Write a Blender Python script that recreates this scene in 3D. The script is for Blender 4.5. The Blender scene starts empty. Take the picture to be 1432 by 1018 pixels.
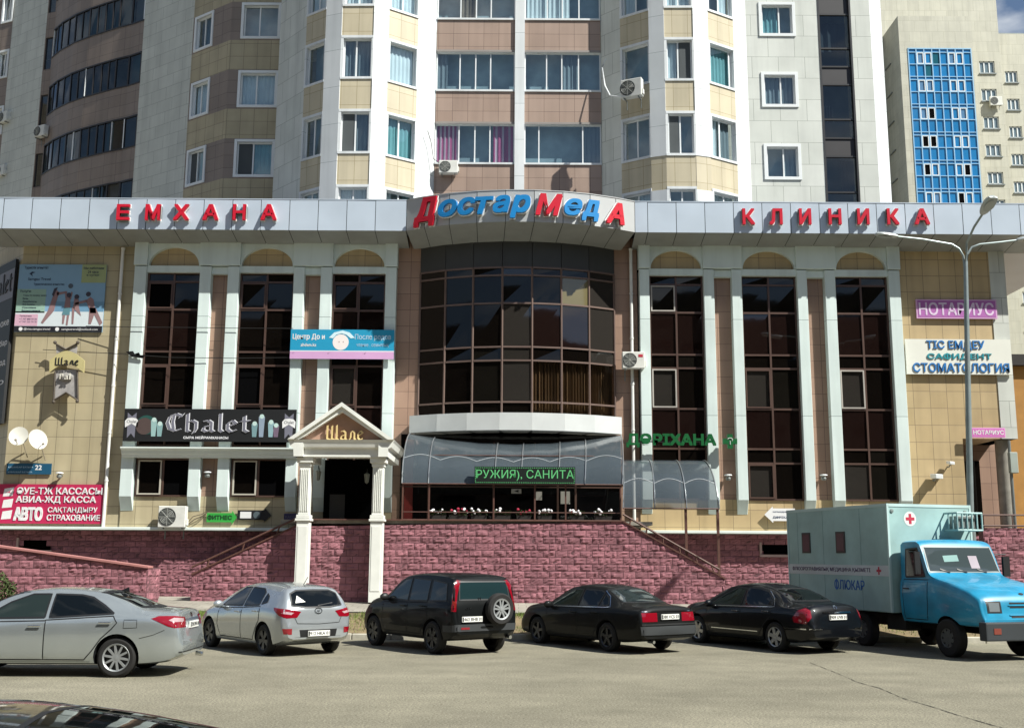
import bpy, bmesh, math, random
import numpy as np
from mathutils import Vector, Matrix, geometry
from mathutils.bvhtree import BVHTree
R = math.radians
sc = bpy.context.scene
COL = sc.collection
rnd = random.Random(7)

# ------------------------------------------------------------------ camera, sky, sun, exposure
FPX, PITCH, ROLL = 1500.0, R(10.13), R(0.35)
CAMP = Vector((0, -39, 2.1))
cam = bpy.data.cameras.new('camera'); camo = bpy.data.objects.new('camera', cam); COL.objects.link(camo)
CROT = Matrix.Rotation(math.pi / 2 + PITCH, 3, 'X') @ Matrix.Rotation(ROLL, 3, 'Z')
camo.matrix_world = Matrix.Translation(CAMP) @ CROT.to_4x4()
cam.sensor_width = 36; cam.lens = FPX / 1432 * 36; cam.clip_end = 2000; cam.clip_start = 0.1
sc.camera = camo
SUN_AZ, SUN_EL = R(58), R(47)          # azimuth measured from the facade normal towards the right
w = bpy.data.worlds.new('World'); sc.world = w; w.use_nodes = True
nt = w.node_tree; bg = nt.nodes['Background']
sky = nt.nodes.new('ShaderNodeTexSky'); sky.sky_type = 'NISHITA'; sky.sun_disc = False
sky.sun_elevation = SUN_EL; sky.sun_rotation = math.pi - SUN_AZ; sky.altitude = 350
sky.air_density = 1.0; sky.dust_density = 0.3; sky.ozone_density = 1.0
# thin drifting cloud in the sky itself
tcw = nt.nodes.new('ShaderNodeTexCoord'); mpw = nt.nodes.new('ShaderNodeMapping'); mpw.inputs['Scale'].default_value = (3, 3, 7)
nzw = nt.nodes.new('ShaderNodeTexNoise'); nzw.inputs['Scale'].default_value = 2.6; nzw.inputs['Detail'].default_value = 7
rpw = nt.nodes.new('ShaderNodeValToRGB'); rpw.color_ramp.elements[0].position = .5; rpw.color_ramp.elements[1].position = .72
mxw = nt.nodes.new('ShaderNodeMixRGB'); mxw.inputs[2].default_value = (9, 9.4, 9.8, 1)
nt.links.new(tcw.outputs['Generated'], mpw.inputs[0]); nt.links.new(mpw.outputs[0], nzw.inputs[0]); nt.links.new(nzw.outputs[0], rpw.inputs[0])
nt.links.new(rpw.outputs[0], mxw.inputs[0]); nt.links.new(sky.outputs[0], mxw.inputs[1]); nt.links.new(mxw.outputs[0], bg.inputs[0])
bg.inputs[1].default_value = 0.056
sl = bpy.data.lights.new('sun', 'SUN'); sl.energy = 4.8; sl.angle = R(0.5); sl.color = (1, .985, .91)
so = bpy.data.objects.new('sun', sl); COL.objects.link(so)
SUNDIR = Vector((math.sin(SUN_AZ) * math.cos(SUN_EL), -math.cos(SUN_AZ) * math.cos(SUN_EL), math.sin(SUN_EL)))
so.rotation_euler = SUNDIR.to_track_quat('Z', 'Y').to_euler(); so.location = SUNDIR * 60
sc.view_settings.view_transform = 'Standard'; sc.view_settings.look = 'None'
sc.view_settings.exposure = 0.8; sc.view_settings.gamma = 1
sc.cycles.max_bounces = 6; sc.cycles.transparent_max_bounces = 8

def at(px, py, Y):
    """the point of the plane y = Y seen at a pixel of the photograph: used to read sizes off the picture"""
    d = CROT @ Vector(((px - 716) / FPX, -(py - 509) / FPX, -1)); return CAMP + d * ((Y - CAMP.y) / d.y)
def ax(px, py, Y): return at(px, py, Y).x
def az(py, Y, px=716): return at(px, py, Y).z
def gnd(px, py, z=0):
    d = CROT @ Vector(((px - 716) / FPX, -(py - 509) / FPX, -1)); return CAMP + d * ((z - CAMP.z) / d.z)

# ------------------------------------------------------------------ materials
def lin(h):
    h = h.lstrip('#'); c = [int(h[i:i + 2], 16) / 255 for i in (0, 2, 4)]
    return tuple(x / 12.92 if x <= .04045 else ((x + .055) / 1.055) ** 2.4 for x in c)
MATS = {}
def newmat(name):
    m = bpy.data.materials.new(name); m.use_nodes = True
    return m, m.node_tree, m.node_tree.nodes['Principled BSDF'], m.node_tree.nodes, m.node_tree.links
def noise_mul(nt, src, amount, scale, coord='Object', detail=5):
    """multiply a colour by slow noise (dirt and wear)"""
    n, l = nt.nodes, nt.links
    tc = n.new('ShaderNodeTexCoord'); nz = n.new('ShaderNodeTexNoise'); nz.inputs['Scale'].default_value = scale; nz.inputs['Detail'].default_value = detail
    l.new(tc.outputs[coord], nz.inputs[0])
    mr = n.new('ShaderNodeMapRange'); mr.inputs[1].default_value = .3; mr.inputs[2].default_value = .7
    mr.inputs[3].default_value = 1 - amount; mr.inputs[4].default_value = 1 + amount * .5; l.new(nz.outputs[0], mr.inputs[0])
    mx = n.new('ShaderNodeMixRGB'); mx.blend_type = 'MULTIPLY'; mx.inputs[0].default_value = 1
    if isinstance(src, tuple): mx.inputs[1].default_value = (*src, 1)
    else: l.new(src, mx.inputs[1])
    l.new(mr.outputs[0], mx.inputs[2]); return mx.outputs[0]
def add_bump(nt, p, scale, strength, dist=.01, coord='Object'):
    n, l = nt.nodes, nt.links
    tc = n.new('ShaderNodeTexCoord'); nz = n.new('ShaderNodeTexNoise'); nz.inputs['Scale'].default_value = scale; nz.inputs['Detail'].default_value = 4
    l.new(tc.outputs[coord], nz.inputs[0]); b = n.new('ShaderNodeBump'); b.inputs['Strength'].default_value = strength; b.inputs['Distance'].default_value = dist
    l.new(nz.outputs[0], b.inputs['Height']); l.new(b.outputs[0], p.inputs['Normal'])
def mat(name, col, rough=.6, metal=0, dirt=.1, dscale=1.5, bump=0, bscale=30, coat=0, spec=.5, emit=0):
    if name in MATS: return MATS[name]
    m, nt, p, n, l = newmat(name); c = lin(col)
    p.inputs['Roughness'].default_value = rough; p.inputs['Metallic'].default_value = metal
    p.inputs['Coat Weight'].default_value = coat; p.inputs['Coat Roughness'].default_value = .04
    p.inputs['Specular IOR Level'].default_value = spec
    if dirt: l.new(noise_mul(nt, c, dirt, dscale), p.inputs['Base Color'])
    else: p.inputs['Base Color'].default_value = (*c, 1)
    if emit:
        p.inputs['Emission Color'].default_value = (*c, 1); p.inputs['Emission Strength'].default_value = emit
    if bump: add_bump(nt, p, bscale, bump)
    MATS[name] = m; return m
def tile(name, c1, c2, cm, wd, ht, ms=.007, off=0.0, rough=.5, dirt=.12, bump=.25, dscale=.8):
    m, nt, p, n, l = newmat(name)
    uv = n.new('ShaderNodeUVMap'); bt = n.new('ShaderNodeTexBrick'); bt.offset = off; bt.squash = 1
    for i, c in (('Color1', c1), ('Color2', c2), ('Mortar', cm)): bt.inputs[i].default_value = (*lin(c), 1)
    bt.inputs['Scale'].default_value = 1; bt.inputs['Mortar Size'].default_value = ms; bt.inputs['Mortar Smooth'].default_value = .1
    bt.inputs['Brick Width'].default_value = wd; bt.inputs['Row Height'].default_value = ht
    l.new(uv.outputs[0], bt.inputs['Vector'])
    c_ = noise_mul(nt, bt.outputs['Color'], dirt, dscale)
    # rain streaks: a second noise drawn out vertically
    tc = n.new('ShaderNodeTexCoord'); mp = n.new('ShaderNodeMapping'); mp.inputs['Scale'].default_value = (2.6, 2.6, .16); nz = n.new('ShaderNodeTexNoise'); nz.inputs['Scale'].default_value = 1.0; nz.inputs['Detail'].default_value = 6
    mr = n.new('ShaderNodeMapRange'); mr.inputs[1].default_value = .45; mr.inputs[2].default_value = .75; mr.inputs[3].default_value = 1.0; mr.inputs[4].default_value = .84
    mx = n.new('ShaderNodeMixRGB'); mx.blend_type = 'MULTIPLY'; mx.inputs[0].default_value = 1
    l.new(tc.outputs['Object'], mp.inputs[0]); l.new(mp.outputs[0], nz.inputs[0]); l.new(nz.outputs[0], mr.inputs[0]); l.new(c_, mx.inputs[1]); l.new(mr.outputs[0], mx.inputs[2])
    l.new(mx.outputs[0], p.inputs['Base Color']); p.inputs['Roughness'].default_value = rough
    b = n.new('ShaderNodeBump'); b.inputs['Strength'].default_value = bump; b.inputs['Distance'].default_value = .008; b.invert = True
    l.new(bt.outputs['Fac'], b.inputs['Height']); l.new(b.outputs[0], p.inputs['Normal'])
    MATS[name] = m; return m
def dark_glass(name, col, rough=.03, ior=1.75, wob=.02):
    m, nt, p, n, l = newmat(name)
    p.inputs['Base Color'].default_value = (*lin(col), 1); p.inputs['Roughness'].default_value = rough; p.inputs['IOR'].default_value = ior
    if wob: add_bump(nt, p, .9, wob, .05)
    MATS[name] = m; return m
def clear_glass(name, tint, ior=1.55, rough=0.0):
    m, nt, p, n, l = newmat(name); n.remove(p)
    t = n.new('ShaderNodeBsdfTransparent'); t.inputs[0].default_value = (*lin(tint), 1)
    g = n.new('ShaderNodeBsdfGlossy'); g.inputs['Roughness'].default_value = rough; g.inputs['Color'].default_value = (.95, .97, 1, 1)
    # Schlick reflectance that is the same from both sides of the sheet
    ge = n.new('ShaderNodeNewGeometry'); dt = n.new('ShaderNodeVectorMath'); dt.operation = 'DOT_PRODUCT'; l.new(ge.outputs['Normal'], dt.inputs[0]); l.new(ge.outputs['Incoming'], dt.inputs[1])
    ab = n.new('ShaderNodeMath'); ab.operation = 'ABSOLUTE'; l.new(dt.outputs['Value'], ab.inputs[0]); om = n.new('ShaderNodeMath'); om.operation = 'SUBTRACT'; om.inputs[0].default_value = 1; l.new(ab.outputs[0], om.inputs[1])
    pw = n.new('ShaderNodeMath'); pw.operation = 'POWER'; pw.inputs[1].default_value = 5; l.new(om.outputs[0], pw.inputs[0]); f0 = ((ior - 1) / (ior + 1)) ** 2
    f = n.new('ShaderNodeMath'); f.operation = 'MULTIPLY_ADD'; f.inputs[1].default_value = 1 - f0; f.inputs[2].default_value = f0; l.new(pw.outputs[0], f.inputs[0]); mx = n.new('ShaderNodeMixShader')
    l.new(f.outputs[0], mx.inputs[0]); l.new(t.outputs[0], mx.inputs[1]); l.new(g.outputs[0], mx.inputs[2])
    l.new(mx.outputs[0], n['Material Output'].inputs[0]); MATS[name] = m; return m

# ------------------------------------------------------------------ mesh builder
ORG = {}
class MB:
    def __init__(s): s.v = []; s.f = []; s.m = []; s.s = []; s.u = {}
    def add(s, vs, fs, mi=0, sm=False):
        b = len(s.v); s.v += [Vector(x) for x in vs]
        for f in fs: s.f.append([b + i for i in f]); s.m.append(mi); s.s.append(sm)
    def poly(s, pts, mi=0): s.add(pts, [list(range(len(pts)))], mi)
    def box(s, x0, x1, y0, y1, z0, z1, mi=0):
        s.obox((x0, y0, z0), (x1 - x0, 0, 0), (0, y1 - y0, 0), (0, 0, z1 - z0), mi)
    def obox(s, o, a, b, c, mi=0):
        o, a, b, c = Vector(o), Vector(a), Vector(b), Vector(c)
        s.add([o, o + a, o + a + b, o + b, o + c, o + a + c, o + a + b + c, o + b + c],
              [(0, 3, 2, 1), (4, 5, 6, 7), (0, 1, 5, 4), (1, 2, 6, 5), (2, 3, 7, 6), (3, 0, 4, 7)], mi)
    def prism(s, pts, d, mi=0, sm=False):
        pts = [Vector(p) for p in pts]; d = Vector(d); n = len(pts)
        s.add(pts + [p + d for p in pts], [list(range(n))[::-1], list(range(n, 2 * n))] + [(i, (i + 1) % n, n + (i + 1) % n, n + i) for i in range(n)], mi, False)
    def tube(s, pts, r, n=8, mi=0, sm=True):
        pts = [Vector(p) for p in pts]; rs = r if isinstance(r, (list, tuple)) else [r] * len(pts); rings = []
        up = Vector((0, 0, 1))
        for i, p in enumerate(pts):
            t = (pts[min(i + 1, len(pts) - 1)] - pts[max(i - 1, 0)]).normalized()
            a = t.cross(up if abs(t.z) < .95 else Vector((1, 0, 0))).normalized(); b = t.cross(a)
            rings.append([p + (a * math.cos(2 * math.pi * k / n) + b * math.sin(2 * math.pi * k / n)) * rs[i] for k in range(n)])
        vs = [v for g in rings for v in g]; fs = []
        for i in range(len(pts) - 1):
            for k in range(n): fs.append((i * n + k, i * n + (k + 1) % n, (i + 1) * n + (k + 1) % n, (i + 1) * n + k))
        s.add(vs, fs, mi, sm); s.add(rings[0], [list(range(n))[::-1]], mi); s.add(rings[-1], [list(range(n))], mi)
    def lathe(s, prof, o, axis='z', n=20, mi=0, sm=True):
        o = Vector(o); vs = []
        for r, h in prof:
            for k in range(n):
                a = 2 * math.pi * k / n; x, y = r * math.cos(a), r * math.sin(a)
                vs.append(o + Vector({'z': (x, y, h), 'y': (x, h, y), 'x': (h, x, y)}[axis]))
        fs = [(i * n + k, i * n + (k + 1) % n, (i + 1) * n + (k + 1) % n, (i + 1) * n + k) for i in range(len(prof) - 1) for k in range(n)]
        s.add(vs, fs, mi, sm)
    def ball(s, c, rx, ry=None, rz=None, n=10, m=7, mi=0):
        ry = ry or rx; rz = rz or rx; c = Vector(c); vs = []
        for i in range(m + 1):
            t = math.pi * i / m
            for k in range(n): a = 2 * math.pi * k / n; vs.append(c + Vector((rx * math.sin(t) * math.cos(a), ry * math.sin(t) * math.sin(a), rz * math.cos(t))))
        s.add(vs, [(i * n + k, i * n + (k + 1) % n, (i + 1) * n + (k + 1) % n, (i + 1) * n + k) for i in range(m) for k in range(n)], mi, True)
    def build(s, name, mats, parent=None, world=True, bevel=0, seg=1, sharp=35, fixn=True, label=None):
        org = Vector((0, 0, 0))
        if parent is not None and world: org = ORG.get(parent.name, Vector((0, 0, 0)))
        me = bpy.data.meshes.new(name); me.from_pydata([tuple(v - org) for v in s.v], [], s.f)
        if not isinstance(mats, (list, tuple)): mats = [mats]
        for m in mats: me.materials.append(m)
        me.polygons.foreach_set('material_index', s.m); me.polygons.foreach_set('use_smooth', s.s)
        bm = bmesh.new(); bm.from_mesh(me)
        if fixn:
            # closed pieces get outward normals; open sheets keep the side they were drawn to face
            seen = set(); closed = []
            for f0 in bm.faces:
                if f0 in seen: continue
                isl = [f0]; seen.add(f0); st = [f0]; op = False
                while st:
                    f = st.pop()
                    for e in f.edges:
                        if len(e.link_faces) < 2: op = True
                        for h in e.link_faces:
                            if h not in seen: seen.add(h); isl.append(h); st.append(h)
                if not op: closed += isl
            if closed: bmesh.ops.recalc_face_normals(bm, faces=closed)
        if bevel:
            bmesh.ops.remove_doubles(bm, verts=bm.verts, dist=1e-5)
            ed = [e for e in bm.edges if len(e.link_faces) == 2 and e.calc_face_angle(0) > R(30)]
            bmesh.ops.bevel(bm, geom=ed, offset=bevel, segments=seg, profile=.6, affect='EDGES', clamp_overlap=True)
        uvl = bm.loops.layers.uv.new('UVMap')
        for f in bm.faces:
            n = f.normal
            if abs(n.z) > .7: t1, t2 = Vector((1, 0, 0)), Vector((0, 1, 0))
            else:
                t1 = Vector((0, 0, 1)).cross(n); t1 = t1.normalized() if t1.length > 1e-6 else Vector((1, 0, 0)); t2 = Vector((0, 0, 1))
                if t1.x < 0 and abs(t1.x) > abs(t1.y): t1 = -t1
            for lp in f.loops: q = lp.vert.co + org; lp[uvl].uv = (q.dot(t1), q.dot(t2))
        bm.to_mesh(me); bm.free()
        if any(s.s): me.set_sharp_from_angle(angle=R(sharp))
        return link(name, me, parent, org, label)
def link(name, me, parent, org=Vector((0, 0, 0)), label=None):
    o = bpy.data.objects.new(name, me); COL.objects.link(o)
    if parent is not None: o.parent = parent; ORG[o.name] = org
    else: ORG[o.name] = Vector((0, 0, 0))
    if label: o['label'] = label
    return o
def tag(o, label, cat, group=None):
    o['label'] = label; o['category'] = cat
    if group: o['group'] = group
    return o
def thing(name, label, cat, loc=(0, 0, 0), rz=0, group=None):
    o = bpy.data.objects.new(name, None); COL.objects.link(o); o.location = loc; o.rotation_euler = (0, 0, rz); o.empty_display_size = .3
    ORG[o.name] = Vector(loc); return tag(o, label, cat, group)
def kind(o, k): o['kind'] = k; return o
def copy_thing(src, loc, rz, label, group=None):
    def rec(o, par):
        c = o.copy(); COL.objects.link(c)
        if par is not None: c.parent = par
        for ch in o.children: rec(ch, c)
        return c
    c = rec(src, None); c.location = loc; c.rotation_euler = (0, 0, rz); c['label'] = label
    if group: c['group'] = group
    ORG[c.name] = Vector(loc); return c

# ------------------------------------------------------------------ lettering
TXC = {}
def text_geo(s, bold=0., shear=0., ext=1.):
    k = (s, bold, shear)
    if k not in TXC:
        c = bpy.data.curves.new('lettering', 'FONT'); c.body = s.replace('Ф', 'О'); c.size = 1; c.offset = bold; c.extrude = .5; c.shear = shear; c.resolution_u = 2
        c.space_character = 1 + 2 * bold
        o = bpy.data.objects.new('lettering', c); COL.objects.link(o); bpy.context.view_layer.update()
        me = bpy.data.meshes.new_from_object(o.evaluated_get(bpy.context.evaluated_depsgraph_get()))
        vs = np.array([v.co[:] for v in me.vertices]); fs = [list(p.vertices) for p in me.polygons]
        for i, ch in enumerate(s):          # the letter Ф is drawn as a ring with a stem through it
            if ch == 'Ф':
                x1 = text_geo(s[:i] + 'О', 0., shear)[0][:, 0].max(); o1 = text_geo('О', 0., shear)[0][:, 0]; xm = x1 - (o1.max() - o1.min()) / 2; n0 = len(vs)
                q = np.array([(xm + a, y, z) for z in (-.52, .52) for a, y in ((-.05, -.06), (.05, -.06), (.05, .78), (-.05, .78))]); vs = np.vstack([vs, q])
                fs += [[n0 + i_ for i_ in f] for f in ((3, 2, 1, 0), (4, 5, 6, 7), (0, 1, 5, 4), (1, 2, 6, 5), (2, 3, 7, 6), (3, 0, 4, 7))]
        bpy.data.objects.remove(o); bpy.data.curves.remove(c); bpy.data.meshes.remove(me)
        TXC[k] = (vs, fs)
    return TXC[k]
def put_text(mb, s, o, u, v, w, h, ext=.012, bold=.0, shear=0., mi=0, lift=.0, grow=0.):
    """write s in the box w x h whose lower left corner is o; u, v are unit vectors along and up the face; letters stand `ext` proud"""
    vs, fs = text_geo(s, 0., shear); o, u, v = Vector(o), Vector(u), Vector(v); n = u.cross(v)
    a, b = vs.min(0), vs.max(0); e = bold * h / 1.0; sx, sy = (w - 2 * e) / (b[0] - a[0]), (h - 2 * e) / (b[1] - a[1]); q = e + grow
    # heavier strokes: the same letter set four times, a little apart, each a hair prouder than the last
    for i, (du, dv) in enumerate(((-1, -1), (1, -1), (1, 1), (-1, 1)) if q > 0 else ((0, 0),)):
        k = ext + .0005 * i
        mb.add([o + u * (e + (p[0] - a[0]) * sx + du * q) + v * (e + (p[1] - a[1]) * sy + dv * q) + n * (lift + (p[2] + .5) * k) for p in vs], fs, mi)
UX, UZ = Vector((1, 0, 0)), Vector((0, 0, 1))
def xz_text(mb, s, x0, x1, z0, z1, y, **k):
    """letters on a face that looks along -y"""
    put_text(mb, s, (x0, y, z0), UX, UZ, x1 - x0, z1 - z0, **k)
# blackletter drawn with a broad slanted pen: strokes are polylines in a box 0..w x 0..1 (x-height .62)
BLK = {
 'C': (.62, [[(.55, .86), (.36, .97), (.16, .84), (.08, .5), (.16, .16), (.36, .03), (.56, .16)], [(.3, .9), (.26, .5), (.3, .12)], [(.5, .78), (.6, .98)]]),
 'h': (.5, [[(.1, .98), (.1, .06), (.18, 0)], [(.1, .5), (.26, .62), (.4, .5), (.4, .12), (.32, -.08)]]),
 'a': (.5, [[(.1, .56), (.26, .62), (.38, .5), (.38, .08), (.46, 0)], [(.38, .36), (.14, .26), (.1, .1), (.22, 0), (.38, .12)]]),
 'l': (.26, [[(.08, .9), (.14, .98), (.14, .1), (.22, 0)]]),
 'e': (.46, [[(.12, .3), (.38, .46), (.26, .62), (.1, .46), (.1, .14), (.22, 0), (.4, .12)]]),
 't': (.36, [[(.16, .86), (.16, .1), (.28, 0)], [(.04, .6), (.32, .6)]]),
 'Ш': (.86, [[(.12, .96), (.12, .12), (.2, .02)], [(.42, .94), (.42, .12), (.34, 0), (.2, .06)], [(.72, .98), (.72, .1), (.84, 0)], [(.42, .1), (.58, 0), (.72, .1)]]),
 'л': (.52, [[(.08, .02), (.18, .12), (.2, .5), (.3, .62)], [(.3, .62), (.42, .5), (.42, .1), (.5, 0)]]),
 'P': (.56, [[(.14, .94), (.14, .04)], [(.04, .9), (.3, .96), (.46, .8), (.44, .5), (.16, .42)]]),
 'а': None, 'е': None}
BLK['а'] = BLK['a']; BLK['е'] = BLK['e']
def blackletter(mb, s, o, u, v, w, h, ext=.02, pen=.07, mi=0, lift=0., gap=.04, ang=38):
    o, u, v = Vector(o), Vector(u), Vector(v); n = u.cross(v); tot = sum(BLK[c][0] for c in s) + gap * (len(s) - 1)
    sx = w / tot; x = 0; k = 0; pa = Vector((math.cos(R(ang)), math.sin(R(ang)))) * pen
    for c in s:
        for st in BLK[c][1]:
            for (a, b) in zip(st, st[1:]):
                a, b = Vector(a), Vector(b); d = (b - a)
                if d.length < 1e-6: continue
                q = [a - pa, a + pa, b + pa, b - pa]
                if abs(d.x * pa.y - d.y * pa.x) < .3 * d.length * pen:
                    e = Vector((-d.y, d.x)).normalized() * pen * .35; q = [a - e, a + e, b + e, b - e]
                mb.prism([o + u * ((x + p.x) * sx) + v * (p.y * h) + n * lift for p in q], n * (ext + .0006 * k), mi); k += 1
        x += BLK[c][0] + gap
# ------------------------------------------------------------------ a vertical plane in plan, u along it, d outwards
class Plane:
    def __init__(s, P, Q):
        s.P = Vector((P[0], P[1], 0)); q = Vector((Q[0], Q[1], 0)); s.L = (q - s.P).length; s.t = (q - s.P).normalized(); s.n = s.t.cross(UZ)
    def p(s, u, d, z): return s.P + s.t * u + s.n * d + UZ * z
    def box(s, mb, u0, u1, d0, d1, z0, z1, mi=0): mb.obox(s.p(u0, d0, z0), s.t * (u1 - u0), s.n * (d1 - d0), UZ * (z1 - z0), mi)
    def quad(s, mb, u0, u1, d, z0, z1, mi=0): mb.poly([s.p(u0, d, z0), s.p(u1, d, z0), s.p(u1, d, z1), s.p(u0, d, z1)], mi)
    def wall(s, mb, u0, u1, z0, z1, holes=(), reveal=.15, mi=0, mr=None):
        us = sorted({u0, u1, *[h[i] for h in holes for i in (0, 1)]}); zs = sorted({z0, z1, *[h[i] for h in holes for i in (2, 3)]})
        for a, b in zip(us, us[1:]):
            for c, d in zip(zs, zs[1:]):
                m1, m2 = (a + b) / 2, (c + d) / 2
                if a < u0 - 1e-6 or b > u1 + 1e-6 or any(h[0] < m1 < h[1] and h[2] < m2 < h[3] for h in holes): continue
                s.quad(mb, a, b, 0, c, d, mi)
        mr = mi if mr is None else mr
        for h in holes:
            a, b, c, d = h[:4]; r = -reveal
            for q in ([(a, 0, c), (a, r, c), (a, r, d), (a, 0, d)], [(b, 0, c), (b, r, c), (b, r, d), (b, 0, d)], [(a, 0, c), (b, 0, c), (b, r, c), (a, r, c)], [(a, 0, d), (b, 0, d), (b, r, d), (a, r, d)]):
                mb.poly([s.p(*t) for t in q], mr)
# ------------------------------------------------------------------ palette
M_BEIGE = tile('beige_tile', '#b2a688', '#a99d7f', '#69604c', .62, .63, .008)
M_BEIGE2 = tile('sand_tile', '#bba57e', '#b19b74', '#6e604a', .62, .63, .008)
M_BROWN = tile('rose_brown_tile', '#9f8270', '#977a68', '#5d463b', .64, .62, .008)
M_PIL = tile('white_composite', '#d3e0dd', '#cedbd8', '#8b9997', 40, 3.6, .012, dirt=.1, dscale=.6)
M_WHITE = mat('white_panel', '#d6dfda', .5, dirt=.08)
M_FASC = mat('silver_composite', '#bcc7d3', .38, metal=.15, dirt=.07, dscale=.7)
M_FASCC = mat('grey_composite', '#b2b4b4', .38, metal=.2, dirt=.07, dscale=.7)
M_SOFF = mat('soffit_grey', '#8f918e', .5, metal=.1, dirt=.12)
M_SEAM = mat('dark_seam', '#1c1e20', .8, dirt=0)
M_WTILE = tile('white_granite_tile', '#cbcdc6', '#c2c5bd', '#84887f', 1.15, .98, .009, .37, dirt=.1)
M_WTILE2 = tile('pale_grey_tile', '#c8cac1', '#c0c2b9', '#888b85', 1.1, .62, .008, .43, dirt=.1)
M_TBEIGE = tile('tower_sand_tile', '#c0b59b', '#b7ac92', '#85754f', .66, .82, .008, dirt=.08)
M_TBROWN = tile('tower_brown_tile', '#a38d7f', '#9a8476', '#5e4a3e', .66, .6, .008, dirt=.08)
M_DBROWN = tile('tower_dark_brown_tile', '#8b7d72', '#83756a', '#57483e', .9, .6, .008, dirt=.08)
M_PVC = mat('white_upvc', '#dfe2e2', .35, dirt=.04)
M_BRFR = mat('brown_anodised_frame', '#5b463e', .4, metal=.3, dirt=.1)
M_BRFR2 = mat('bay_frame', '#75625a', .4, metal=.3, dirt=.1)
M_DKFR = mat('dark_frame', '#2b2a2b', .4, dirt=.1)
M_GLB = dark_glass('blue_black_glass', '#14120f', ior=1.46)
M_GLK = dark_glass('black_glass', '#0d0a08', ior=1.46)
M_GLR = dark_glass('red_brown_glass', '#1a100e')
M_GLG = dark_glass('grey_glass', '#2d2a27')
M_GLT = dark_glass('blue_green_glass', '#1d3a4a', ior=1.6)
M_HOLE = mat('dark_opening', '#040405', .9, dirt=0, spec=.05)
M_CLR = clear_glass('clear_window_glass', '#dbe6ea', 2.0)
M_CLRB = clear_glass('bronze_window_glass', '#cfc3b3', 1.5)
M_ROOM = mat('dim_room', '#a5b8bf', .9, dirt=.2)
M_CURT = mat('white_net_curtain', '#e0e8ea', .9, dirt=.1)
M_CURB = mat('brown_curtain', '#76695a', .9, dirt=.2)
M_BLOCK = mat('red_split_block', '#8e5e66', .9, dirt=.3, dscale=2.2, bump=.8, bscale=26)
_g = M_BLOCK.node_tree; _n = _g.nodes.new('ShaderNodeNewGeometry'); _r = _g.nodes.new('ShaderNodeMapRange'); _r.inputs[3].default_value = .78; _r.inputs[4].default_value = 1.14
_m = _g.nodes.new('ShaderNodeMixRGB'); _m.blend_type = 'MULTIPLY'; _m.inputs[0].default_value = 1; _p = _g.nodes['Principled BSDF']; _s = _p.inputs['Base Color'].links[0].from_socket
_g.links.new(_n.outputs['Random Per Island'], _r.inputs[0]); _g.links.new(_s, _m.inputs[1]); _g.links.new(_r.outputs[0], _m.inputs[2]); _g.links.new(_m.outputs[0], _p.inputs['Base Color'])
M_MORT = mat('block_mortar', '#5f4146', .95, dirt=.2)
M_RUST = mat('brown_painted_steel', '#5a3b32', .55, dirt=.25, dscale=6)
M_STEEL = mat('grey_steel', '#7f8482', .45, metal=.4, dirt=.1)
M_CONC = mat('grey_concrete', '#98948a', .9, dirt=.2, dscale=4, bump=.2)
M_BLACK = mat('matt_black', '#101011', .6, dirt=0)
M_CREAM = mat('cream_render', '#dedbd0', .6, dirt=.1, dscale=2)

# ------------------------------------------------------------------ ground
def road_mat():
    m, nt, p, n, l = newmat('asphalt')
    tc = n.new('ShaderNodeTexCoord')
    def nz(sc_, det, vec=None):
        q = n.new('ShaderNodeTexNoise'); q.inputs['Scale'].default_value = sc_; q.inputs['Detail'].default_value = det
        l.new(vec or tc.outputs['Object'], q.inputs[0]); return q.outputs[0]
    mp = n.new('ShaderNodeMapping'); mp.inputs['Scale'].default_value = (.12, .9, 1); mp.inputs['Rotation'].default_value = (0, 0, .06); l.new(tc.outputs['Object'], mp.inputs[0])
    r = n.new('ShaderNodeValToRGB'); e = r.color_ramp.elements
    e[0].position = .3; e[0].color = (*lin('#747061'), 1); e[1].position = .72; e[1].color = (*lin('#827d6d'), 1)
    l.new(nz(1.0, 6, mp.outputs[0]), r.inputs[0])
    c = r.outputs[0]
    for s_, a in ((.3, .12), (1.7, .09), (30, .42), (90, .5)):
        mr = n.new('ShaderNodeMapRange'); mr.inputs[1].default_value = .32; mr.inputs[2].default_value = .68; mr.inputs[3].default_value = 1 - a; mr.inputs[4].default_value = 1 + a
        l.new(nz(s_, 4), mr.inputs[0]); mx = n.new('ShaderNodeMixRGB'); mx.blend_type = 'MULTIPLY'; mx.inputs[0].default_value = 1
        l.new(c, mx.inputs[1]); l.new(mr.outputs[0], mx.inputs[2]); c = mx.outputs[0]
    # oil spots and damp stains
    for s_, lo, hi, dk in ((1.1, .60, .75, .9), (9, .66, .72, .72), (24, .68, .73, .6)):
        mr = n.new('ShaderNodeMapRange'); mr.inputs[1].default_value = lo; mr.inputs[2].default_value = hi; mr.inputs[3].default_value = 1; mr.inputs[4].default_value = dk
        l.new(nz(s_, 3), mr.inputs[0]); mx = n.new('ShaderNodeMixRGB'); mx.blend_type = 'MULTIPLY'; mx.inputs[0].default_value = 1
        l.new(c, mx.inputs[1]); l.new(mr.outputs[0], mx.inputs[2]); c = mx.outputs[0]
    l.new(c, p.inputs['Base Color']); p.inputs['Roughness'].default_value = .9; p.inputs['Specular IOR Level'].default_value = .25
    add_bump(nt, p, 70, .5, .012); return m
M_ROAD = road_mat()
M_PAVE = tile('paving', '#9b968a', '#918c81', '#6a665d', .5, .5, .01, .5, rough=.9, dirt=.2)
M_SOIL = mat('dry_soil', '#7d6d50', .95, dirt=.35, dscale=2.5, bump=.6, bscale=12)
M_KERB = mat('kerb_concrete', '#aca799', .9, dirt=.25, dscale=3, bump=.3)
KY = -11.0
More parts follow.
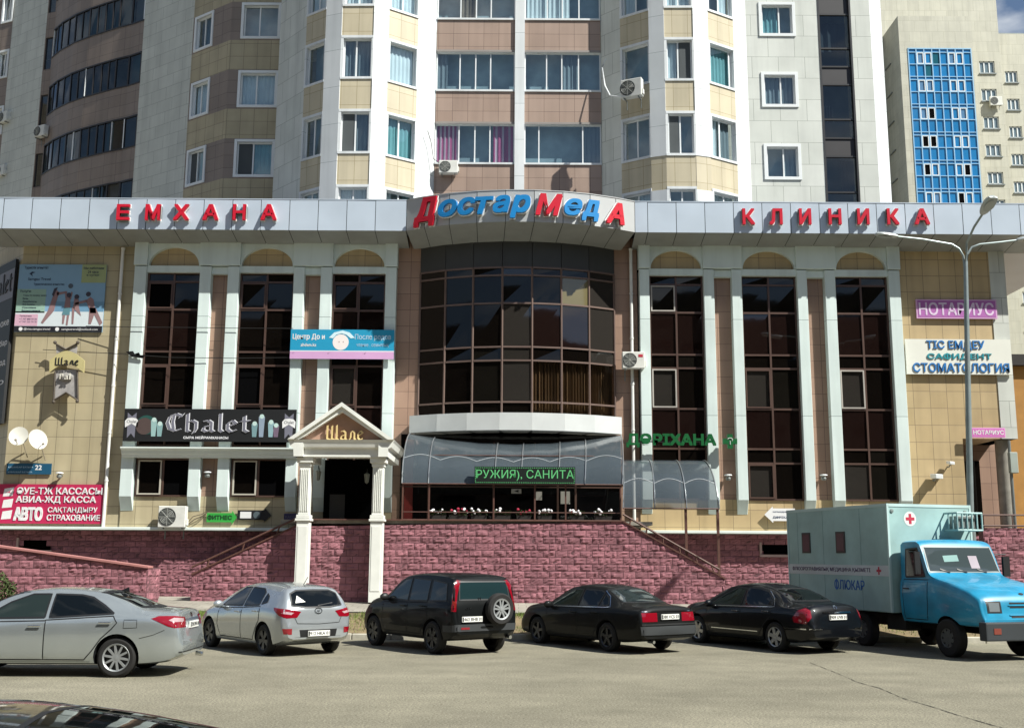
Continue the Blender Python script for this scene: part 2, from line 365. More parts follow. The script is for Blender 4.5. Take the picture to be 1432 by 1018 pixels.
def gz(y): return .14 + .056 * (max(min(y, -3), KY) - KY)
b = MB(); b.poly([(-400, -300, 0), (400, -300, 0), (400, 600, 0), (-400, 600, 0)]); kind(b.build('road', M_ROAD), 'structure')
b = MB()
x = -60.0
while x < 60: b.box(x, x + .985, KY - .16, KY, -.1, .15 + rnd.uniform(-.008, .008)); x += 1.0
kind(b.build('kerb', M_KERB, bevel=.02), 'structure')
b = MB(); b.poly([(-60, KY, .14), (60, KY, .14), (60, -6.3, gz(-6.3)), (-60, -6.3, gz(-6.3))]); kind(b.build('verge', M_SOIL), 'structure')
b = MB(); b.poly([(-60, -6.3, gz(-6.3) + .03), (60, -6.3, gz(-6.3) + .03), (60, -3, gz(-3)), (60, 40, gz(-3)), (-60, 40, gz(-3)), (-60, -3, gz(-3))])
kind(b.build('pavement', M_PAVE), 'structure')
# grass on the verge
M_GRASS = mat('grass_blades', '#62742f', .8, dirt=.45, dscale=3)
b = MB()
for i in range(40000):
    x = rnd.uniform(-16, 16); y = -6.35 - abs(rnd.gauss(0, .8)) if rnd.random() < .75 else rnd.uniform(-10.8, -6.4)
    if y < -10.9: continue
    if math.sin(x * 1.3 + 2) * math.sin(x * .37 + y) + .9 * rnd.random() < .1: continue
    h = rnd.uniform(.03, .12); a = rnd.uniform(0, 6.3); dx, dy = .012 * math.cos(a), .012 * math.sin(a); z = gz(y) - .01
    b.add([(x - dx, y - dy, z), (x + dx, y + dy, z), (x + rnd.gauss(0, .03), y + rnd.gauss(0, .03), z + h)], [(0, 1, 2)])
kind(b.build('grass', M_GRASS, fixn=False), 'stuff')
# cracks in the asphalt
b = MB(); pts = [gnd(*q) for q in ((1132, 926), (1168, 940), (1200, 954), (1230, 962), (1262, 976), (1300, 987), (1340, 1000), (1385, 1013), (1432, 1026))]
for p, q in zip(pts, pts[1:]):
    n_ = 7
    for k in range(n_):
        s0, s1 = p.lerp(q, k / n_), p.lerp(q, (k + 1) / n_); wv = Vector((.3, 1, 0)).normalized() * rnd.choice((.012, .02, .035, .05))
        o = Vector((0, rnd.uniform(-.03, .03), .004)); b.poly([s0 - wv + o, s1 - wv * .8 + o, s1 + wv * .7 + o, s0 + wv + o])
kind(b.build('road_crack', mat('crack_fill', '#2b2822', .95, dirt=.3)), 'structure')

# ------------------------------------------------------------------ split-face block walls
def block_wall(mb, O, t, L, zbot, ztop, bw=.405, bh=.205, amp=.026, back=.35, seed=3, holes=()):
    """rows of rough blocks: O start, t direction, zbot/ztop functions of distance; a mortar sheet lies just behind"""
    rg = random.Random(seed); O = Vector(O); t = Vector(t); n = t.cross(UZ); z0 = min(zbot(0), zbot(L)); k = 0
    zmax = max(ztop(i * L / 60) for i in range(61)); row = 0; z = z0
    while z < zmax:
        u = -(row % 2) * bw / 2
        while u < L:
            a, c = max(u, 0), min(u + bw, L)
            if c - a > .06 and z + .03 < max(ztop(a), ztop(c)) and z + bh > min(zbot(a), zbot(c)):
                um = (a + c) / 2
                if not any(h[0] < um < h[1] and h[2] < z + bh / 2 < h[3] for h in holes):
                    nx, nz_ = 5, 4; base = rg.uniform(.3, 1) * amp; sx, sz = rg.uniform(-.6, .6) * amp, rg.uniform(-.6, .6) * amp; vs = []
                    for j in range(nz_ + 1):
                        for i in range(nx + 1):
                            uu = a + (c - a) * i / nx; zz = min(z + bh * j / nz_, ztop(uu)); ed = i in (0, nx) or j in (0, nz_)
                            uu += (.009 if i == 0 else -.009 if i == nx else rg.uniform(-.015, .015)); zz += (.008 if j == 0 else -.008 if j == nz_ else 0)
                            d = 0 if ed else base + sx * (2 * i / nx - 1) + sz * (2 * j / nz_ - 1) + rg.gauss(0, .45) * amp
                            if ed and not (i in (0, nx) and j in (0, nz_)): d = rg.uniform(0, .3) * amp
                            vs.append(O + t * uu + n * d + UZ * zz)
                    fs = [(j * (nx + 1) + i, j * (nx + 1) + i + 1, (j + 1) * (nx + 1) + i + 1, (j + 1) * (nx + 1) + i) for j in range(nz_) for i in range(nx)]
                    mb.add(vs, fs, 0)
            u += bw
        z += bh; row += 1
    N = 24
    if not holes:
        for i in range(N):
            a, c = L * i / N, L * (i + 1) / N
            p = [O + t * a - n * .004 + UZ * zbot(a), O + t * c - n * .004 + UZ * zbot(c), O + t * c - n * .004 + UZ * (ztop(c) - .003), O + t * a - n * .004 + UZ * (ztop(a) - .003)]
            mb.prism(p, -n * back, 1)
    else:
        pl = Plane(O, O + t * L); mk = MB(); pl.wall(mk, 0, L, z0, zmax, holes, .12); mb.add([v - n * .004 for v in mk.v], mk.f, 1)

# ------------------------------------------------------------------ the clinic (low building across the front)
clinic = thing('clinic_building', 'long low clinic with white pilasters, silver fascia and round glazed bay', 'building', (0, 6, .7))
FY = -1.05
ZF0, ZF1, ZS = az(324, FY), az(281.5, FY), 13.53
XL, XR = -18.55, 18.62
Zr = {k: az(k, 0) for k in (374, 383, 395, 434, 493, 512, 569, 625, 629, 643, 645, 696, 697, 716, 740, 744)}
X = lambda px, row=450, Y=0: ax(px, row, Y)
WY = .32
# plain walls
b = MB(); pl = Plane((XL, WY), (X(183) + .02, WY)); pl.wall(b, 0, pl.L, Zr[740], 14.0)
pl = Plane((-22.5, WY + 4.0), (XL, WY)); pl.wall(b, 0, pl.L, Zr[740], 14.0); b.build('wall', M_BEIGE, clinic)
b = MB(); pl = Plane((X(1262), WY), (18.03, WY)); u_e = X(1340) - X(1262); pl.wall(b, 0, u_e, Zr[740], 14.0); pl.wall(b, u_e, pl.L, az(612, 0, 1380), 14.0)
b.poly([(X(1340), WY, az(612, 0, 1380)), (18.62, WY, az(612, 0, 1380)), (18.62, 6, az(612, 0, 1380)), (X(1340), 6, az(612, 0, 1380))]); b.build('wall', M_BEIGE2, clinic)
b = MB(); b.box(18.03, XR, WY - .03, 12, az(612, 0, 1380), 14.0); b.build('corner_panel', M_WTILE, clinic)
for a, c in ((X(553), X(586) + .1), (X(860) - .1, X(893))): b = MB(); Plane((a, WY), (c, WY)).wall(b, 0, c - a, 3.2, 14.0); b.build('wall', M_BROWN, clinic)
b = MB(); b.box(X(183), X(553), .72, 1.0, Zr[740], 14); b.box(X(893), X(1262), .72, 1.0, Zr[740], 14); b.box(-3.6, 4.0, .9, 1.1, 3.0, 14); b.box(-18.4, 18.4, 7.5, 8, .7, 14.2); b.build('inner_wall', M_HOLE, clinic)
# lower wall strip below the windows and its ledge
for x0, x1, m in ((X(183), X(553), M_BEIGE), (X(893), X(1262), M_BEIGE2)):
    b = MB(); pl = Plane((x0, .27), (x1, .27)); pl.wall(b, 0, x1 - x0, Zr[740], Zr[696]); pl.quad(b, 0, x1 - x0, 0, Zr[696], Zr[696] + .001); b.build('apron_wall', m, clinic)
for x0, x1 in ((XL, -7.0), (X(880), 15.8)):
    b = MB(); b.box(x0, x1, -.06, .5, Zr[744], Zr[740]); b.build('ledge', M_WHITE, clinic, bevel=.01)
b = MB(); b.box(XL, 16.2, .30, 3, Zr[744] - .02, Zr[744]); b.build('overhang', M_SOFF, clinic)
# pilasters
PIL = [(183, 200), (275.5, 291.5), (315, 331), (408, 423), (446, 462), (537.5, 553), (895, 909), (985.5, 1000), (1025, 1039), (1117, 1131), (1156, 1171), (1246, 1262)]
for i, (a, c) in enumerate(PIL):
    x0, x1 = X(a), X(c); b = MB(); zb = Zr[697] if i != 4 and i != 5 else Zr[697]
    b.prism([(x0, 0, zb), (x0, 0, Zr[374] - .03), (x0, WY + .3, Zr[374] - .03), (x0, WY + .3, Zr[716] - .12), (x0, WY - .06, Zr[716] - .02)], (x1 - x0, 0, 0))
    b.build('pilaster', M_PIL, clinic, bevel=.012)
for a, c in ((183, 200), (275.5, 331), (408, 462), (537.5, 553), (895, 909), (985.5, 1039), (1117, 1171), (1246, 1262)):
    b = MB(); b.box(X(a) - .03, X(c) + .03, -.05, WY, Zr[374], 13.9); b.build('pilaster_head', M_PIL, clinic, bevel=.012)
for a, c in ((291.5, 315), (423, 446), (1000, 1025), (1131, 1156)):
    b = MB(); Plane((X(a), .30), (X(c), .30)).wall(b, 0, X(c) - X(a), Zr[716] - .1, Zr[374] - .05); z = Zr[383] - .05
    b.build('niche_panel', M_BROWN, clinic)
    b = MB(); b.box(X(a) + .002, X(c) - .002, .1, .298, z, Zr[374] - .032); b.build('niche_lintel', M_PIL, clinic)
# arches and tall windows
WIN = [(200, 275.5), (331, 408), (462, 537.5), (909, 985.5), (1039, 1117), (1171, 1246)]
def podium_window(x0, x1, wi):
    y = .26; zs = [Zr[k] for k in (383, 395, 434, 493, 512, 569, 625, 645, 696)]
    if wi < 2: zs = zs[:7] + [Zr[629]]
    mid = x0 + (x1 - x0) * .5; xs = [x0, mid, x1]; f = MB(); g = MB(); sash = MB(); rg = random.Random(wi + 4)
    for xx in (x0 + .03, mid, x1 - .03): f.box(xx - .035, xx + .035, y - .05, y + .05, zs[-1], zs[0])
    for z in zs: f.box(x0 + .002, x1 - .002, y - .042, y + .042, z - .035, z + .035)
    opened = {0: {(0, 1): 4}, 1: {(0, 4): 4}}.get(wi, {})
    for r in range(len(zs) - 1):
        for c in (0, 1):
            k = opened.get((c, r))
            if k is None:
                k = 0 if r in (0, 1) else (2 if r in (2, 5) and wi != 1 else (1 if c == 0 or wi < 3 else rg.choice((0, 1))))
                if wi >= 3 and r == 4 and c == 0: k = 3
                if wi >= 4 and r == 7 and c == 0: k = 3
                if wi == 2 and r == 4 and c == 0: k = 3
            j = [rg.uniform(-.012, .012) for _ in range(4)]
            g.add([(xs[c], y + j[0], zs[r + 1]), (xs[c + 1], y + j[1], zs[r + 1]), (xs[c + 1], y + j[2], zs[r]), (xs[c], y + j[3], zs[r])], [(0, 1, 2), (0, 2, 3)], k)
    o = f.build('window', M_BRFR, clinic)
    g.build('pane', [M_GLB, M_GLK, M_GLR, M_GLG, M_HOLE], o)
    cells = {0: [(0, 1), (0, 4)], 1: [(0, 1), (0, 4)], 2: [(0, 1), (0, 4)], 3: [(0, 1), (0, 4)], 4: [(0, 4), (0, 7)], 5: [(0, 4)]}[wi]
    for c, r in cells:
        a, d, zl, zh = xs[c] + .07, xs[c + 1] - .04, zs[r + 1] + .04, zs[r] - .04; t = .05
        for q in ((a, a + t, zl, zh), (d - t, d, zl, zh), (a + t, d - t, zl, zl + t), (a + t, d - t, zh - t, zh)): sash.box(q[0], q[1], y - .075, y - .035, q[2], q[3])
    sash.build('sash', mat('pale_sash', '#a9a39c', .4, dirt=.1) if wi in (3, 5) else M_BRFR, o)
for i, (a, c) in enumerate(WIN):
    x0, x1 = X(a) + .002, X(c) - .002; podium_window(x0, x1, i)
    b = MB(); b.box(x0, x1, .06, WY + .2, Zr[383], Zr[374]); b.build('lintel', M_PIL, clinic)
    # arch surround with the tiled tympanum behind
    cx, rx, zt, zb_ = (x0 + x1) / 2, (x1 - x0) / 2 - .06, az(348, 0), Zr[374] + .002; N = 22
    arc = [(cx - rx * math.cos(math.pi * k / N), zb_ + (zt - zb_) * math.sin(math.pi * k / N)) for k in range(N + 1)]
    b = MB()
    for (xa, za), (xb, zb2) in zip(arc, arc[1:]): b.prism([(xa, .04, za), (xb, .04, zb2), (xb, .04, 14), (xa, .04, 14)], (0, .3, 0))
    b.box(x0, cx - rx, .04, .34, zb_, 14); b.box(cx + rx, x1, .04, .34, zb_, 14)
    b.build('arch', M_PIL, clinic)
    b = MB(); Plane((x0, .22), (x1, .22)).quad(b, 0, x1 - x0, 0, zb_, 14); b.build('tympanum', M_BEIGE2, clinic)
# lower windows under the cornice, the cornice itself
for a, c in ((187, 265), (321, 399), (453, 520)):
    if a == 453: continue
    x0, x1 = ax(a, 670, 0) , ax(c, 670, 0); z0, z1 = Zr[696] - .02, Zr[645] + .05; f = MB(); g = MB(); m_ = x0 + (x1 - x0) * .47; y = .24
    for q in ((x0, x1, z0, z0 + .06), (x0, x1, z1 - .06, z1), (x0, x0 + .06, z0 + .06, z1 - .06), (x1 - .06, x1, z0 + .06, z1 - .06), (m_, m_ + .07, z0 + .06, z1 - .06)): f.box(q[0], q[1], y - .04, y + .04, q[2], q[3])
    o = f.build('window', M_BRFR, clinic); g.poly([(x0, y, z0), (m_, y, z0), (m_, y, z1), (x0, y, z1)], 0); g.poly([(m_, y, z0), (x1, y, z0), (x1, y, z1), (m_, y, z1)], 1); g.build('pane', [M_GLK, M_HOLE], o)
    s = MB()
    for q in ((x0 + .07, m_ - .02, z0 + .07, z0 + .12), (x0 + .07, m_ - .02, z1 - .12, z1 - .07), (x0 + .07, x0 + .12, z0 + .12, z1 - .12), (m_ - .07, m_ - .02, z0 + .12, z1 - .12)): s.box(q[0], q[1], y - .07, y - .03, q[2], q[3])
    s.build('sash', mat('pale_sash2', '#b9b3a6', .4, dirt=.1), o)
b = MB(); xa, xb = ax(168, 636, -.3), ax(416, 636, -.3); prof = [(.2, Zr[643]), (-.12, Zr[643]), (-.16, Zr[643] + .1), (-.2, Zr[643] + .13), (-.24, Zr[629] - .12), (-.36, Zr[629] - .05), (-.36, Zr[629]), (.2, Zr[629])]
b.prism([(xa, y, z) for y, z in prof], (xb - xa, 0, 0)); b.build('cornice', M_WHITE, clinic)
# downpipes
for pts in ([(170, 349), (146, 741)], [(881, 350), (888, 735)]):
    b = MB(); Y = .18; p0, p1 = at(*pts[0], Y), at(*pts[1], Y); xm = (p0.x + p1.x) / 2; b.tube([(xm, Y, p0.z), (xm, Y, p1.z)], .06, 10)
    for k in range(7): zz = p1.z + (p0.z - p1.z) * k / 6; b.tube([(xm, Y, zz), (xm, Y, zz + .06)], .075, 10); b.box(xm - .02, xm + .02, Y, WY, zz, zz + .04)
    b.build('downpipe', mat('white_pipe', '#dcdcd8', .4, dirt=.12, dscale=3), clinic)
# fascia: separate composite panels with dark gaps, two straight wings and a bowed middle
def fascia(segs, name, m, dent=.012):
    """segs: list of (plan front left, plan front right, plan back left, plan back right)"""
    b = MB(); k = MB(); sf = MB(); g = .011; rg = random.Random(len(segs))
    for (P, Q, Pb, Qb) in segs:
        P, Q, Pb, Qb = [Vector((*p, 0)) for p in (P, Q, Pb, Qb)]; t = (Q - P).normalized(); n = t.cross(UZ); j = [rg.uniform(0, dent) for _ in range(4)]
        tb = (Qb - Pb).normalized()
        c = [P + t * g + UZ * ZF0 + n * j[0], Q - t * g + UZ * ZF0 + n * j[1], Q - t * g + UZ * ZF1 + n * j[2], P + t * g + UZ * ZF1 + n * j[3]]
        N = 4; vs = []; bul = rg.uniform(-.016, .014)
        for jj in range(N + 1):
            for ii in range(N + 1):
                s, r = ii / N, jj / N; q = c[0].lerp(c[1], s).lerp(c[3].lerp(c[2], s), r); vs.append(q + n * bul * math.sin(math.pi * s) * math.sin(math.pi * r))
        b.add(vs, [(jj * (N + 1) + ii, jj * (N + 1) + ii + 1, (jj + 1) * (N + 1) + ii + 1, (jj + 1) * (N + 1) + ii) for jj in range(N) for ii in range(N)], 0, True)
        sf.poly([P + t * g + UZ * ZF0, Q - t * g + UZ * ZF0, Qb - tb * g + UZ * ZS, Pb + tb * g + UZ * ZS])
        k.poly([P - n * .03 + UZ * (ZF0 + .005), Q - n * .03 + UZ * (ZF0 + .005), Q - n * .03 + UZ * (ZF1 - .01), P - n * .03 + UZ * (ZF1 - .01)])
        k.poly([P + UZ * (ZF0 + .03), Q + UZ * (ZF0 + .03), Qb + UZ * (ZS + .03), Pb + UZ * (ZS + .03)])
        cp = [P + n * .02, Q + n * .02, Qb, Pb]; b.prism([v + UZ * ZF1 for v in cp], UZ * .03, 0)
    o = b.build(name, m, clinic, fixn=False); sf.build('soffit', M_SOFF, o); k.build('backing', M_SEAM, o)
xs = [-21.4 + .0]; s0 = ax(163, 322, FY)
x = s0
while x > -21.5: x -= 1.055
xs = [];
while x < ax(566, 322, FY) - .3: xs.append(x); x += 1.055
xs.append(ax(568, 322, FY)); fascia([((a, FY), (c, FY), (a, WY + .1), (c, WY + .1)) for a, c in zip(xs, xs[1:])], 'fascia', M_FASC)
x = ax(888, 322, FY); xs = [x, ax(906, 322, FY)]; x = xs[-1]
while x < 21: x += 1.055; xs.append(x)
fascia([((a, FY), (c, FY), (a, WY + .1), (c, WY + .1)) for a, c in zip(xs, xs[1:])], 'fascia', M_FASC)
FXE = xs[-1]
b = MB(); b.box(FXE, FXE + .03, FY, 8, ZF0, ZF1); b.box(18.62, FXE, WY + .1, 8, ZS, ZS + .03); b.build('fascia_return', M_FASC, clinic)
def arc_pts(xa, xb, ye, sag, pxs=None, n=7):
    """points of a shallow bow between (xa, ye) and (xb, ye), bulging towards -y"""
    c = (xb - xa) / 2; r = (c * c + sag * sag) / (2 * sag); cx, cy = (xa + xb) / 2, ye - sag + r
    if pxs is None: A = math.asin(c / r); return [(cx + r * math.sin(-A + 2 * A * k / n), cy - r * math.cos(-A + 2 * A * k / n)) for k in range(n + 1)]
    return [(x, cy - math.sqrt(max(r * r - (x - cx) ** 2, 0))) for x in pxs]
xa, xb = ax(568, 322, FY), ax(888, 322, FY)
pxs = [xa] + [ax(p, 310, FY - 1.0 * max(0, 1 - ((p - 728) / 160) ** 2)) for p in (594, 628.6, 667, 707, 747, 787, 825, 861)] + [xb]
CF = arc_pts(xa, xb, FY, 1.2, pxs)
CBk = [(-3.6 + (x - xa) / (xb - xa) * 7.55, max(-.75, WY)) for x, y in CF]
gl_a, gl_b = X(586), X(860)
GL = arc_pts(gl_a, gl_b, .3, 1.0)
def gl_y(x): return arc_pts(gl_a, gl_b, .3, 1.0, [min(max(x, gl_a), gl_b)])[0][1]
CBk = [((gl_a - .3) + (x - xa) / (xb - xa) * (gl_b - gl_a + .6), 0) for x, y in CF]; CBk = [(x, gl_y(x) + .05) for x, _ in CBk]
fascia([(CF[i], CF[i + 1], CBk[i], CBk[i + 1]) for i in range(len(CF) - 1)], 'fascia', M_FASCC, .004)
b = MB(); b.box(-20.5, 20, -.2, 8, ZF1 - .4, ZF1 - .36); b.build('roof', mat('roof_felt', '#55565a', .9), clinic)
# round glazed bay
def bz(row): return az(row, -.7)
rowsb = [374, 385, 424, 485, 504, 562, 578.5]; zb = [bz(r) for r in rowsb]
f = MB(); g = MB(); cg = MB(); cu = MB(); rg = random.Random(5)
for i, p in enumerate(GL): f.tube([(p[0], p[1] - .02, zb[-1]), (p[0], p[1] - .02, zb[0])], .045, 6)
for i in range(7):
    P, Q = GL[i], GL[i + 1]; pl = Plane(P, Q)
    for z in zb: pl.box(f, 0, pl.L, -.03, .05, z - .03, z + .03)
    for r in range(6):
        k = [[0, 0, 0, 3, 1, 1, 3], [0, 0, 0, 0, 1, 5, 3], [1, 1, 1, 3, 2, 2, 3], [1, 1, 0, 3, 1, 1, 3], [1, 1, 0, 3, -1, -1, -1], [1, 1, 1, 1, -1, -1, -1]][r][i]
        j = [rg.uniform(-.014, .014) for _ in range(4)]
        vs = [pl.p(0, j[0], zb[r + 1]), pl.p(pl.L, j[1], zb[r + 1]), pl.p(pl.L, j[2], zb[r]), pl.p(0, j[3], zb[r])]
        (g if k >= 0 else cg).add(vs, [(0, 1, 2), (0, 2, 3)], max(k, 0))
    if i >= 4:
        n_ = 44; vs = []
        for q in range(n_ + 1):
            u = pl.L * q / n_; d = -.22 + .06 * math.sin(q * 1.35 + i) + .03 * math.sin(q * .6); vs += [pl.p(u, d, zb[6]), pl.p(u, d, zb[3] - .1)]
        cu.add(vs, [(2 * q, 2 * q + 2, 2 * q + 3, 2 * q + 1) for q in range(n_)], 0, True)
bay = f.build('bay_window', M_BRFR2, clinic)
M_GLY = dark_glass('tan_blind_glass', '#6d6547')
g.build('pane', [M_GLB, M_GLK, M_GLR, M_GLG, M_HOLE, M_GLY], bay); cg.build('clear_pane', M_CLRB, bay); cu.build('curtain', M_CURB, bay, fixn=False)
b = MB()
for i in range(7):
    pl = Plane(GL[i], GL[i + 1]); pl.box(b, .008, pl.L - .008, -.1, .03, zb[0] + .04, ZS + .12)
b.build('bay_head', mat('charcoal_panel', '#3b3c3c', .45, dirt=.1), clinic)
LB = arc_pts(ax(573, 595, 0), ax(869, 595, 0), -.15, 1.15); zl0, zl1 = az(601.5, -1.2), zb[-1] - .03
b = MB()
for i in range(7): pl = Plane(LB[i], LB[i + 1]); pl.box(b, 0, pl.L, -.9, .0 + .002 * (i % 2), zl0, zl1)
b.build('bay_sill_band', mat('band_white', '#c6c9c8', .45, dirt=.06), clinic)
# ground floor shop front under the awning
TZ = 3.24          # terrace floor
M_SHOP = dark_glass('shop_glass', '#060607', wob=.01)
xs0, xs1 = -4.05, 4.0; sy = .25
b = MB(); b.box(xs0, xs1, sy, sy + .1, TZ, zl0); shop = b.build('shop_front', M_SHOP, clinic)
b = MB()
for p in (599, 690, 748, 780, 805): x = ax(p, 700, sy); b.box(x - .035, x + .035, sy - .06, sy - .002, TZ, zl0 - .3)
b.box(xs0, xs1, sy - .055, sy - .003, az(682, sy), az(680, sy)); b.build('mullion', M_BRFR, shop)
b = MB(); b.box(ax(565, 700, sy), ax(577, 700, sy), sy - .05, sy - .004, TZ, zl0 - .2); b.build('red_door_leaf', mat('maroon_door', '#6e1f1a', .5, dirt=.2), shop)
wy = sy - .064
for x0, x1, z0, z1 in ((715, 729, 690, 683.5), (749.5, 758, 699, 687), (784, 797, 704, 686.5)): b = MB(); b.box(ax(x0, 690, wy), ax(x1, 690, wy), wy, wy + .006, az(z0, wy), az(z1, wy)); b.build('paper_notice', mat('paper', '#b9b6ac', .8, dirt=.05), shop)
b = MB(); z = az(686.5, wy); xq = ax(719, 690, wy); b.prism([(xq, wy - .004, z), (xq + .16, wy - .004, z + .05), (xq + .16, wy - .004, z - .05)], (0, .003, 0)); b.build('notice_arrow', M_BLACK, shop)
b = MB(); b.box(xs0 - 3.6, xs1 + .7, -3.0, .3, TZ - .12, TZ); b.build('terrace_floor', M_CONC, clinic)
# plinth behind the stairs
def const(z): return lambda u: z
for x0, x1, holes in ((-19.5, -3.0, [(-17.85, -16.7)]), (3.5, 20.0, [(9.1, 10.35)])):
    b = MB(); H = [(h[0] - x0, h[1] - x0, az(773, .5), az(756, .5)) for h in holes]
    block_wall(b, (x0, .5, 0), (1, 0, 0), x1 - x0, const(.5), const(Zr[744] - .02), seed=int(x1) + 30, holes=H); pw = b.build('plinth', [M_BLOCK, M_MORT], clinic, fixn=False)
    for h in holes:
        b = MB(); z0, z1 = az(773, .5), az(756, .5); b.box(h[0], h[1], .62, .66, z0, z1); o = b.build('basement_window', M_GLK if x0 < 0 else M_HOLE, clinic)
        b = MB(); b.box(h[0] - .08, h[1] + .08, .38, .6, z0 - .09, z0 - .001); b.box(h[0] - .08, h[0] - .001, .42, .6, z0, z1); b.build('sill', mat('sill_pinkgrey', '#a8908c', .8), o)
# recessed entrance at the right end
b = MB(); Plane((X(1340) + .05, 2.6), (19, 2.6)).wall(b, 0, 19 - X(1340), .7, 7); b.box(X(1340) - .02, X(1340), .34, 2.6, .7, 6.6); ew = b.build('entrance_wall', M_BROWN, clinic)
b = MB(); x0, x1 = ax(1345, 690, 2.6), ax(1371, 690, 2.6); b.box(x0, x1, 2.5, 2.59, TZ - .2, az(641, 2.6)); b.build('door', M_GLK, clinic)
b = MB(); xc = ax(1407, 690, .9); b.lathe([(.27, .7), (.27, az(612, 0, 1380))], (xc, .9, 0)); b.build('column', M_CONC, clinic)
# ------------------------------------------------------------------ the apartment tower behind the clinic
tower = thing('apartment_tower', 'tall apartment tower with sand and white bays rising behind the clinic', 'building', (0, 14, .7))
ZTOP, ZB0 = 33.5, 14.4
M_STRIP = tile('white_strip_panel', '#d6d9da', '#d0d4d5', '#969fa0', 40, 1.64, .01, dirt=.06)
M_BLIND = mat('grey_blind', '#7e8a90', .8, dirt=.1)
M_PINK = mat('pink_curtain', '#b4567f', .9, dirt=.1)
M_PALEP = mat('pale_pink_curtain', '#d3b9c4', .9, dirt=.1)
M_LILAC = mat('teal_curtain', '#7fb0b4', .9, dirt=.1)
wrg = random.Random(21)
M_CLRD = clear_glass('smoked_window_glass', '#8d9599', 1.7)
def twin(pl, u0, u1, z0, z1, cuts=(.5,), depth=.14, fm=None, fr=.06, curt=None, glass=None, parent=None, trim=0, screen=None):
    """a recessed window: frame with its sashes, glass, and now and then a curtain inside"""
    f = MB(); g = MB(); d = -depth; fm = fm or M_PVC; us = [u0] + [u0 + (u1 - u0) * c for c in cuts] + [u1]
    pl.box(f, u0, u1, d - .03, d + .03, z0, z0 + fr); pl.box(f, u0, u1, d - .03, d + .03, z1 - fr, z1)
    for i, u in enumerate(us):
        a = u if i == 0 else u - fr if i == len(us) - 1 else u - fr / 2
        pl.box(f, a, a + fr, d - .028, d + .028, z0 + fr, z1 - fr)
    for a, c in zip(us, us[1:]):
        j = [wrg.uniform(-.006, .006) for _ in range(4)]
        g.add([pl.p(a, d + j[0], z0), pl.p(c, d + j[1], z0), pl.p(c, d + j[2], z1), pl.p(a, d + j[3], z1)], [(0, 1, 2), (0, 2, 3)])
    pl.quad(f, u0 - .1, u1 + .1, d - .5, z0 - .3, z1 + .3, 1)
    if trim:
        for q in ((u0 - trim, u1 + trim, z0 - trim, z0), (u0 - trim, u1 + trim, z1, z1 + trim), (u0 - trim, u0, z0, z1), (u1, u1 + trim, z0, z1)): pl.box(f, q[0], q[1], -.02, .05, q[2], q[3])
    o = f.build('window', [fm, M_ROOM], parent or tower); g.build('pane', glass or M_CLR, o)
    if screen is not None:
        s = MB(); a, c = us[screen], us[screen + 1]; pl.quad(s, a + fr, c - fr, d + .035, z0 + fr, z1 - fr); s.build('insect_screen', mat('insect_mesh', '#4b5052', .9), o)
    for (a, c, m) in (curt or ()):
        s = MB(); a, c = u0 + (u1 - u0) * a, u0 + (u1 - u0) * c; n_ = max(6, int((c - a) / .045)); vs = []
        for q in range(n_ + 1): dd = d - .12 + .025 * math.sin(q * 1.5); vs += [pl.p(a + (c - a) * q / n_, dd, z0), pl.p(a + (c - a) * q / n_, dd, z1)]
        ms = m if isinstance(m, tuple) else (m,)
        for q in range(n_): s.add([vs[2 * q], vs[2 * q + 2], vs[2 * q + 3], vs[2 * q + 1]], [(0, 1, 2, 3)], (q // 2) % len(ms))
        s.build('curtain', list(ms), o, fixn=False)
    return o
T = lambda px, Y: (ax(px, 125, Y), Y)
def rcurt():
    r = wrg.random()
    return [] if r < .15 else [(.03, .97, M_CURT)] if r < .5 else [(.03, .45, M_CURT)] if r < .7 else [(.55, .97, M_CURT)] if r < .85 else [(.03, .3, M_CURT), (.72, .97, M_LILAC)]
SILLS = [15.18, 18.46, 21.74, 25.02, 28.3]
def bay(pts, kinds, low_solid=False, spec=None):
    for si, (P, Q, kd) in enumerate(zip(pts, pts[1:], kinds)):
        pl = Plane(P, Q)
        if kd == 'wall': b = MB(); pl.wall(b, 0, pl.L, ZB0, ZTOP); b.build('wall', M_WTILE, tower); continue
        if kd == 'plain': b = MB(); pl.wall(b, 0, pl.L, ZB0, ZTOP); b.build('wall', M_STRIP, tower); continue
        if kd == 'strip':
            b = MB(); pl.wall(b, 0, pl.L, ZB0, ZTOP); pl.box(b, -.01, pl.L + .01, .0, .035, 18.37 if low_solid else ZB0, ZTOP, 0)
            if low_solid: pl.box(b, -.01, pl.L + .01, .0, .035, ZB0, 16.9, 0); pl.quad(b, 0, pl.L, .012, 16.9, 18.37, 1)
            b.build('corner_strip', [M_STRIP, M_TBEIGE], tower); continue
        e = .1; holes = [(e, pl.L - e * .6, z, z + 1.74) for z in SILLS]
        b = MB(); pl.wall(b, 0, pl.L, ZB0, ZTOP, holes, .17, 0, 1)
        for h in holes:
            pl.box(b, .0, pl.L, .003, .045, h[2] - .1, h[2], 1); pl.box(b, .0, pl.L, .003, .04, h[3], h[3] + .11, 1)
            pl.box(b, 0, h[0], .003, .03, h[2], h[3], 1); pl.box(b, h[1], pl.L, .003, .03, h[2], h[3], 1)
        b.build('bay_wall', [M_TBEIGE, M_STRIP], tower)
        for k, h in enumerate(holes):
            st = (spec or {}).get((si, k), {}); c = st.get('cuts', (.5,)); twin(pl, h[0], h[1], h[2], h[3], c, .16, curt=st.get('curt', rcurt()), screen=st.get('screen'))
LBAY = [T(388, 5.7), T(425, 4.0), T(453, 3.3), T(475, 3.03), T(520, 3.0), T(541, 3.25), T(583, 4.05), T(609, 4.75)]
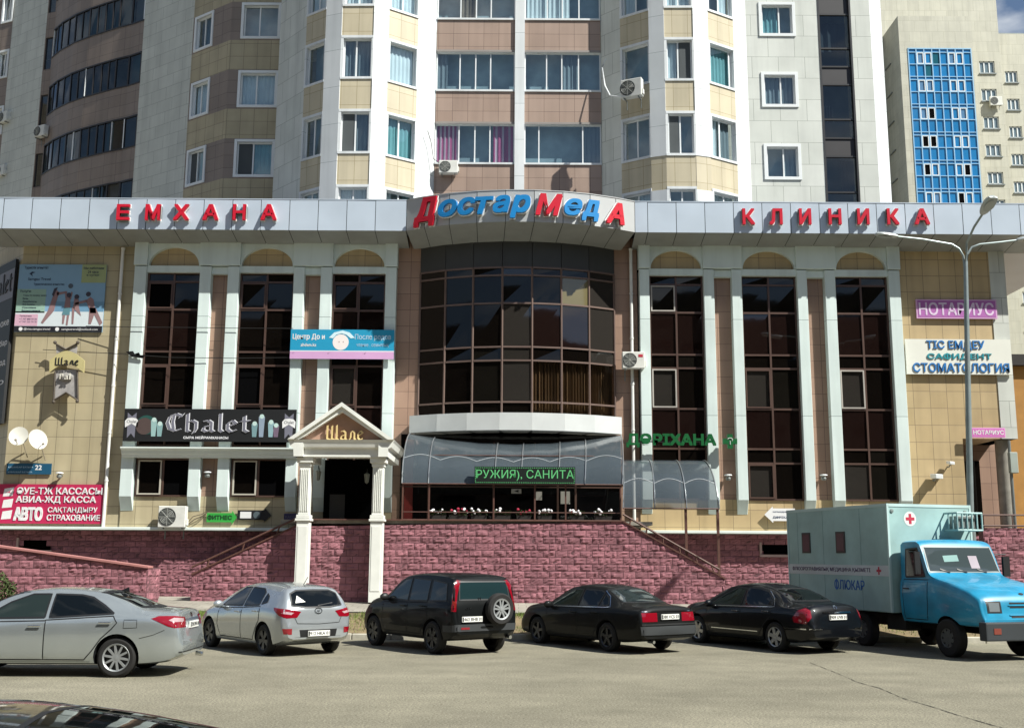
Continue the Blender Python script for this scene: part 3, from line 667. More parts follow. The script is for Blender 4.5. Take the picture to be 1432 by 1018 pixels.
bay(LBAY, ['wall', 'win', 'strip', 'win', 'strip', 'win', 'plain'],
    spec={(1, 2): dict(cuts=(), curt=[]), (1, 1): dict(cuts=(.5,), curt=[]), (3, 1): dict(cuts=(.5,), screen=0, curt=[(.5, 1, M_BLIND)]), (3, 2): dict(cuts=(.45,), curt=[(.02, .98, M_BLIND)]), (5, 2): dict(cuts=(), curt=[(.02, .98, M_CURT)]), (5, 1): dict(cuts=(.45,), curt=[(.02, .98, M_LILAC)])})
RBAY = [T(841, 4.75), T(868, 4.0), T(909, 3.25), T(930, 3.02), T(971, 3.0), T(991.5, 3.22), T(1028, 4.0), T(1046, 4.6)]
bay(RBAY, ['wall', 'win', 'strip', 'win', 'strip', 'win', 'plain'], True,
    spec={(1, 2): dict(cuts=(), curt=[]), (1, 1): dict(cuts=(.5,), curt=[]), (3, 2): dict(cuts=(.45,), screen=1, curt=[(.02, .4, M_CURT)]), (3, 1): dict(cuts=(.48,), screen=0, curt=[]), (5, 2): dict(cuts=(.9,), curt=[(.02, .98, M_LILAC)]), (5, 1): dict(cuts=(.4,), curt=[(.02, .4, M_CURT), (.5, .9, M_BLIND)])})
# loggias between the bays
pl = Plane(T(609, 4.75), T(841, 4.75)); uc0, uc1 = ax(720, 125, 4.75) - pl.P.x, ax(733.5, 125, 4.75) - pl.P.x
LS = [15.33, 18.66, 21.98, 25.32, 28.65]
for k, (a, c) in enumerate(((0.02, uc0), (uc1, pl.L - .02))):
    holes = [(a, c, z, z + 1.76) for z in LS]; b = MB(); pl.wall(b, a, c, ZB0, ZTOP, holes, .2, 0, 1)
    for h in holes: pl.box(b, a, c, .003, .06, h[2] - .08, h[2], 1); pl.box(b, a, c, .002, .03, h[3], h[3] + .09, 2)
    b.build('loggia_wall', [M_TBROWN, M_STRIP, mat('grey_trim', '#8d8782', .6)], tower)
    for i, h in enumerate(holes):
        if k == 0: cuts = (.30, .50, .69); cu_ = {1: [(.0, .29, (M_PALEP, M_PINK)), (.73, .99, (M_PINK, M_PALEP, M_PINK))], 2: [(.0, .14, M_BLIND)], 3: [(.3, .5, M_CURB)]}.get(i, [])
        else: cuts = {1: (.19, .76), 2: (.29, .49, .71)}.get(i, (.3, .5, .72)); cu_ = {3: [(.02, .6, M_CURT)], 2: [(.5, .71, M_BLIND)], 1: [(.78, .98, M_BLIND)]}.get(i, [])
        twin(pl, h[0], h[1], h[2], h[3], cuts, .12, fr=.05, curt=cu_)
b = MB(); pl.wall(b, uc0, uc1, ZB0, ZTOP); pl.box(b, uc0, uc1, 0, .12, ZB0, ZTOP); b.build('loggia_column', M_STRIP, tower)
# flat white wall on the right with three windows and a dark stair strip
pl = Plane(T(1046, 4.6), T(1222, 4.6)); U = lambda px, row=125: ax(px, row, 4.6) - pl.P.x
holes = [(U(1069, 128), U(1112, 128), 18.05 + 3.28 * k, 19.4 + 3.28 * k) for k in range(4)]; g0, g1 = U(1148), U(1195)
b = MB(); pl.wall(b, 0, g0, ZB0, ZTOP, holes, .18, 0, 1); pl.wall(b, g1, pl.L, ZB0, ZTOP); b.build('wall', [M_WTILE, M_PVC], tower)
for k, h in enumerate(holes): twin(pl, h[0], h[1], h[2], h[3], (.55, ) if k != 2 else (.58,), .13, trim=.13, curt=[[(.55, .98, M_BLIND)], [(.02, .98, M_BLIND)], [(.02, .55, M_LILAC)], []][k])
for u in (g0, g1 - .08): b = MB(); pl.box(b, u, u + .08, -.2, .02, ZB0, ZTOP); b.build('strip_post', M_DKFR, tower)
for k in range(6):
    f = MB(); g = MB(); sp = MB(); zs = 16.55 + 3.28 * k; j = wrg.uniform(-.008, .008)
    for a, c in ((zs, zs + .82), (zs + .88, zs + 2.42)): pl.quad(g, g0 + .08, g1 - .08, -.12 + j, a, c)
    for zz in (zs - .03, zs + .82, zs + 2.42): pl.box(f, g0 + .08, g1 - .08, -.15, -.06, zz, zz + .07)
    pl.box(sp, g0 + .08, g1 - .08, -.2, -.1, zs + 2.49, zs + 3.25)
    o = f.build('stair_window', M_DKFR, tower); g.build('pane', M_CLRD, o); sp.build('spandrel', mat('black_spandrel', '#2a2729', .5, dirt=.15), tower)
b = MB(); pl.quad(b, g0, g1, -.9, ZB0, ZTOP); b.build('stair_back', M_ROOM, tower)
for k, (a, c, z0, z1) in enumerate(((.55, .95, 1.0, 2.4), (.12, .4, .95, 1.6), (.05, .9, .95, 2.2), (.5, .8, 1.0, 2.4))):
    s = MB(); zs = 16.55 + 3.28 * (k - 0); w_ = g1 - g0; n_ = 14; vs = []
    for q in range(n_ + 1): vs += [pl.p(g0 + w_ * (a + (c - a) * q / n_), -.4 + .05 * math.sin(q * 1.6), zs + z0 - .1), pl.p(g0 + w_ * (a + (c - a) * q / n_), -.4 + .05 * math.sin(q * 1.6), zs + z1)]
    s.add(vs, [(2 * q, 2 * q + 2, 2 * q + 3, 2 * q + 1) for q in range(n_)], 0, True); s.build('curtain', M_BLIND, tower, fixn=False)
bay([T(1222, 4.6), T(1238, 5.3), (T(1238, 5.3)[0], 16)], ['plain', 'wall'])
# shaded left wing: a flat bay, an oblique facet, a blind grey wall, round balconies, the far end
xl0 = T(388, 5.7)[0]
def banded(pl, holes_z, u0, u1, sill_z, trim=.12, cuts=(.45,)):
    """brown courses at window height, sand courses between"""
    b = MB(); hs = [(u0, u1, z, z + 1.55) for z in sill_z]; zz = ZB0
    edges = sorted([ZB0, ZTOP] + [z - .18 for z in sill_z] + [z + 1.72 for z in sill_z])
    for a, c in zip(edges, edges[1:]):
        m = 1 if any(abs(a - (z - .18)) < .01 for z in sill_z) else 0
        pl.wall(b, 0, pl.L, a, c, [h for h in hs if a < h[2] < c], .16, m, 2)
    b.build('banded_wall', [M_BEIGE, M_DBROWN, M_PVC], tower)
    for i, z in enumerate(sill_z): twin(pl, u0, u1, z, z + 1.55, cuts, .14, trim=trim, curt=[(.45, .98, M_LILAC)] if i % 3 == 1 else [(.02, .98, M_CURT)] if i % 3 == 2 else [], screen=0 if i == 1 else None)
pA, pB = (ax(318, 125, 7), 7), (xl0, 7); pl = Plane(pA, pB); S7 = [15.57, 18.88, 22.2, 25.55, 28.85]
banded(pl, None, ax(336, 125, 7) - pA[0], ax(385, 125, 7) - pA[0], S7)
b = MB(); Plane((xl0, 7), (xl0, 5.7)).wall(b, 0, 1.3, ZB0, ZTOP); b.build('wall', M_WTILE2, tower)
pF = (ax(265, 125, 8.55), 8.55); pl = Plane(pF, pA); banded(pl, None, pl.L * .1, pl.L * .5, S7)
pC = (ax(195, 125, 10.7), 10.7); b = MB(); Plane(pC, pF).wall(b, 0, Plane(pC, pF).L, ZB0, ZTOP); b.build('wall', M_WTILE2, tower)
BAL = [(195, 10.7), (178, 11.15), (160, 11.5), (140, 11.98), (118, 12.55), (98, 13.2), (80, 14.05), (69, 14.9)]
BP = [(ax(p, 125, y), y) for p, y in BAL][::-1]
zs0 = at(140, 131, 11.98).z; hs = at(140, 88, 11.98).z - zs0; SB = [zs0 + 3.3 * k for k in (-2, -1, 0, 1, 2)]
wl = [M_LILAC, M_CURT, M_BLIND]
for k, z in enumerate(SB):
    f = MB(); g = MB(); w_ = MB(); cu = MB(); back = MB()
    for i, (P, Q) in enumerate(zip(BP, BP[1:])):
        pl = Plane(P, Q)
        pl.box(w_, 0, pl.L, -.1, 0, z + hs, z + 3.3); pl.box(f, 0, pl.L, -.08, .03, z, z + .07); pl.box(f, 0, pl.L, -.08, .03, z + hs - .07, z + hs)
        n_ = max(1, round(pl.L / .62)); 
        for q in range(n_ + 1): u = min(pl.L * q / n_, pl.L - .03); pl.box(f, max(u - .03, 0), u + .03, -.06, .01, z + .07, z + hs - .07, 1 if wrg.random() < .1 else 0)
        for q in range(n_):
            a, c = pl.L * q / n_, pl.L * (q + 1) / n_; j = [wrg.uniform(-.008, .008) for _ in range(4)]
            g.add([pl.p(a, -.03 + j[0], z), pl.p(c, -.03 + j[1], z), pl.p(c, -.03 + j[2], z + hs), pl.p(a, -.03 + j[3], z + hs)], [(0, 1, 2), (0, 2, 3)])
            if wrg.random() < (.8 if k == 3 else .3): pl.quad(cu, a + .03, c - .03, -.2, z, z + hs, wrg.choice((0, 0, 1, 2)))
        pl.quad(back, 0, pl.L, -.9, z - .2, z + hs + .2)
    o = f.build('balcony_window', [M_DKFR, M_PVC], tower); g.build('pane', M_CLRD, o); w_.build('balcony_parapet', M_DBROWN, tower); back.build('balcony_back', M_ROOM, o)
    if cu.f: cu.build('curtain', wl, o)
pG = BP[0]; pE1 = (ax(57, 125, 15.1), 15.1); pE0 = (ax(9, 125, 16.9), 16.9); pH = (ax(-40, 125, 18), 18)
pl = Plane(pE1, pG); b = MB(); hl = [(.05, pl.L - .05, z - .6, z + hs - .4) for z in SB]; pl.wall(b, 0, pl.L, ZB0, ZTOP, hl, .1); b.build('wall', M_DBROWN, tower)
for h in hl: twin(pl, h[0], h[1], h[2], h[3], (), .08, fm=M_DKFR)
pl = Plane(pE0, pE1); b = MB(); pl.wall(b, 0, pl.L, ZB0, ZTOP); b.build('wall', M_WTILE2, tower)
pl = Plane(pH, pE0); b = MB(); uw1 = pl.L - .15; uw0 = uw1 - .62
zE = at(18, 74, 17.2).z - .05; hl = [(uw0, uw1, zE + 3.35 * k - 1.45, zE + 3.35 * k) for k in (-2, -1, 0, 1, 2)]; pl.wall(b, 0, pl.L, ZB0, ZTOP, hl, .16, 0, 1); b.build('wall', [M_DBROWN, M_PVC], tower)
for h in hl: twin(pl, *h, (.5,), .14, trim=.12)
# closing walls, roof
b = MB(); b.poly([(*p, ZTOP) for p in [pH, pE0, pE1] + BP + [pF, pA, (xl0, 7)] + LBAY + RBAY[0:] + [T(1222, 4.6), T(1238, 5.3), (T(1238, 5.3)[0], 26), (pH[0], 26)]])
b.build('roof', M_WTILE2, tower)
b = MB(); b.poly([(pH[0], 26, ZB0), (16.2, 26, ZB0), (16.2, 26, ZTOP), (pH[0], 26, ZTOP)]); b.poly([(pH[0], pH[1], ZB0), (pH[0], 26, ZB0), (pH[0], 26, ZTOP), (pH[0], pH[1], ZTOP)])
b.poly([(-24, 9, ZB0), (16, 9, ZB0), (16, 26, ZB0), (-24, 26, ZB0)]); b.build('rear_wall', M_WTILE2, tower)

# ------------------------------------------------------------------ the pale block far behind on the right
block = thing('apartment_block', 'pale distant apartment block with a blue glazed stair front, right of the tower', 'building', (62, 80, .7))
M_FARGL = dark_glass('far_grey_glass', '#6b7b83', ior=1.6)
M_FAR = tile('far_pale_tile', '#bcb9a8', '#b5b2a1', '#98957f', 1.2, 1.2, .012, .5, dirt=.08)
BX = lambda px, row, Y: ax(px, row, Y)
Y0, Y1, Y2 = 70.0, 65.5, 73.0
cx0, cx1 = BX(1263, 150, Y1), BX(1366, 150, Y1); zt1 = az(23, Y1, 1300); ztop = zt1 + 14
def far_window(pl, u0, u1, z0, z1):
    f = MB(); g = MB(); m1, m2 = u0 + (u1 - u0) * .33, u0 + (u1 - u0) * .67
    for q in ((u0, u1, z0, z0 + .12), (u0, u1, z1 - .1, z1), (u0, u0 + .1, z0, z1), (u1 - .1, u1, z0, z1), (m1 - .06, m1 + .06, z0, z1), (m2 - .06, m2 + .06, z0, z1)): pl.box(f, q[0], q[1], -.2, -.1, q[2], q[3])
    pl.box(f, u0 - .1, u1 + .1, 0, .12, z0 - .12, z0, 1); o = f.build('window', [M_PVC, M_STEEL], block); pl.quad(g, u0, u1, -.17, z0, z1); g.build('pane', M_FARGL, o)
x0, x1 = BX(1205, 150, Y0), BX(1404.5, 150, Y0); pl = Plane((x0, Y0), (x1, Y0)); wx0, wx1 = BX(1374, 150, Y0) - x0, BX(1395.5, 150, Y0) - x0
hs_ = [(wx0, wx1, az(103 + 38.7 * k, Y0, 1382), az(86 + 38.7 * k, Y0, 1382)) for k in range(6)]
b = MB(); pl.wall(b, 0, pl.L, 0, ztop, hs_, .2); b.poly([(x1, Y0, 0), (x1, Y2 + 8, 0), (x1, Y2 + 8, ztop), (x1, Y0, ztop)]); b.build('wall', M_FAR, block)
for h in hs_: far_window(pl, *h)
x2 = BX(1500, 150, Y2); pl = Plane((x1, Y2), (x2, Y2)); wa, wb = BX(1409, 150, Y2) - x1, BX(1426.5, 150, Y2) - x1; zt2 = az(48, Y2, 1418)
hs_ = [(wa, wb, az(116 + 38.5 * k, Y2, 1417), az(100 + 38.5 * k, Y2, 1417)) for k in range(13)]
hs_ = [h for h in hs_ if h[2] > 1]; b = MB(); pl.wall(b, 0, pl.L, 0, zt2, hs_, .2); b.poly([(x1, Y2, zt2), (x2, Y2, zt2), (x2, Y2 + 14, zt2), (x1, Y2 + 14, zt2)]); b.build('wall', M_FAR, block)
for h in hs_: far_window(pl, *h)
b = MB(); b.box(x1 + .2, x1 + 4.4, Y2 + .2, Y2 + .3, zt2, zt2 + .22); b.build('roof_rail', M_STEEL, block)
pl = Plane((cx0, Y1), (cx1, Y1)); ga, gb = BX(1271.5, 100, Y1) - cx0, BX(1359.5, 100, Y1) - cx0; zg1 = az(68, Y1, 1310)
b = MB(); pl.wall(b, 0, pl.L, 0, zt1, [(ga, gb, 1, zg1)], .1); Plane((cx0, Y0), (cx0, Y1)).wall(b, 0, Y0 - Y1, 0, zt1); b.poly([(cx1, Y1, 0), (cx1, Y0, 0), (cx1, Y0, zt1), (cx1, Y1, zt1)])
b.poly([(cx0, Y1, zt1), (cx1, Y1, zt1), (cx1, Y0, zt1), (cx0, Y0, zt1)]); b.build('stair_tower_wall', M_FAR, block)
for k in range(5):
    pq = Plane((cx0, Y0), (cx0, Y1)); far_window(pq, .4, 1.8, az(100 + 39.5 * k, Y0, 1240), az(84 + 39.5 * k, Y0, 1240))
M_BLUE = mat('blue_stained_glass', '#2477ad', .06, dirt=.12, dscale=.25, coat=.3)
M_BLUED = mat('green_replacement_pane', '#1f5c6a', .08, dirt=.1)
M_BLUEG = mat('grey_blue_pane', '#5d83a6', .08, dirt=.1)
SASH = []; f = MB(); g = MB(); n_ = 8; du = (gb - ga) / n_; rg = random.Random(3); zc = zg1; fl = (az(150.9, Y1, 1310) - az(190.9, Y1, 1310)); floor = 0
for i in range(n_ + 1): pl.box(f, ga + du * i - .05, ga + du * i + .05, -.08, .06, 1, zg1)
z = zg1; pl.box(f, ga, gb, -.08, .07, z - .12, z); z -= .12
special = {(0, 3): 1, (1, 2): 1, (2, 2): 2, (4, 2): 3, (6, 1): 3, (6, 2): 3, (8, 1): 3, (8, 6): 3, (10, 5): 3}
row = 0
first = True
while z > 2:
    for hgt, kind_ in ((.36, 'low'), (1.36 if True else 0, 'open'), (1.4, 'pane')):
        zb_ = z - hgt * fl / 3.2
        for i in range(n_):
            k = special.get((row, i), 0) if kind_ != 'low' else 0
            if kind_ == 'open' and i in (1, 2, 5, 6) and k == 0: k = 2 if rg.random() < .35 else 0
            j = rg.uniform(-.01, .01); g.add([pl.p(ga + du * i, -.03 + j, zb_), pl.p(ga + du * (i + 1), -.03 - j, zb_), pl.p(ga + du * (i + 1), -.03 + j, z), pl.p(ga + du * i, -.03, z)], [(0, 1, 2, 3)], k)
            if kind_ == 'open' and i in (1, 2, 5, 6):
                a, c = ga + du * i + .06, ga + du * (i + 1) - .06
                sash = MB()
                for q in ((a, c, zb_ + .04, zb_ + .12), (a, c, z - .12, z - .04), (a, a + .09, zb_ + .12, z - .12), (c - .09, c, zb_ + .12, z - .12)): pl.box(sash, q[0], q[1], -.02, .05, q[2], q[3])
                SASH.append(sash)
        pl.box(f, ga, gb, -.075, .055, zb_ - .04, zb_ + .04); z = zb_
        if kind_ != 'low': row += 1
o = f.build('glazed_front', mat('pale_blue_mullion', '#8db8d6', .4, dirt=.05), block); g.build('pane', [M_BLUE, M_BLUED, M_BLUEG, M_HOLE], o)
for s in SASH: s.build('sash', M_PVC, o)
# low ochre building seen past the corner
low = thing('ochre_building', 'low ochre building with a dark roof edge behind the entrance column', 'building', (24, 28, .7))
b = MB(); b.box(19.5, 34, 24, 34, .5, az(512, 24, 1424)); b.build('wall', mat('ochre_render', '#a5773a', .8, dirt=.15), low)
b = MB(); b.box(19.2, 34.4, 23.6, 34.4, az(512, 24, 1424), az(497, 24, 1424)); b.build('roof', mat('dark_roof', '#2b2724', .8), low)
# the block across the road, seen only as a mirror image in the glazing
opp = thing('opposite_block', 'dark apartment block with pale balconies, mirrored in the round bay glazing', 'building', (-12, -95, 0))
b = MB(); b.box(-115, 95, -110, -92, 0, 34); b.box(78, 95, -92, -12, 0, 58); b.box(-115, -98, -92, -12, 0, 58); b.build('wall', mat('opposite_wall', '#4e4238', .9, dirt=.2), opp)
b = MB()
for k in range(10):
    for i in range(24): b.box(-112 + 8.6 * i, -107.6 + 8.6 * i, -93.2, -92, 2.6 + 3 * k, 3.7 + 3 * k)
b.build('balcony', mat('opposite_balcony', '#77736b', .9), opp)
# ------------------------------------------------------------------ terrace wall, stairs side walls, ramp, railings
TY = -3.1
def TP(px, row): return at(px, row, TY)
tl0, tl1, tr0, tr1 = TP(268, 804), TP(414, 736), TP(871, 729.5), TP(1014, 810)
terrace = thing('terrace_wall', 'rough red block terrace wall with sloping stair ends below the awning', 'wall', (0, TY, .6))
def ttop(u):
    x = tl0.x + u; z = tl1.z
    if x < tl1.x: return tl0.z + (x - tl0.x) / (tl1.x - tl0.x) * (tl1.z - tl0.z)
    if x > tr0.x: return tr0.z + (x - tr0.x) / (tr1.x - tr0.x) * (tr1.z - tr0.z)
    return tl1.z + (x - tl1.x) / (tr0.x - tl1.x) * (tr0.z - tl1.z)
b = MB(); block_wall(b, (tl0.x, TY, 0), (1, 0, 0), tr1.x - tl0.x, const(.5), ttop, bw=.405, bh=.222, seed=11); b.build('block_face', [M_BLOCK, M_MORT], terrace, fixn=False)
b = MB()
for p, q in ((tl0, tl1), (tr0, tr1)): d = (q - p); b.obox(p + Vector((0, -.06, .0)), d, (0, .42, 0), (0, 0, .05))
b.box(tl1.x, tr0.x, TY - .06, TY + .42, tr0.z, tr0.z + .04); b.build('coping', M_RUST, terrace)
b = MB()
for k in range(9):
    t = k / 9
    for p, q in ((tl1, tl0), (tr0, tr1)): a = p.lerp(q, t); c = p.lerp(q, (k + 1) / 9); b.box(min(a.x, c.x), max(a.x, c.x), TY + .36, -.1, .5, c.z + .05)
b.build('stair', M_CONC, terrace)
def rail(name, label, pts, r, posts, low):
    t = thing(name, label, 'handrail', pts[0]); b = MB(); b.tube(pts, r, 8); b.build('rail', M_RUST, t)
    for k in range(posts):
        s = (k + .5) / posts; p = Vector(pts[0]).lerp(Vector(pts[-1]), s); q = Vector(low[0]).lerp(Vector(low[1]), s); b = MB(); b.tube([q + Vector((-.06, 0, .03)), p], r * .8, 6); b.build('post', M_RUST, t)
    return t
rail('handrail', 'brown handrail climbing the left terrace steps beside the portico', [TP(268, 793), TP(416, 724)], .035, 3, (tl0, tl1))
rail('handrail', 'brown handrail descending to the right under the small awning', [TP(871, 719), TP(1006, 796)], .035, 6, (tr0, tr1))
ramp = thing('ramp_wall', 'low red block ramp wall with sloping pink coping behind the silver saloon', 'wall', (-17, -4.6, .6))
r0, r1 = at(-60, 757, -4.6), at(207, 794, -4.6); rt = lambda u: r0.z + (r1.z - r0.z) * u / (r1.x - r0.x)
b = MB(); block_wall(b, (r0.x, -4.6, 0), (1, 0, 0), r1.x - r0.x, const(.4), rt, bw=.45, bh=.245, seed=5); block_wall(b, (r1.x + .0, -4.6, 0), (0, 1, 0), 1.2, const(.4), const(r1.z), bh=.245, seed=9); b.build('block_face', [M_BLOCK, M_MORT], ramp, fixn=False)
b = MB(); b.obox(r0 + Vector((0, -.09, 0)), (r1 - r0) * 1.005, (0, .5, 0), (0, 0, .06)); b.build('coping', mat('pink_coping', '#a5706c', .8, dirt=.2), ramp)
rw = thing('block_wall', 'red block wall with a thin rail behind the truck cab', 'wall', (20, -1.4, .6))
q0 = at(1374, 738, -1.4); b = MB(); block_wall(b, (q0.x, -1.4, 0), (1, 0, 0), 6, const(.5), const(q0.z), bh=.235, seed=19); b.build('block_face', [M_BLOCK, M_MORT], rw, fixn=False)
b = MB(); b.tube([(q0.x, -1.3, q0.z + .45), (q0.x + 6, -1.3, q0.z + .45)], .03); b.tube([(q0.x, -1.3, q0.z + .08), (q0.x + 6, -1.3, q0.z + .08)], .03)
for k in range(6): b.tube([(q0.x + .1 + k, -1.3, q0.z), (q0.x + .1 + k, -1.3, q0.z + .45)], .02)
b.build('rail', M_RUST, rw)
ps = thing('service_pole', 'grey post with a meter box beside the entrance column', 'post', (at(1417, 700, .3).x, .3, 2.5))
xq = ORG[ps.name].x; b = MB(); b.tube([(xq, .3, .7), (xq, .3, az(616, .3, 1417))], .06); b.build('post', M_STEEL, ps)
b = MB(); b.box(xq - .12, xq + .17, .05, .25, az(662, .3, 1417), az(633, .3, 1417)); b.build('meter_box', mat('grey_box', '#9aa39b', .6), ps, bevel=.02)

# ------------------------------------------------------------------ portico
PY = -3.55
por = thing('entrance_portico', 'white gabled portico on two fluted columns with gold lettering', 'portico', (at(480, 836, PY).x, PY, .7))
M_POR = mat('portico_white', '#e0e1da', .6, dirt=.1, dscale=2)
zc0, zc1, zc2 = az(640, PY, 480), az(653, PY, 480), az(725, PY, 480); zf = .6; cw = .41
cxs = [ax(425.5, 720, PY), ax(528, 720, PY)]
for cx_ in cxs:
    b = MB(); h = cw / 2; y0, y1 = PY - h, PY + h
    b.box(cx_ - h + .03, cx_ + h - .03, y0 + .03, y1 - .03, zc2 + .12, zc1)
    b.box(cx_ - h, cx_ + h, y0, y1, zf, zc2 - .1)
    for s in (-1, 0, 1): pass
    for k in range(5): x = cx_ - .12 + .06 * k; b.box(x - .014, x + .014, y0 + .005, y0 + .0295, zc2 + .22, zc1 - .08)
    b.box(cx_ - h + .05, cx_ + h - .05, y0 - .015, y0 - .001, zf + .35, zc2 - .25)
    co = b.build('column', M_POR, por, bevel=.008)
    b = MB(); b.box(cx_ - h - .05, cx_ + h + .05, y0 - .05, y1 + .05, zc2 - .09, zc2 - .01); b.box(cx_ - h - .02, cx_ + h + .02, y0 - .02, y1 + .02, zc2, zc2 + .11)
    b.build('band', M_POR, co, bevel=.01)
    b = MB(); b.box(cx_ - h - .0, cx_ + h + .0, y0 - .0, y1, zc1, zc1 + .12); b.box(cx_ - h - .06, cx_ + h + .06, y0 - .06, y1 + .06, zc1 + .121, zc0 - .002); b.build('capital', M_POR, co, bevel=.012)
ex0, ex1 = cxs[0] - .33, cxs[1] + .33; ze = az(617, PY, 480); zm = az(627, PY, 480)
b = MB(); b.prism([(ex0, y, z) for y, z in ((PY - .33, zc0), (PY - .33, zm - .05), (PY - .45, zm), (PY - .5, ze - .08), (PY - .55, ze), (PY + .3, ze), (PY + .3, zc0))], (ex1 - ex0, 0, 0))
for s, xx in ((-1, ex0), (1, ex1)):
    pr = [(xx, zc0), (xx + s * .02, zm - .05), (xx + s * .12, zm), (xx + s * .17, ze - .08), (xx + s * .22, ze), (xx - s * .3, ze), (xx - s * .3, zc0)]
    b.prism([(x, PY - .5, z) for x, z in pr], (0, 3.5, 0))
b.build('entablature', M_POR, por)
apex = at(482, 564, PY - .4); hw = (ex1 - ex0) / 2 + .2; xc = (ex0 + ex1) / 2; b = MB(); th = .2
for s in (-1, 1):
    for k, (yo, t0, t1) in enumerate(((PY - .62, .0, .09), (PY - .52, .09, .2))):
        p = [(xc + s * hw, ze + .0 + 0), (xc, apex.z), (xc, apex.z - t1 * 1.5), (xc + s * (hw - t1 * 1.7), ze + .0)] if k else [(xc + s * hw, ze + .002), (xc, apex.z + .01), (xc, apex.z - .13), (xc + s * (hw - .2), ze + .002)]
        b.prism([(x, yo, z) for x, z in p], (0, .1 if not k else 3.4, 0))
b.build('gable', M_POR, por)
b = MB(); b.prism([(xc - hw + .35, PY - .3, ze + .01), (xc + hw - .35, PY - .3, ze + .01), (xc, PY - .3, apex.z - .3)], (0, .1, 0)); b.build('tympanum', mat('tympanum_brown', '#a1806e', .8, dirt=.12), por)
b = MB(); b.box(ex0 + .3, ex1 - .3, PY + .3, -.06, ze - .25, ze - .15); b.build('ceiling', M_SOFF, por)
b = MB(); x0, x1 = ax(453, 690, -.1), ax(521, 690, -.1); b.box(x0, x1, -.12, -.06, TZ - .2, az(643, -.1, 480)); b.build('doorway', M_HOLE, por)
b = MB(); xg = ax(461, 700, -.14); b.box(xg, xg + .55, -.15, -.125, TZ - .1, TZ + 1.0); b.build('door_panel', mat('dim_door', '#3a3836', .7), por)
sg = MB(); r_ = (ax(455, 605, PY - .42), ax(509, 605, PY - .42)); blackletter(sg, 'Шале', (r_[0], PY - .34, az(615.5, PY - .34, 482)), UX, UZ, r_[1] - r_[0], az(595, PY, 482) - az(615.5, PY, 482), ext=.07, pen=.062, lift=.03)
o = sg.build('gold_lettering', mat('gold_letter', '#d8bf86', .45, dirt=.1)); tag(o, 'gold blackletter word fixed in the portico gable', 'sign lettering')
def lantern(px, row, lab):
    p = at(px, row, -.35); t = thing('wall_lantern', lab, 'lantern', p, group='lanterns inside the portico'); x, y, z = p
    b = MB(); b.tube([(x, -.05, z + .2), (x, y, z + .32), (x, y, z + .2)], .015, 6); b.build('bracket', M_BLACK, t)
    b = MB(); b.lathe([(.0, .2), (.11, .12), (.1, .1), (.07, -.16), (.0, -.22)], (x, y, z), n=6, sm=False); b.build('lamp_body', mat('lantern_glass', '#8d9088', .3), t)
lantern(445, 664, 'black wall lantern at the left inside the portico'); lantern(513, 668, 'dim wall lantern right of the portico doorway')

# ------------------------------------------------------------------ awnings
def poly_mat():
    m, nt, p, n, l = newmat('smoked_polycarbonate'); p.inputs['Base Color'].default_value = (*lin('#4d565c'), 1); p.inputs['Roughness'].default_value = .16
    p.inputs['IOR'].default_value = 1.6; p.inputs['Alpha'].default_value = .7; add_bump(nt, p, 1.3, .25, .06); return m
M_POLY = poly_mat()
def awning(name, label, xb0, xb1, xf0, xf1, yb, zb_, yf, zf_, ribs, arch=0):
    t = thing(name, label, 'awning', ((xf0 + xf1) / 2, yf, zf_)); NU, NV = 48, 14; b = MB(); vs = []
    def S(s, v):
        a = v * math.pi / 2 * .94; cy, cz = math.sin(a), (1 - math.cos(a)) ** .9
        y = yb + (yf - yb) * cy / math.sin(math.pi / 2 * .94); z = zb_ + (zf_ - zb_) * cz / ((1 - math.cos(math.pi / 2 * .94)) ** .9)
        z += arch * (1 - v) * (abs(2 * s - 1) ** 2)
        x = (xb0 + (xb1 - xb0) * s) * (1 - v) + (xf0 + (xf1 - xf0) * s) * v
        f = 1 if not ribs else abs(math.sin(math.pi * s * (len(ribs) - 1)))
        return Vector((x, y - .035 * f * math.sin(math.pi * v), z + .03 * f * math.sin(math.pi * v)))
    for j in range(NV + 1):
        for i in range(NU + 1): vs.append(S(i / NU, j / NV))
    b.add(vs, [(j * (NU + 1) + i, j * (NU + 1) + i + 1, (j + 1) * (NU + 1) + i + 1, (j + 1) * (NU + 1) + i) for j in range(NV) for i in range(NU)], 0, True)
    b.build('sheet', M_POLY, t, fixn=False, sharp=80)
    for s in ribs:
        b = MB(); b.tube([S(s, j / NV) + Vector((0, -.02, .015)) for j in range(NV + 1)], .02, 6); b.build('rib', mat('aluminium_strip', '#a9adb0', .3, metal=.7, dirt=.05), t)
    b = MB(); b.tube([S(i / 60, .66 - .06 * abs(math.sin(math.pi * i / 60 * (len(ribs) - 1)))) + Vector((0, -.004, .004)) for i in range(61)], .008, 5); b.build('highlight_strip', mat('highlight_white', '#dfe3e5', .25, metal=.3, dirt=0), t)  # sun glint along the bent sheet, modelled as a thin pale tube
    b = MB(); b.tube([S(0, 1), S(1, 1)], .025, 6); b.tube([S(0, .6) + Vector((0, .03, -.03)), S(1, .6) + Vector((0, .03, -.03))], .02, 6); b.build('front_bar', M_RUST, t)
    return t, S
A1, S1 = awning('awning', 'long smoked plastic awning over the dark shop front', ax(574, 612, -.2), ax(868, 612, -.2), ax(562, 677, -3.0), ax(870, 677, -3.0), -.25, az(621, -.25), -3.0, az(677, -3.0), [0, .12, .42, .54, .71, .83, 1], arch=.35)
for p in (563, 600, 690.5, 748, 791, 868):
    x = ax(p, 700, -2.95); b = MB(); b.box(x - .025, x + .025, -2.97, -2.92, TZ, az(677, -3.0)); b.build('post', M_RUST, A1)
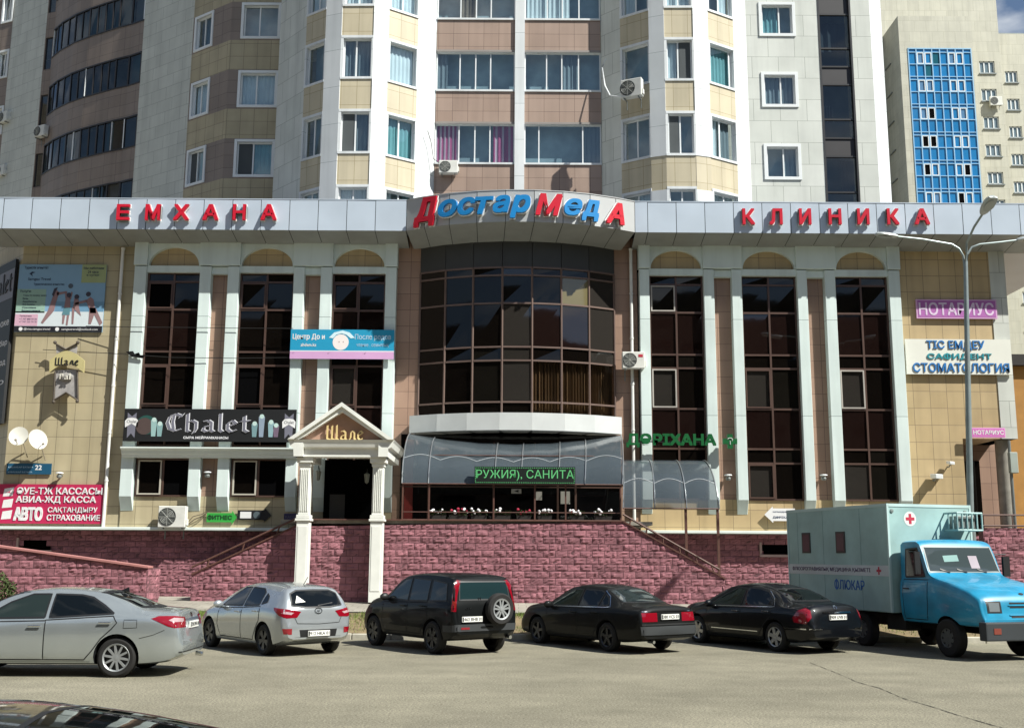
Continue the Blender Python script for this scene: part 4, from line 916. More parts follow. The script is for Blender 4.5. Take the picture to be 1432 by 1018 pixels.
A2, S2 = awning('awning', 'short smoked plastic awning over the right hand steps', ax(871, 650, -1.2), ax(984, 650, -1.2), ax(871, 711, -3.1), ax(1006, 711, -3.1), -1.0, az(644, -1.0, 940), -3.1, az(711, -3.1, 940), [0, .33, .66, 1])
for p in (960, 1005):
    x = ax(p, 760, -3.05); k = (x - tr0.x) / (tr1.x - tr0.x); zt = tr0.z + k * (tr1.z - tr0.z); zu = az(712, -3.05, p)
    b = MB(); b.box(x - .04, x + .04, -3.06, -2.98, zt, zu); b.build('post', M_RUST, A2)
gr = thing('balcony_rail', 'thin brown terrace railing in front of the shop front', 'railing', (0, -2.95, TZ)); b = MB()
for row in (716.5, 727): z = az(row, -2.95); b.tube([(ax(563, 700, -2.95), -2.95, z), (ax(869, 700, -2.95), -2.95, z)], .018, 6)
b.build('rail', M_RUST, gr)
M_BOX = mat('dark_planter', '#35322f', .8, dirt=.2); M_LEAF = mat('planter_leaf', '#3a4a28', .8, dirt=.4, dscale=9)
M_FW = mat('white_petal', '#e6e3e6', .7, dirt=.05); M_FR = mat('crimson_petal', '#a3213f', .7, dirt=.1)
fl_ = [(599, 624, 'w', 'white blooms, nearest the maroon door'), (628, 654, 'wr', 'white and crimson blooms, second from the maroon door'), (659, 681, 'w', 'a single white bloom left of the sheltered middle post'), (690, 714, 'wl', 'white blooms at its left end, below the green board'), (722, 743, 'r', 'crimson blooms below the arrow notice'), (752, 772, 'w', 'white blooms below the paper notices'), (797, 817, 'm', 'mixed pale blooms, second from the right end'), (831, 856, 'w', 'white blooms at the right end of the railing')]
for i, (a, c, kd, lab) in enumerate(fl_):
    x0, x1 = ax(a, 722, -2.8), ax(c, 722, -2.8); t = thing('flower_box', 'dark trough with ' + lab, 'flower box', ((x0 + x1) / 2, -2.8, TZ), group='flower boxes along the terrace railing')
    b = MB(); z1 = TZ + .2
    b.prism([(x0 + .03, -2.88, TZ + .01), (x1 - .03, -2.88, TZ + .01), (x1, -2.92, z1), (x0, -2.92, z1)], (0, .2, 0)); b.build('trough', M_BOX, t)
    lf = MB(); fw = MB(); rg = random.Random(i)
    for k in range(130):
        p = Vector((rg.uniform(x0, x1), -2.82 + rg.uniform(-.12, .12), z1 + rg.uniform(-.02, .15))); d = Vector((rg.gauss(0, 1), rg.gauss(0, 1), rg.gauss(0, 1))).normalized() * .045; e = d.cross(Vector((.3, .5, .8))).normalized() * .03
        lf.poly([p - d, p + e, p + d, p - e])
    lf.build('foliage', M_LEAF, t, fixn=False)
    n_ = {'w': 9, 'wr': 12, 'wl': 6, 'r': 8, 'm': 14}[kd]
    for k in range(n_):
        xx = rg.uniform(x0, x0 + (x1 - x0) * (.5 if kd == 'wl' else 1)); fw.ball((xx, -2.9 + rg.uniform(-.05, .08), z1 + rg.uniform(.05, .2)), rg.uniform(.03, .055), n=6, m=4, mi=1 if kd == 'r' or (kd == 'wr' and k % 2) or (kd == 'm' and k % 5 == 0) else 0)
    fw.build('blooms', [M_FW, M_FR], t)

# ------------------------------------------------------------------ raised letters on the fascia
M_RED = mat('red_letter', '#c2182e', .35, dirt=.05); M_LBLUE = mat('blue_letter', '#1a7fc0', .35, dirt=.05); M_LW = mat('white_letter_edge', '#e4e4e2', .4, dirt=.03)
def letters(name, label, items, r0, r1, Y, m, bold=.035, row=None):
    x0 = ax(items[0][1], (r0 + r1) / 2, Y); t = thing(name, label, 'sign lettering', (x0, Y, az(r1, Y, items[0][1])))
    for ch, a, c in items:
        px = (a + c) / 2; xa, xb = ax(a, (r0 + r1) / 2, Y), ax(c, (r0 + r1) / 2, Y); za, zb_ = az(r1, Y, px), az(r0, Y, px); g = MB()
        put_text(g, ch, (xa, Y, za), UX, UZ, xb - xa, zb_ - za, ext=.09, bold=bold, lift=.07, mi=0); put_text(g, ch, (xa, Y, za), UX, UZ, xb - xa, zb_ - za, ext=.05, bold=bold, lift=.015, mi=1, grow=.022)
        g.build('letter', [m, M_LW], t)
    return t
letters('fascia_lettering', 'six raised red letters on the left wing of the silver fascia', [('Е', 165, 183), ('М', 205, 226), ('Х', 244, 266), ('А', 285, 307), ('Н', 327, 345), ('А', 366, 388)], 287.5, 309.5, FY - .03, M_RED)
letters('fascia_lettering', 'seven raised red letters on the right wing of the silver fascia', [('К', 1037, 1054.5), ('Л', 1075, 1093), ('И', 1116, 1133), ('Н', 1157, 1175), ('И', 1197, 1214), ('К', 1238.5, 1255.5), ('А', 1277, 1298)], 293.5, 315.5, FY - .03, M_RED)
def cf_y(x): return arc_pts(xaF, xbF, FY, 1.2, [x])[0][1]
xaF, xbF = ax(568, 322, FY), ax(888, 322, FY)
t = thing('fascia_lettering', 'slanted red and blue letters across the bowed middle of the fascia', 'sign lettering', (0, FY - 1.2, ZF0))
for ch, a, c, r0, r1, m in (('Д', 580, 613, 278, 318, M_RED), ('о', 614, 641, 281, 304.5, M_LBLUE), ('с', 641, 666, 278, 302, M_LBLUE), ('т', 665, 691, 277, 301, M_LBLUE), ('а', 689.5, 714, 275, 299, M_LBLUE), ('р', 713, 742, 274.5, 306.5, M_LBLUE), ('М', 748, 786, 273, 303, M_RED), ('е', 787.5, 813, 279.5, 303, M_LBLUE), ('д', 811, 837, 281.5, 311, M_LBLUE), ('А', 844.5, 871, 285, 315, M_RED)):
    pm = (a + c) / 2; Y = -2.2
    for _ in range(4): Y = cf_y(ax(pm, r1, Y)) - .06
    xm = ax(pm, r1, Y); e = .02; tg = Vector((2 * e, cf_y(xm + e) - cf_y(xm - e), 0)).normalized(); wd = (ax(c, r1, Y) - ax(a, r1, Y)) / tg.x
    za, zb_ = az(r1, Y, pm), az(r0, Y, pm); o = Vector((xm, Y, za)) - tg * wd / 2; g = MB()
    put_text(g, ch, o, tg, UZ, wd, zb_ - za, ext=.1, bold=.045, shear=.25, lift=.07, mi=0); put_text(g, ch, o, tg, UZ, wd, zb_ - za, ext=.055, bold=.045, shear=.25, lift=.01, mi=1, grow=.025); g.build('letter', [m, M_LW], t)

# ------------------------------------------------------------------ flat signs and banners
def rect(a, c, r0, r1, Y): rm, pm = (r0 + r1) / 2, (a + c) / 2; return ax(a, rm, Y), ax(c, rm, Y), az(r1, Y, pm), az(r0, Y, pm)
class Sign:
    """a board with printed or raised marks; r() places things by fractions of the board"""
    def __init__(s, name, label, cat, a, c, r0, r1, Y, m, th=.05, border=None, back=None):
        s.x0, s.x1, s.z0, s.z1 = rect(a, c, r0, r1, Y); s.Y = Y; s.t = thing(name, label, cat, ((s.x0 + s.x1) / 2, Y, s.z0)); b = MB()
        if border: b.box(s.x0, s.x1, Y, Y + th, s.z0, s.z1, 1); e = border[1]; b.box(s.x0 + e, s.x1 - e, Y - .006, Y - .0005, s.z0 + e, s.z1 - e, 0)
        else: b.box(s.x0, s.x1, Y, Y + th, s.z0, s.z1)
        s.lv = .007 if border else .001; s.b = b; s.m = m; s.border = border; s.o = b.build('board', [m, border[0]] if border else m, s.t)
    def P(s, u, v, d=0): return Vector((s.x0 + (s.x1 - s.x0) * u, s.Y - s.lv - d, s.z0 + (s.z1 - s.z0) * v))
    def text(s, tx, u0, u1, v0, v1, m, ext=.004, name='lettering', **k):
        g = MB(); w_, h_ = s.x1 - s.x0, s.z1 - s.z0; put_text(g, tx, s.P(u0, v0), UX, UZ, (u1 - u0) * w_, (v1 - v0) * h_, ext=ext, **k); return g.build(name, m, s.t)
    def blk(s, tx, u0, u1, v0, v1, m, ext=.006, pen=.06, name='lettering', lift=0):
        g = MB(); w_, h_ = s.x1 - s.x0, s.z1 - s.z0; blackletter(g, tx, s.P(u0, v0), UX, UZ, (u1 - u0) * w_, (v1 - v0) * h_, ext=ext, pen=pen, lift=lift); return g.build(name, m, s.t)
    def shape(s, pts, m, name='patch', d=.0, th=.003):
        g = MB(); g.prism([s.P(u, v, d) for u, v in pts], (0, -th, 0)); return g.build(name, m, s.t)
    def rc(s, u0, u1, v0, v1, m, name='patch', d=.0, th=.003): return s.shape([(u0, v0), (u1, v0), (u1, v1), (u0, v1)], m, name, d, th)
    def disc(s, u, v, r, m, name='patch', ry=None, d=.0, n=20): a = (s.z1 - s.z0) / (s.x1 - s.x0); return s.shape([(u + r * a * math.cos(6.2832 * k / n), v + (ry or r) * math.sin(6.2832 * k / n)) for k in range(n)], m, name, d)
P_ = lambda n, c, **k: mat('print_' + n, c, .55, dirt=.04, **k)
W_, K_ = P_('white', '#dedede'), P_('black', '#16161a')
# turquoise banner
s = Sign('banner', 'turquoise banner with a pink lower edge hung across the third pilaster pair', 'banner', 406, 551, 461, 502, -.16, P_('turquoise', '#178fb6'), .02)
s.rc(0, 1, 0, .25, P_('pink', '#c99cc6'), 'pink_band'); s.rc(0, 1, .25, .28, W_, 'white_line')
s.text('Центр До и', .02, .33, .62, .85, W_, bold=.02); s.text('После родов', .62, .97, .62, .85, P_('pale', '#a9c4d8'), bold=.01); s.text('zhdem.kz', .1, .25, .42, .53, W_, bold=.02); s.text('чтение . семьялық', .64, .95, .4, .52, P_('pale', '#a9c4d8'))
s.disc(.485, .57, .27, P_('belly', '#e6dcd9'), 'round_emblem'); s.shape([(.37, .72), (.42, .9), (.5, .97), (.57, .9), (.62, .72), (.58, .7), (.54, .82), (.49, .87), (.44, .82), (.41, .7)], P_('pale2', '#c9e2ea'), 'emblem_scroll', .004)
s.disc(.47, .58, .02, P_('dot', '#a88d88'), 'emblem_dot', d=.004); s.disc(.51, .58, .02, P_('dot', '#a88d88'), 'emblem_dot', d=.004)
for u in (.02, .36, .71): s.shape([(u, .19), (u + .008, .16), (u + .025, .25), (u + .008, .19)], K_, 'tick')
# black beer restaurant banner
s = Sign('banner', 'long black banner with silver blackletter and beer glasses', 'banner', 173, 414, 572, 617.5, -.2, P_('nearblack', '#121315'), .03)
M_SIL = P_('silver', '#e0e0e4'); M_DSIL = P_('dim silver', '#6f6f7c')
s.blk('Chalet', .24, .735, .3, .86, M_SIL, pen=.085); s.blk('Chalet', .24, .735, .3, .86, M_DSIL, pen=.05, lift=.012, ext=.004)
s.text('СЫРА МЕЙРАМХАНАСЫ', .35, .61, .08, .18, M_SIL, bold=.03)
def crest(s, u, w_):
    s.shape([(u - w_, .88), (u, .76), (u + w_, .88), (u + w_ * .85, .1), (u, .24), (u - w_ * .85, .1)], M_DSIL, 'crest_banner'); s.shape([(u - w_ * 1.5, .62), (u - w_, .7), (u, .72), (u + w_, .7), (u + w_ * 1.5, .62), (u + w_ * 1.4, .42), (u, .54), (u - w_ * 1.4, .42)], W_, 'crest_ribbon', .004)
    s.text('Chalet', u - w_ * 1.1, u + w_ * 1.1, .56, .65, K_, lift=.006)
crest(s, .045, .026); crest(s, .958, .026)
s.disc(.13, .5, .3, P_('teal glow', '#1c4a44'), 'keg_shade'); s.disc(.12, .46, .26, P_('keg', '#4d3f3c'), 'keg', d=.004)
for u, h_, c in ((.175, .5, '#8fb0ae'), (.21, .38, '#7e9fa0'), (.76, .4, '#6f8f94'), (.8, .62, '#8796a8'), (.855, .45, '#84a3aa'), (.885, .35, '#6d5b6e')): s.shape([(u - .012, .15), (u + .012, .15), (u + .018, .15 + h_), (u - .018, .15 + h_)], P_('glass' + c, c), 'beer_glass', .006); s.disc(u, .16 + h_, .07, P_('foam', '#b7cfca'), 'foam', d=.009)
# travel poster
s = Sign('poster', 'blue beach holiday poster with four bathers on the left wall', 'poster', 23.5, 146, 370, 464.5, .24, P_('poster sky', '#7fa3bf'), .05)
s.rc(0, 1, .08, .3, P_('sand', '#c9d2d6'), 'sand'); s.rc(.45, 1, .3, .45, P_('sea', '#6790ac'), 'sea'); s.rc(0, 1, 0, .085, P_('ink', '#17171f'), 'footer', .003); s.rc(.72, 1, .73, 1, P_('olive', '#9aa678'), 'corner_panel'); s.rc(0, .33, .28, .63, P_('mint', '#8fae9f'), 'side_panel'); s.rc(0, .26, .09, .26, P_('rose', '#c9a2b4'), 'phone_panel', .003)
INK = P_('ink2', '#22304a')
for tx, u0, u1, v0, v1 in (('Туристік агенттігі', .06, .33, .92, .97), ('Samgau Travel', .11, .37, .75, .80), ('Туристическое агентство', .18, .53, .68, .72), ('Услуги:', .03, .16, .57, .62), ('Туры по всему миру', .07, .34, .52, .55), ('Визы', .07, .13, .475, .505), ('Авиабилеты', .07, .23, .43, .46), ('ЖД билеты', .07, .21, .385, .415), ('Страхование', .07, .23, .34, .37), ('Бронирование', .07, .28, .295, .325), ('Мы работаем', .74, .97, .92, .965), ('24 часа', .79, .91, .87, .91), ('в сутки!', .78, .92, .82, .86), ('Телефоны:', .05, .19, .215, .245), ('+7 707 888 93 06', .05, .25, .175, .2), ('+7 747 223 74 76', .05, .25, .135, .16)): s.text(tx, u0, u1, v0, v1, INK, lift=.005, ext=.002, bold=.01)
for tx, u0, u1 in (('@visa.samgau.travel', .11, .41), ('samgautravel@outlook.com', .54, .95)): s.text(tx, u0, u1, .02, .06, W_, lift=.007, ext=.002)
for u in (.075, .49): s.disc(u, .042, .028, W_, 'mark', d=.006)
s.shape([(.12, .86), (.15, .89), (.19, .88), (.15, .86), (.16, .82)], INK, 'plane_mark', .002)
SK = P_('skin tone', '#8c6f70'); DK = P_('dark hair', '#3a3542'); SH = P_('shorts', '#57808a')
for pts, m in (([(.41, .52), (.45, .62), (.48, .58), (.45, .42), (.44, .32), (.42, .28), (.37, .32)], SK), ([(.42, .28), (.37, .32), (.30, .14), (.32, .12)], SK), ([(.45, .58), (.55, .6), (.55, .57), (.46, .54)], SK), ([(.40, .55), (.42, .64), (.46, .66), (.44, .6), (.42, .52)], DK),
    ([(.55, .35), (.56, .52), (.61, .52), (.62, .36)], SK), ([(.53, .25), (.55, .36), (.62, .36), (.62, .25)], SH), ([(.54, .25), (.57, .25), (.56, .12), (.54, .12)], SK), ([(.59, .25), (.615, .25), (.605, .1), (.585, .1)], SK), ([(.555, .5), (.545, .6), (.57, .6), (.565, .5)], SK), ([(.6, .5), (.62, .6), (.635, .58), (.62, .48)], SK),
    ([(.65, .36), (.66, .5), (.71, .48), (.72, .36), (.75, .24), (.71, .28)], SK), ([(.64, .36), (.67, .36), (.67, .12), (.65, .12)], SK), ([(.79, .46), (.84, .52), (.88, .48), (.9, .36), (.84, .34)], SK), ([(.84, .36), (.91, .36), (1.0, .14), (.97, .1), (.9, .26), (.87, .12), (.84, .12)], SK), ([(.8, .44), (.67, .4), (.67, .43), (.8, .48)], SK), ([(.84, .36), (.91, .36), (.92, .28), (.85, .28)], DK)): s.shape(pts, m, 'figure', .008)
for u, v in ((.595, .545), (.685, .52), (.815, .56)): s.disc(u, v, .035, DK, 'figure_head', d=.012)
s.disc(.605, .68, .035, P_('ball', '#4b5560'), 'ball', d=.008)
# magenta ticket office sign
s = Sign('sign_board', 'magenta ticket office sign with white letters at the lower left', 'sign', -6, 144.5, 677, 732, .2, P_('magenta', '#b3224f'), .06)
for tx, u0, u1, v0, v1, bd in (('ӘУЕ-ТЖ КАССАСЫ', .19, .985, .74, .92, .02), ('АВИА-ЖД КАССА', .185, .93, .5, .7, .02), ('АВТО', .175, .445, .07, .42, .05), ('САҚТАНДЫРУ', .49, .95, .26, .42, .01), ('СТРАХОВАНИЕ', .485, .98, .08, .23, .02)): s.text(tx, u0, u1, v0, v1, W_, bold=bd, ext=.02)
for v in (.68, .39, .1): s.shape([(.06, v), (.15, v + .02), (.16, v + .24), (.07, v + .2)], W_, 'pictogram')
s.shape([(.08, .77), (.11, .8), (.14, .86), (.12, .8), (.14, .76), (.11, .78)], P_('magenta', '#b3224f'), 'plane_mark', .004)
# address plate
s = Sign('address_plate', 'small dark teal address plate numbered 22 under the dishes', 'address plate', 9, 71.5, 648, 663, .24, P_('teal', '#0f4c6a'), .04)
s.text('22', .64, .79, .4, .86, W_, bold=.03); s.text('ҚАБАНБАЙ БАТЫРА', .04, .6, .56, .76, P_('pale', '#a9c4d8')); s.text('КАБАНБАЙ БАТЫРА', .04, .58, .14, .3, P_('pale', '#a9c4d8'))
# small direction signs
def arrow_sign(name, label, a, c, r0, r1, Y, m, right=True, head=.16, neck=.16):
    x0, x1, z0, z1 = rect(a, c, r0, r1, Y); t = thing(name, label, 'arrow sign', ((x0 + x1) / 2, Y, z0)); h = (z1 - z0); hd = (x1 - x0) * head; q = neck * h
    p = [(x0, z0 + q), (x1 - hd, z0 + q), (x1 - hd, z0), (x1, (z0 + z1) / 2), (x1 - hd, z1), (x1 - hd, z1 - q), (x0, z1 - q)]
    if not right: p = [(x0 + x1 - x, z) for x, z in p]
    b = MB(); b.prism([(x, Y, z) for x, z in p], (0, .03, 0)); b.build('board', m, t); return t, x0, x1, z0, z1
t, x0, x1, z0, z1 = arrow_sign('arrow_sign', 'bright green arrow sign pointing right beside the air conditioner', 289, 331, 714, 733, .18, P_('green', '#2f9a3c')); g = MB(); xz_text(g, 'ФИТНЕС', x0 + .03, x0 + (x1 - x0) * .84, z0 + .15, z1 - .15, .178, ext=.004, bold=.04); g.build('lettering', P_('deep green', '#0c3a18'), t)
t, x0, x1, z0, z1 = arrow_sign('arrow_sign', 'small black arrow sign pointing right', 332, 379, 710, 730, .18, K_, head=.2); g = MB(); g.box(x0 + .1, x0 + .5, .172, .178, z0 + .14, z1 - .14); g.build('white_panel', W_, t)
g = MB(); g.lathe([(.0, -.004), (.13, -.004), (.13, 0)], (x0 + .7, .178, (z0 + z1) / 2), 'y', 16); g.build('dial', P_('dial', '#4e5a60'), t)
s = Sign('sign_board', 'little dark violet plate half behind the portico column', 'sign', 397, 418, 718, 727, .15, P_('violet', '#38305a'), .03); s.text('КАССА', .1, .9, .3, .7, M_DSIL)
t, x0, x1, z0, z1 = arrow_sign('arrow_sign', 'white arrow sign pointing left above the truck box', 1069, 1112, 708, 731, .12, W_, False, head=.28, neck=.12); g = MB(); xz_text(g, 'ДӘРІХАНА', x0 + .3, x1 - .05, z0 + .15, z0 + .24, .118, ext=.004, bold=.02); xz_text(g, 'халықаралық', x0 + .3, x1 - .1, z0 + .36, z0 + .42, .118, ext=.004); g.build('lettering', P_('slate', '#4a5672'), t)
# right wall signs
s = Sign('sign_board', 'large lilac notary sign on the right wall behind the lamp post', 'sign', 1281.5, 1394, 419, 445.5, .2, P_('lilac', '#a75fa6'), .06, border=(P_('pale lilac', '#cfa0c9'), .05)); s.text('НОТАРИУС', .03, .96, .16, .84, P_('letter lilac', '#d8c3dc'), bold=.02, ext=.006)
s = Sign('sign_board', 'white dental sign with three blue lines of raised letters', 'sign', 1267, 1414.5, 474.5, 523.5, .16, P_('board white', '#dcdcd2'), .08); DB = P_('dental blue', '#0f6fb4')
s.text('ТІС ЕМДЕУ', .2, .75, .68, .96, DB, ext=.03, bold=.015); s.text('САФИДЕНТ', .2, .81, .4, .6, P_('dental teal', '#0f8a97'), ext=.03, bold=.03); s.text('СТОМАТОЛОГИЯ', .06, .97, .06, .32, DB, ext=.03, bold=.015)
s = Sign('sign_board', 'small pink notary sign above the recessed entrance', 'sign', 1358, 1406, 598, 612, -.0, P_('pink2', '#c96fb4'), .04, border=(P_('pale pink', '#dca6cf'), .03)); s.text('НОТАРИУС', .06, .95, .3, .75, W_, bold=.03)
# tall side board at the far left, on the angled wall
pl = Plane((-22.5, 4.32), (XL, WY)); L = pl.L; t = thing('sign_board', 'tall black side board at the left edge of the building', 'sign', pl.p(L - 1.5, .1, 7)); b = MB()
zt, zb_ = az(362, .4, 14), az(592, .4, 6); pl.box(b, L - 3.0, L - .25, .06, .16, zb_, zt, 0); pl.box(b, L - 3.0, L - .25, .165, .17, zt - 1.5, zt - .35, 1); b.build('board', [P_('nearblack', '#121315'), M_DSIL], t)
g = MB(); blackletter(g, 'Chalet', pl.p(L - 2.9, .172, zt - 1.2), pl.t, UZ, 2.5, .75, ext=.01, pen=.07); g.build('lettering', K_, t)
g = MB()
for k, tx in enumerate(('караоке', 'рестобар', 'бильярд', 'бар')): put_text(g, tx, pl.p(L - 2.4, .161, zt - 2.6 - .75 * k), pl.t, UZ, 2.0, .28, ext=.006)
g.build('lettering', M_SIL, t)
# hanging crest by the poster
s0 = thing('hanging_crest', 'ornate hanging crest with a yellow ribbon and swallow-tailed grey cloth', 'sign', at(92, 555, -.1)); Y = -.12
def cp(px, row, y=Y): return at(px, row, y)
b = MB(); up, lo = [], []
for k in range(13):
    f = k / 12; up.append(cp(69 + 49 * f, 504.5 - 14 * math.sin(math.pi * f) + 0)); lo.append(cp(69 + 48 * f, 521 - 12.5 * math.sin(math.pi * f)))
for k in range(12): b.prism([lo[k], lo[k + 1], up[k + 1], up[k]], (0, .06, 0))
b.build('ribbon', mat('ribbon_yellow', '#b9ae7c', .6), s0)
g = MB(); p = cp(76, 510); blackletter(g, 'Шале', (p.x, Y - .002, p.z - .02), UX, UZ, .9, .3, ext=.012, pen=.07); g.build('lettering', K_, s0)
b = MB(); b.prism([cp(x, y, .0) for x, y in ((77, 517), (108, 517), (108, 558), (92.5, 549), (75, 560))], (0, .04, 0)); b.build('cloth', mat('crest_grey', '#a09c9a', .7, dirt=.2, dscale=6), s0); b = MB(); b.prism([cp(x, y, .0) for x, y in ((78, 480), (92, 487), (108, 480), (107, 494), (92, 491), (79, 494))], (0, .04, 0)); b.build('cloth', mat('crest_grey', '#a09c9a', .7, dirt=.2, dscale=6), s0)
b = MB()
for pts in (((77, 480), (92, 489), (109, 480)), ((77, 520), (75, 560)), ((108, 518), (109, 560)), ((75, 560), (92.5, 549), (108, 559))): b.tube([cp(x, y, -.04) for x, y in pts], .035, 6)
for x, y in ((77, 479), (109, 479), (75, 562), (108, 561)): b.ball(cp(x, y, -.04), .07, n=8, m=5)
b.build('rope_trim', mat('rope_bronze', '#4f463c', .6, dirt=.3, dscale=15), s0)
b = MB(); p = cp(92, 527, -.06); b.ball(p, .28, .05, .15); b.build('boss', mat('crest_grey2', '#8d8a86', .7), s0); g = MB(); blackletter(g, 'Pal', (p.x - .22, p.y - .07, p.z - .1), UX, UZ, .44, .22, ext=.02, pen=.07); g.build('lettering', mat('pale_letter', '#d8d4c8', .6), s0)
# green pharmacy letters with the cross
M_GRN = mat('green_letter', '#0d5a2c', .4, dirt=.06); Y = -.35
t = thing('pharmacy_lettering', 'raised dark green pharmacy letters above the short awning', 'sign lettering', at(875, 626, Y)); x0, x1, z0, z1 = rect(875.5, 1001, 606.5, 626, Y)
g = MB(); xz_text(g, 'ДӘРІХАНА', x0, x1, z0, z1, Y, ext=.1, bold=.045); g.build('lettering', M_GRN, t)
b = MB(); b.box(x0 + .3, x1 - .2, Y + .03, Y + .06, z0 + .2, z0 + .24); b.box(x0 + .5, x0 + .54, Y + .03, .3, z0 + .2, z0 + .24); b.box(x1 - .5, x1 - .46, Y + .03, .3, z0 + .2, z0 + .24); b.build('bracket', M_STEEL, t)
t = thing('pharmacy_cross', 'green cross with a white bowl emblem right of the pharmacy letters', 'sign', at(1021, 625, Y)); x0, x1, z0, z1 = rect(1011, 1031, 607, 627, Y); w3, h3 = (x1 - x0) / 3.2, (z1 - z0) / 3.2
b = MB(); xs_ = [x0, x0 + w3, x1 - w3, x1]; zs_ = [z0, z0 + h3, z1 - h3, z1]
b.prism([(xs_[i], Y, zs_[j]) for i, j in ((1, 0), (2, 0), (2, 1), (3, 1), (3, 2), (2, 2), (2, 3), (1, 3), (1, 2), (0, 2), (0, 1), (1, 1))], (0, .12, 0)); b.build('cross', M_GRN, t)
b = MB(); xc, zc_ = (x0 + x1) / 2, (z0 + z1) / 2; b.tube([(xc + .09 * math.cos(a), Y - .012, zc_ + .06 + .06 * math.sin(a)) for a in [math.pi * k / 8 for k in range(-2, 9)]], .012, 5); b.tube([(xc, Y - .012, zc_ - .12), (xc, Y - .012, zc_ + .02)], .012, 5); b.build('emblem', M_LW, t)
# running text board
t = thing('led_board', 'green running text board hung on the front of the long awning', 'display board', at(734, 677, -3.2)); x0, x1, z0, z1 = rect(663.5, 804.5, 652.5, 676.5, -3.2)
b = MB(); b.box(x0, x1, -3.2, -3.08, z0, z1); b.build('case', mat('board_dark_green', '#03110a', .5, dirt=.15, dscale=8), t)
M_LED = mat('led_green', '#4f9c62', .5, dirt=0, emit=.3); g = MB(); xz_text(g, 'РУЖИЯ), САНИТА', x0 + .06, x1 - .05, z0 + .1, z1 - .1, -3.2, ext=.006); g.build('running_text', M_LED, t)
g = MB(); n_ = 46
for k in range(n_):
    x = x0 + .05 + (x1 - x0 - .1) * k / (n_ - 1)
    for z in (z0 + .04, z1 - .04): g.box(x - .018, x + .018, -3.206, -3.2005, z - .01, z + .01)
for k in range(6):
    for x in (x0 + .035, x1 - .035): z = z0 + .1 + (z1 - z0 - .2) * k / 5; g.box(x - .01, x + .01, -3.206, -3.2005, z - .018, z + .018)
kind(g.build('dot_border', M_LED, t), 'stuff')
# cables strung over the left pilasters
M_CAB = mat('cable_black', '#151515', .7, dirt=0)
b = MB(); b.tube([at(120, 456, .1), at(183, 457.5, -.08), at(300, 458.5, -.08), at(331, 459, -.08), at(410, 459.5, -.08)], .012, 5); tag(b.build('cable', M_CAB), 'thin black cable level across the pilasters above the torn cloth', 'cable')
b = MB(); b.tube([at(60, 489, .1), at(184, 496, -.08), at(240, 500, -.12), at(330, 501, -.08), at(412, 500, -.08)], .012, 5); o = b.build('cable', M_CAB); tag(o, 'lower sagging black cable carrying a torn scrap of cloth', 'cable')
b = MB(); b.poly([at(x, y, -.1) for x, y in ((176, 492), (184, 499), (200, 501), (203, 496), (196, 497), (194, 493), (188, 495), (186, 491))]); b.prism([at(x, y, -.1) for x, y in ((176, 492), (184, 499), (200, 501), (203, 496), (196, 497), (194, 493), (188, 495), (186, 491))], (0, .03, 0)); b.build('torn_cloth', M_BLACK, o)

# ------------------------------------------------------------------ air conditioners, dishes, lamps, cameras
M_AC = mat('ac_white', '#d3d3cc', .5, dirt=.1, dscale=4); M_ACG = mat('ac_grille', '#4a4d4b', .6)
def ac_unit(label, loc, w_=.82, h_=.6, rz=0, badge=False):
    t = thing('air_conditioner', label, 'air conditioner', loc, rz, 'outdoor air conditioner units')
    b = MB(); b.box(-w_ / 2, w_ / 2, -.15, .15, .0, h_); b.build('casing', M_AC, t, world=False, bevel=.02)
    b = MB(); r = h_ * .4; cx_ = -w_ * .17; b.lathe([(0, -.152), (r, -.152), (r, -.165), (r + .015, -.165), (r + .015, -.15)], (cx_, 0, h_ / 2), 'y', 24); b.build('fan_opening', M_ACG, t, world=False)
    g = MB()
    for k in range(1, 6): rr = r * k / 6; g.tube([(cx_ + rr * math.cos(a), -.17, h_ / 2 + rr * math.sin(a)) for a in [2 * math.pi * i / 16 for i in range(17)]], .005, 4)
    for k in range(8): a = math.pi * k / 4; g.tube([(cx_, -.17, h_ / 2), (cx_ + r * math.cos(a), -.17, h_ / 2 + r * math.sin(a))], .006, 4)
    g.build('fan_guard', mat('ac_guard', '#a3a59f', .5), t, world=False)
    for s in (-1, 1): b = MB(); x = s * w_ * .34; b.box(x - .02, x + .02, -.14, .3, -.05, -.001); b.box(x - .02, x + .02, .26, .3, -.4, -.05); b.build('bracket', M_STEEL, t, world=False)
    if badge: b = MB(); b.box(w_ * .22, w_ * .42, -.158, -.151, h_ * .68, h_ * .84); b.build('badge', mat('badge_red', '#b4243a', .5), t, world=False)
    b = MB(); b.box(w_ * .5, w_ * .5 + .05, -.1, .1, .08, .3); b.build('valve_cover', M_AC, t, world=False, bevel=.01)
    return t
def p3(px, row, Y): v = at(px, row, Y); return (v.x, v.y, v.z)
ac_unit('white air conditioner with a red badge by the right downpipe', p3(885.5, 516, -.1), .82, .62, badge=True)
ac_unit('large white air conditioner low on the wall beside the green arrow', p3(241, 737.5, -.1), .98, .76)
ac_unit('white air conditioner under the pink curtained loggia window', p3(627, 243.5, 4.5), .8, .56)
ac_unit('white air conditioner hung on the right sand bay of the tower', p3(884, 137, 2.95), .9, .78, R(-24))
ac_unit('small air conditioner on the brown recess beside the round balconies', p3(57, 192, 14.6), .8, .6, R(-30))
ac_unit('upper air conditioner at the far left edge of the tower', p3(6, 172, 16.7), .8, .6, R(-35))
ac_unit('lower air conditioner at the far left edge of the tower', p3(2, 247, 16.7), .8, .6, R(-35))
ac_unit('tiny air conditioner under a window of the distant pale block', p3(1393, 148, 69.6), 1.3, 1.0)
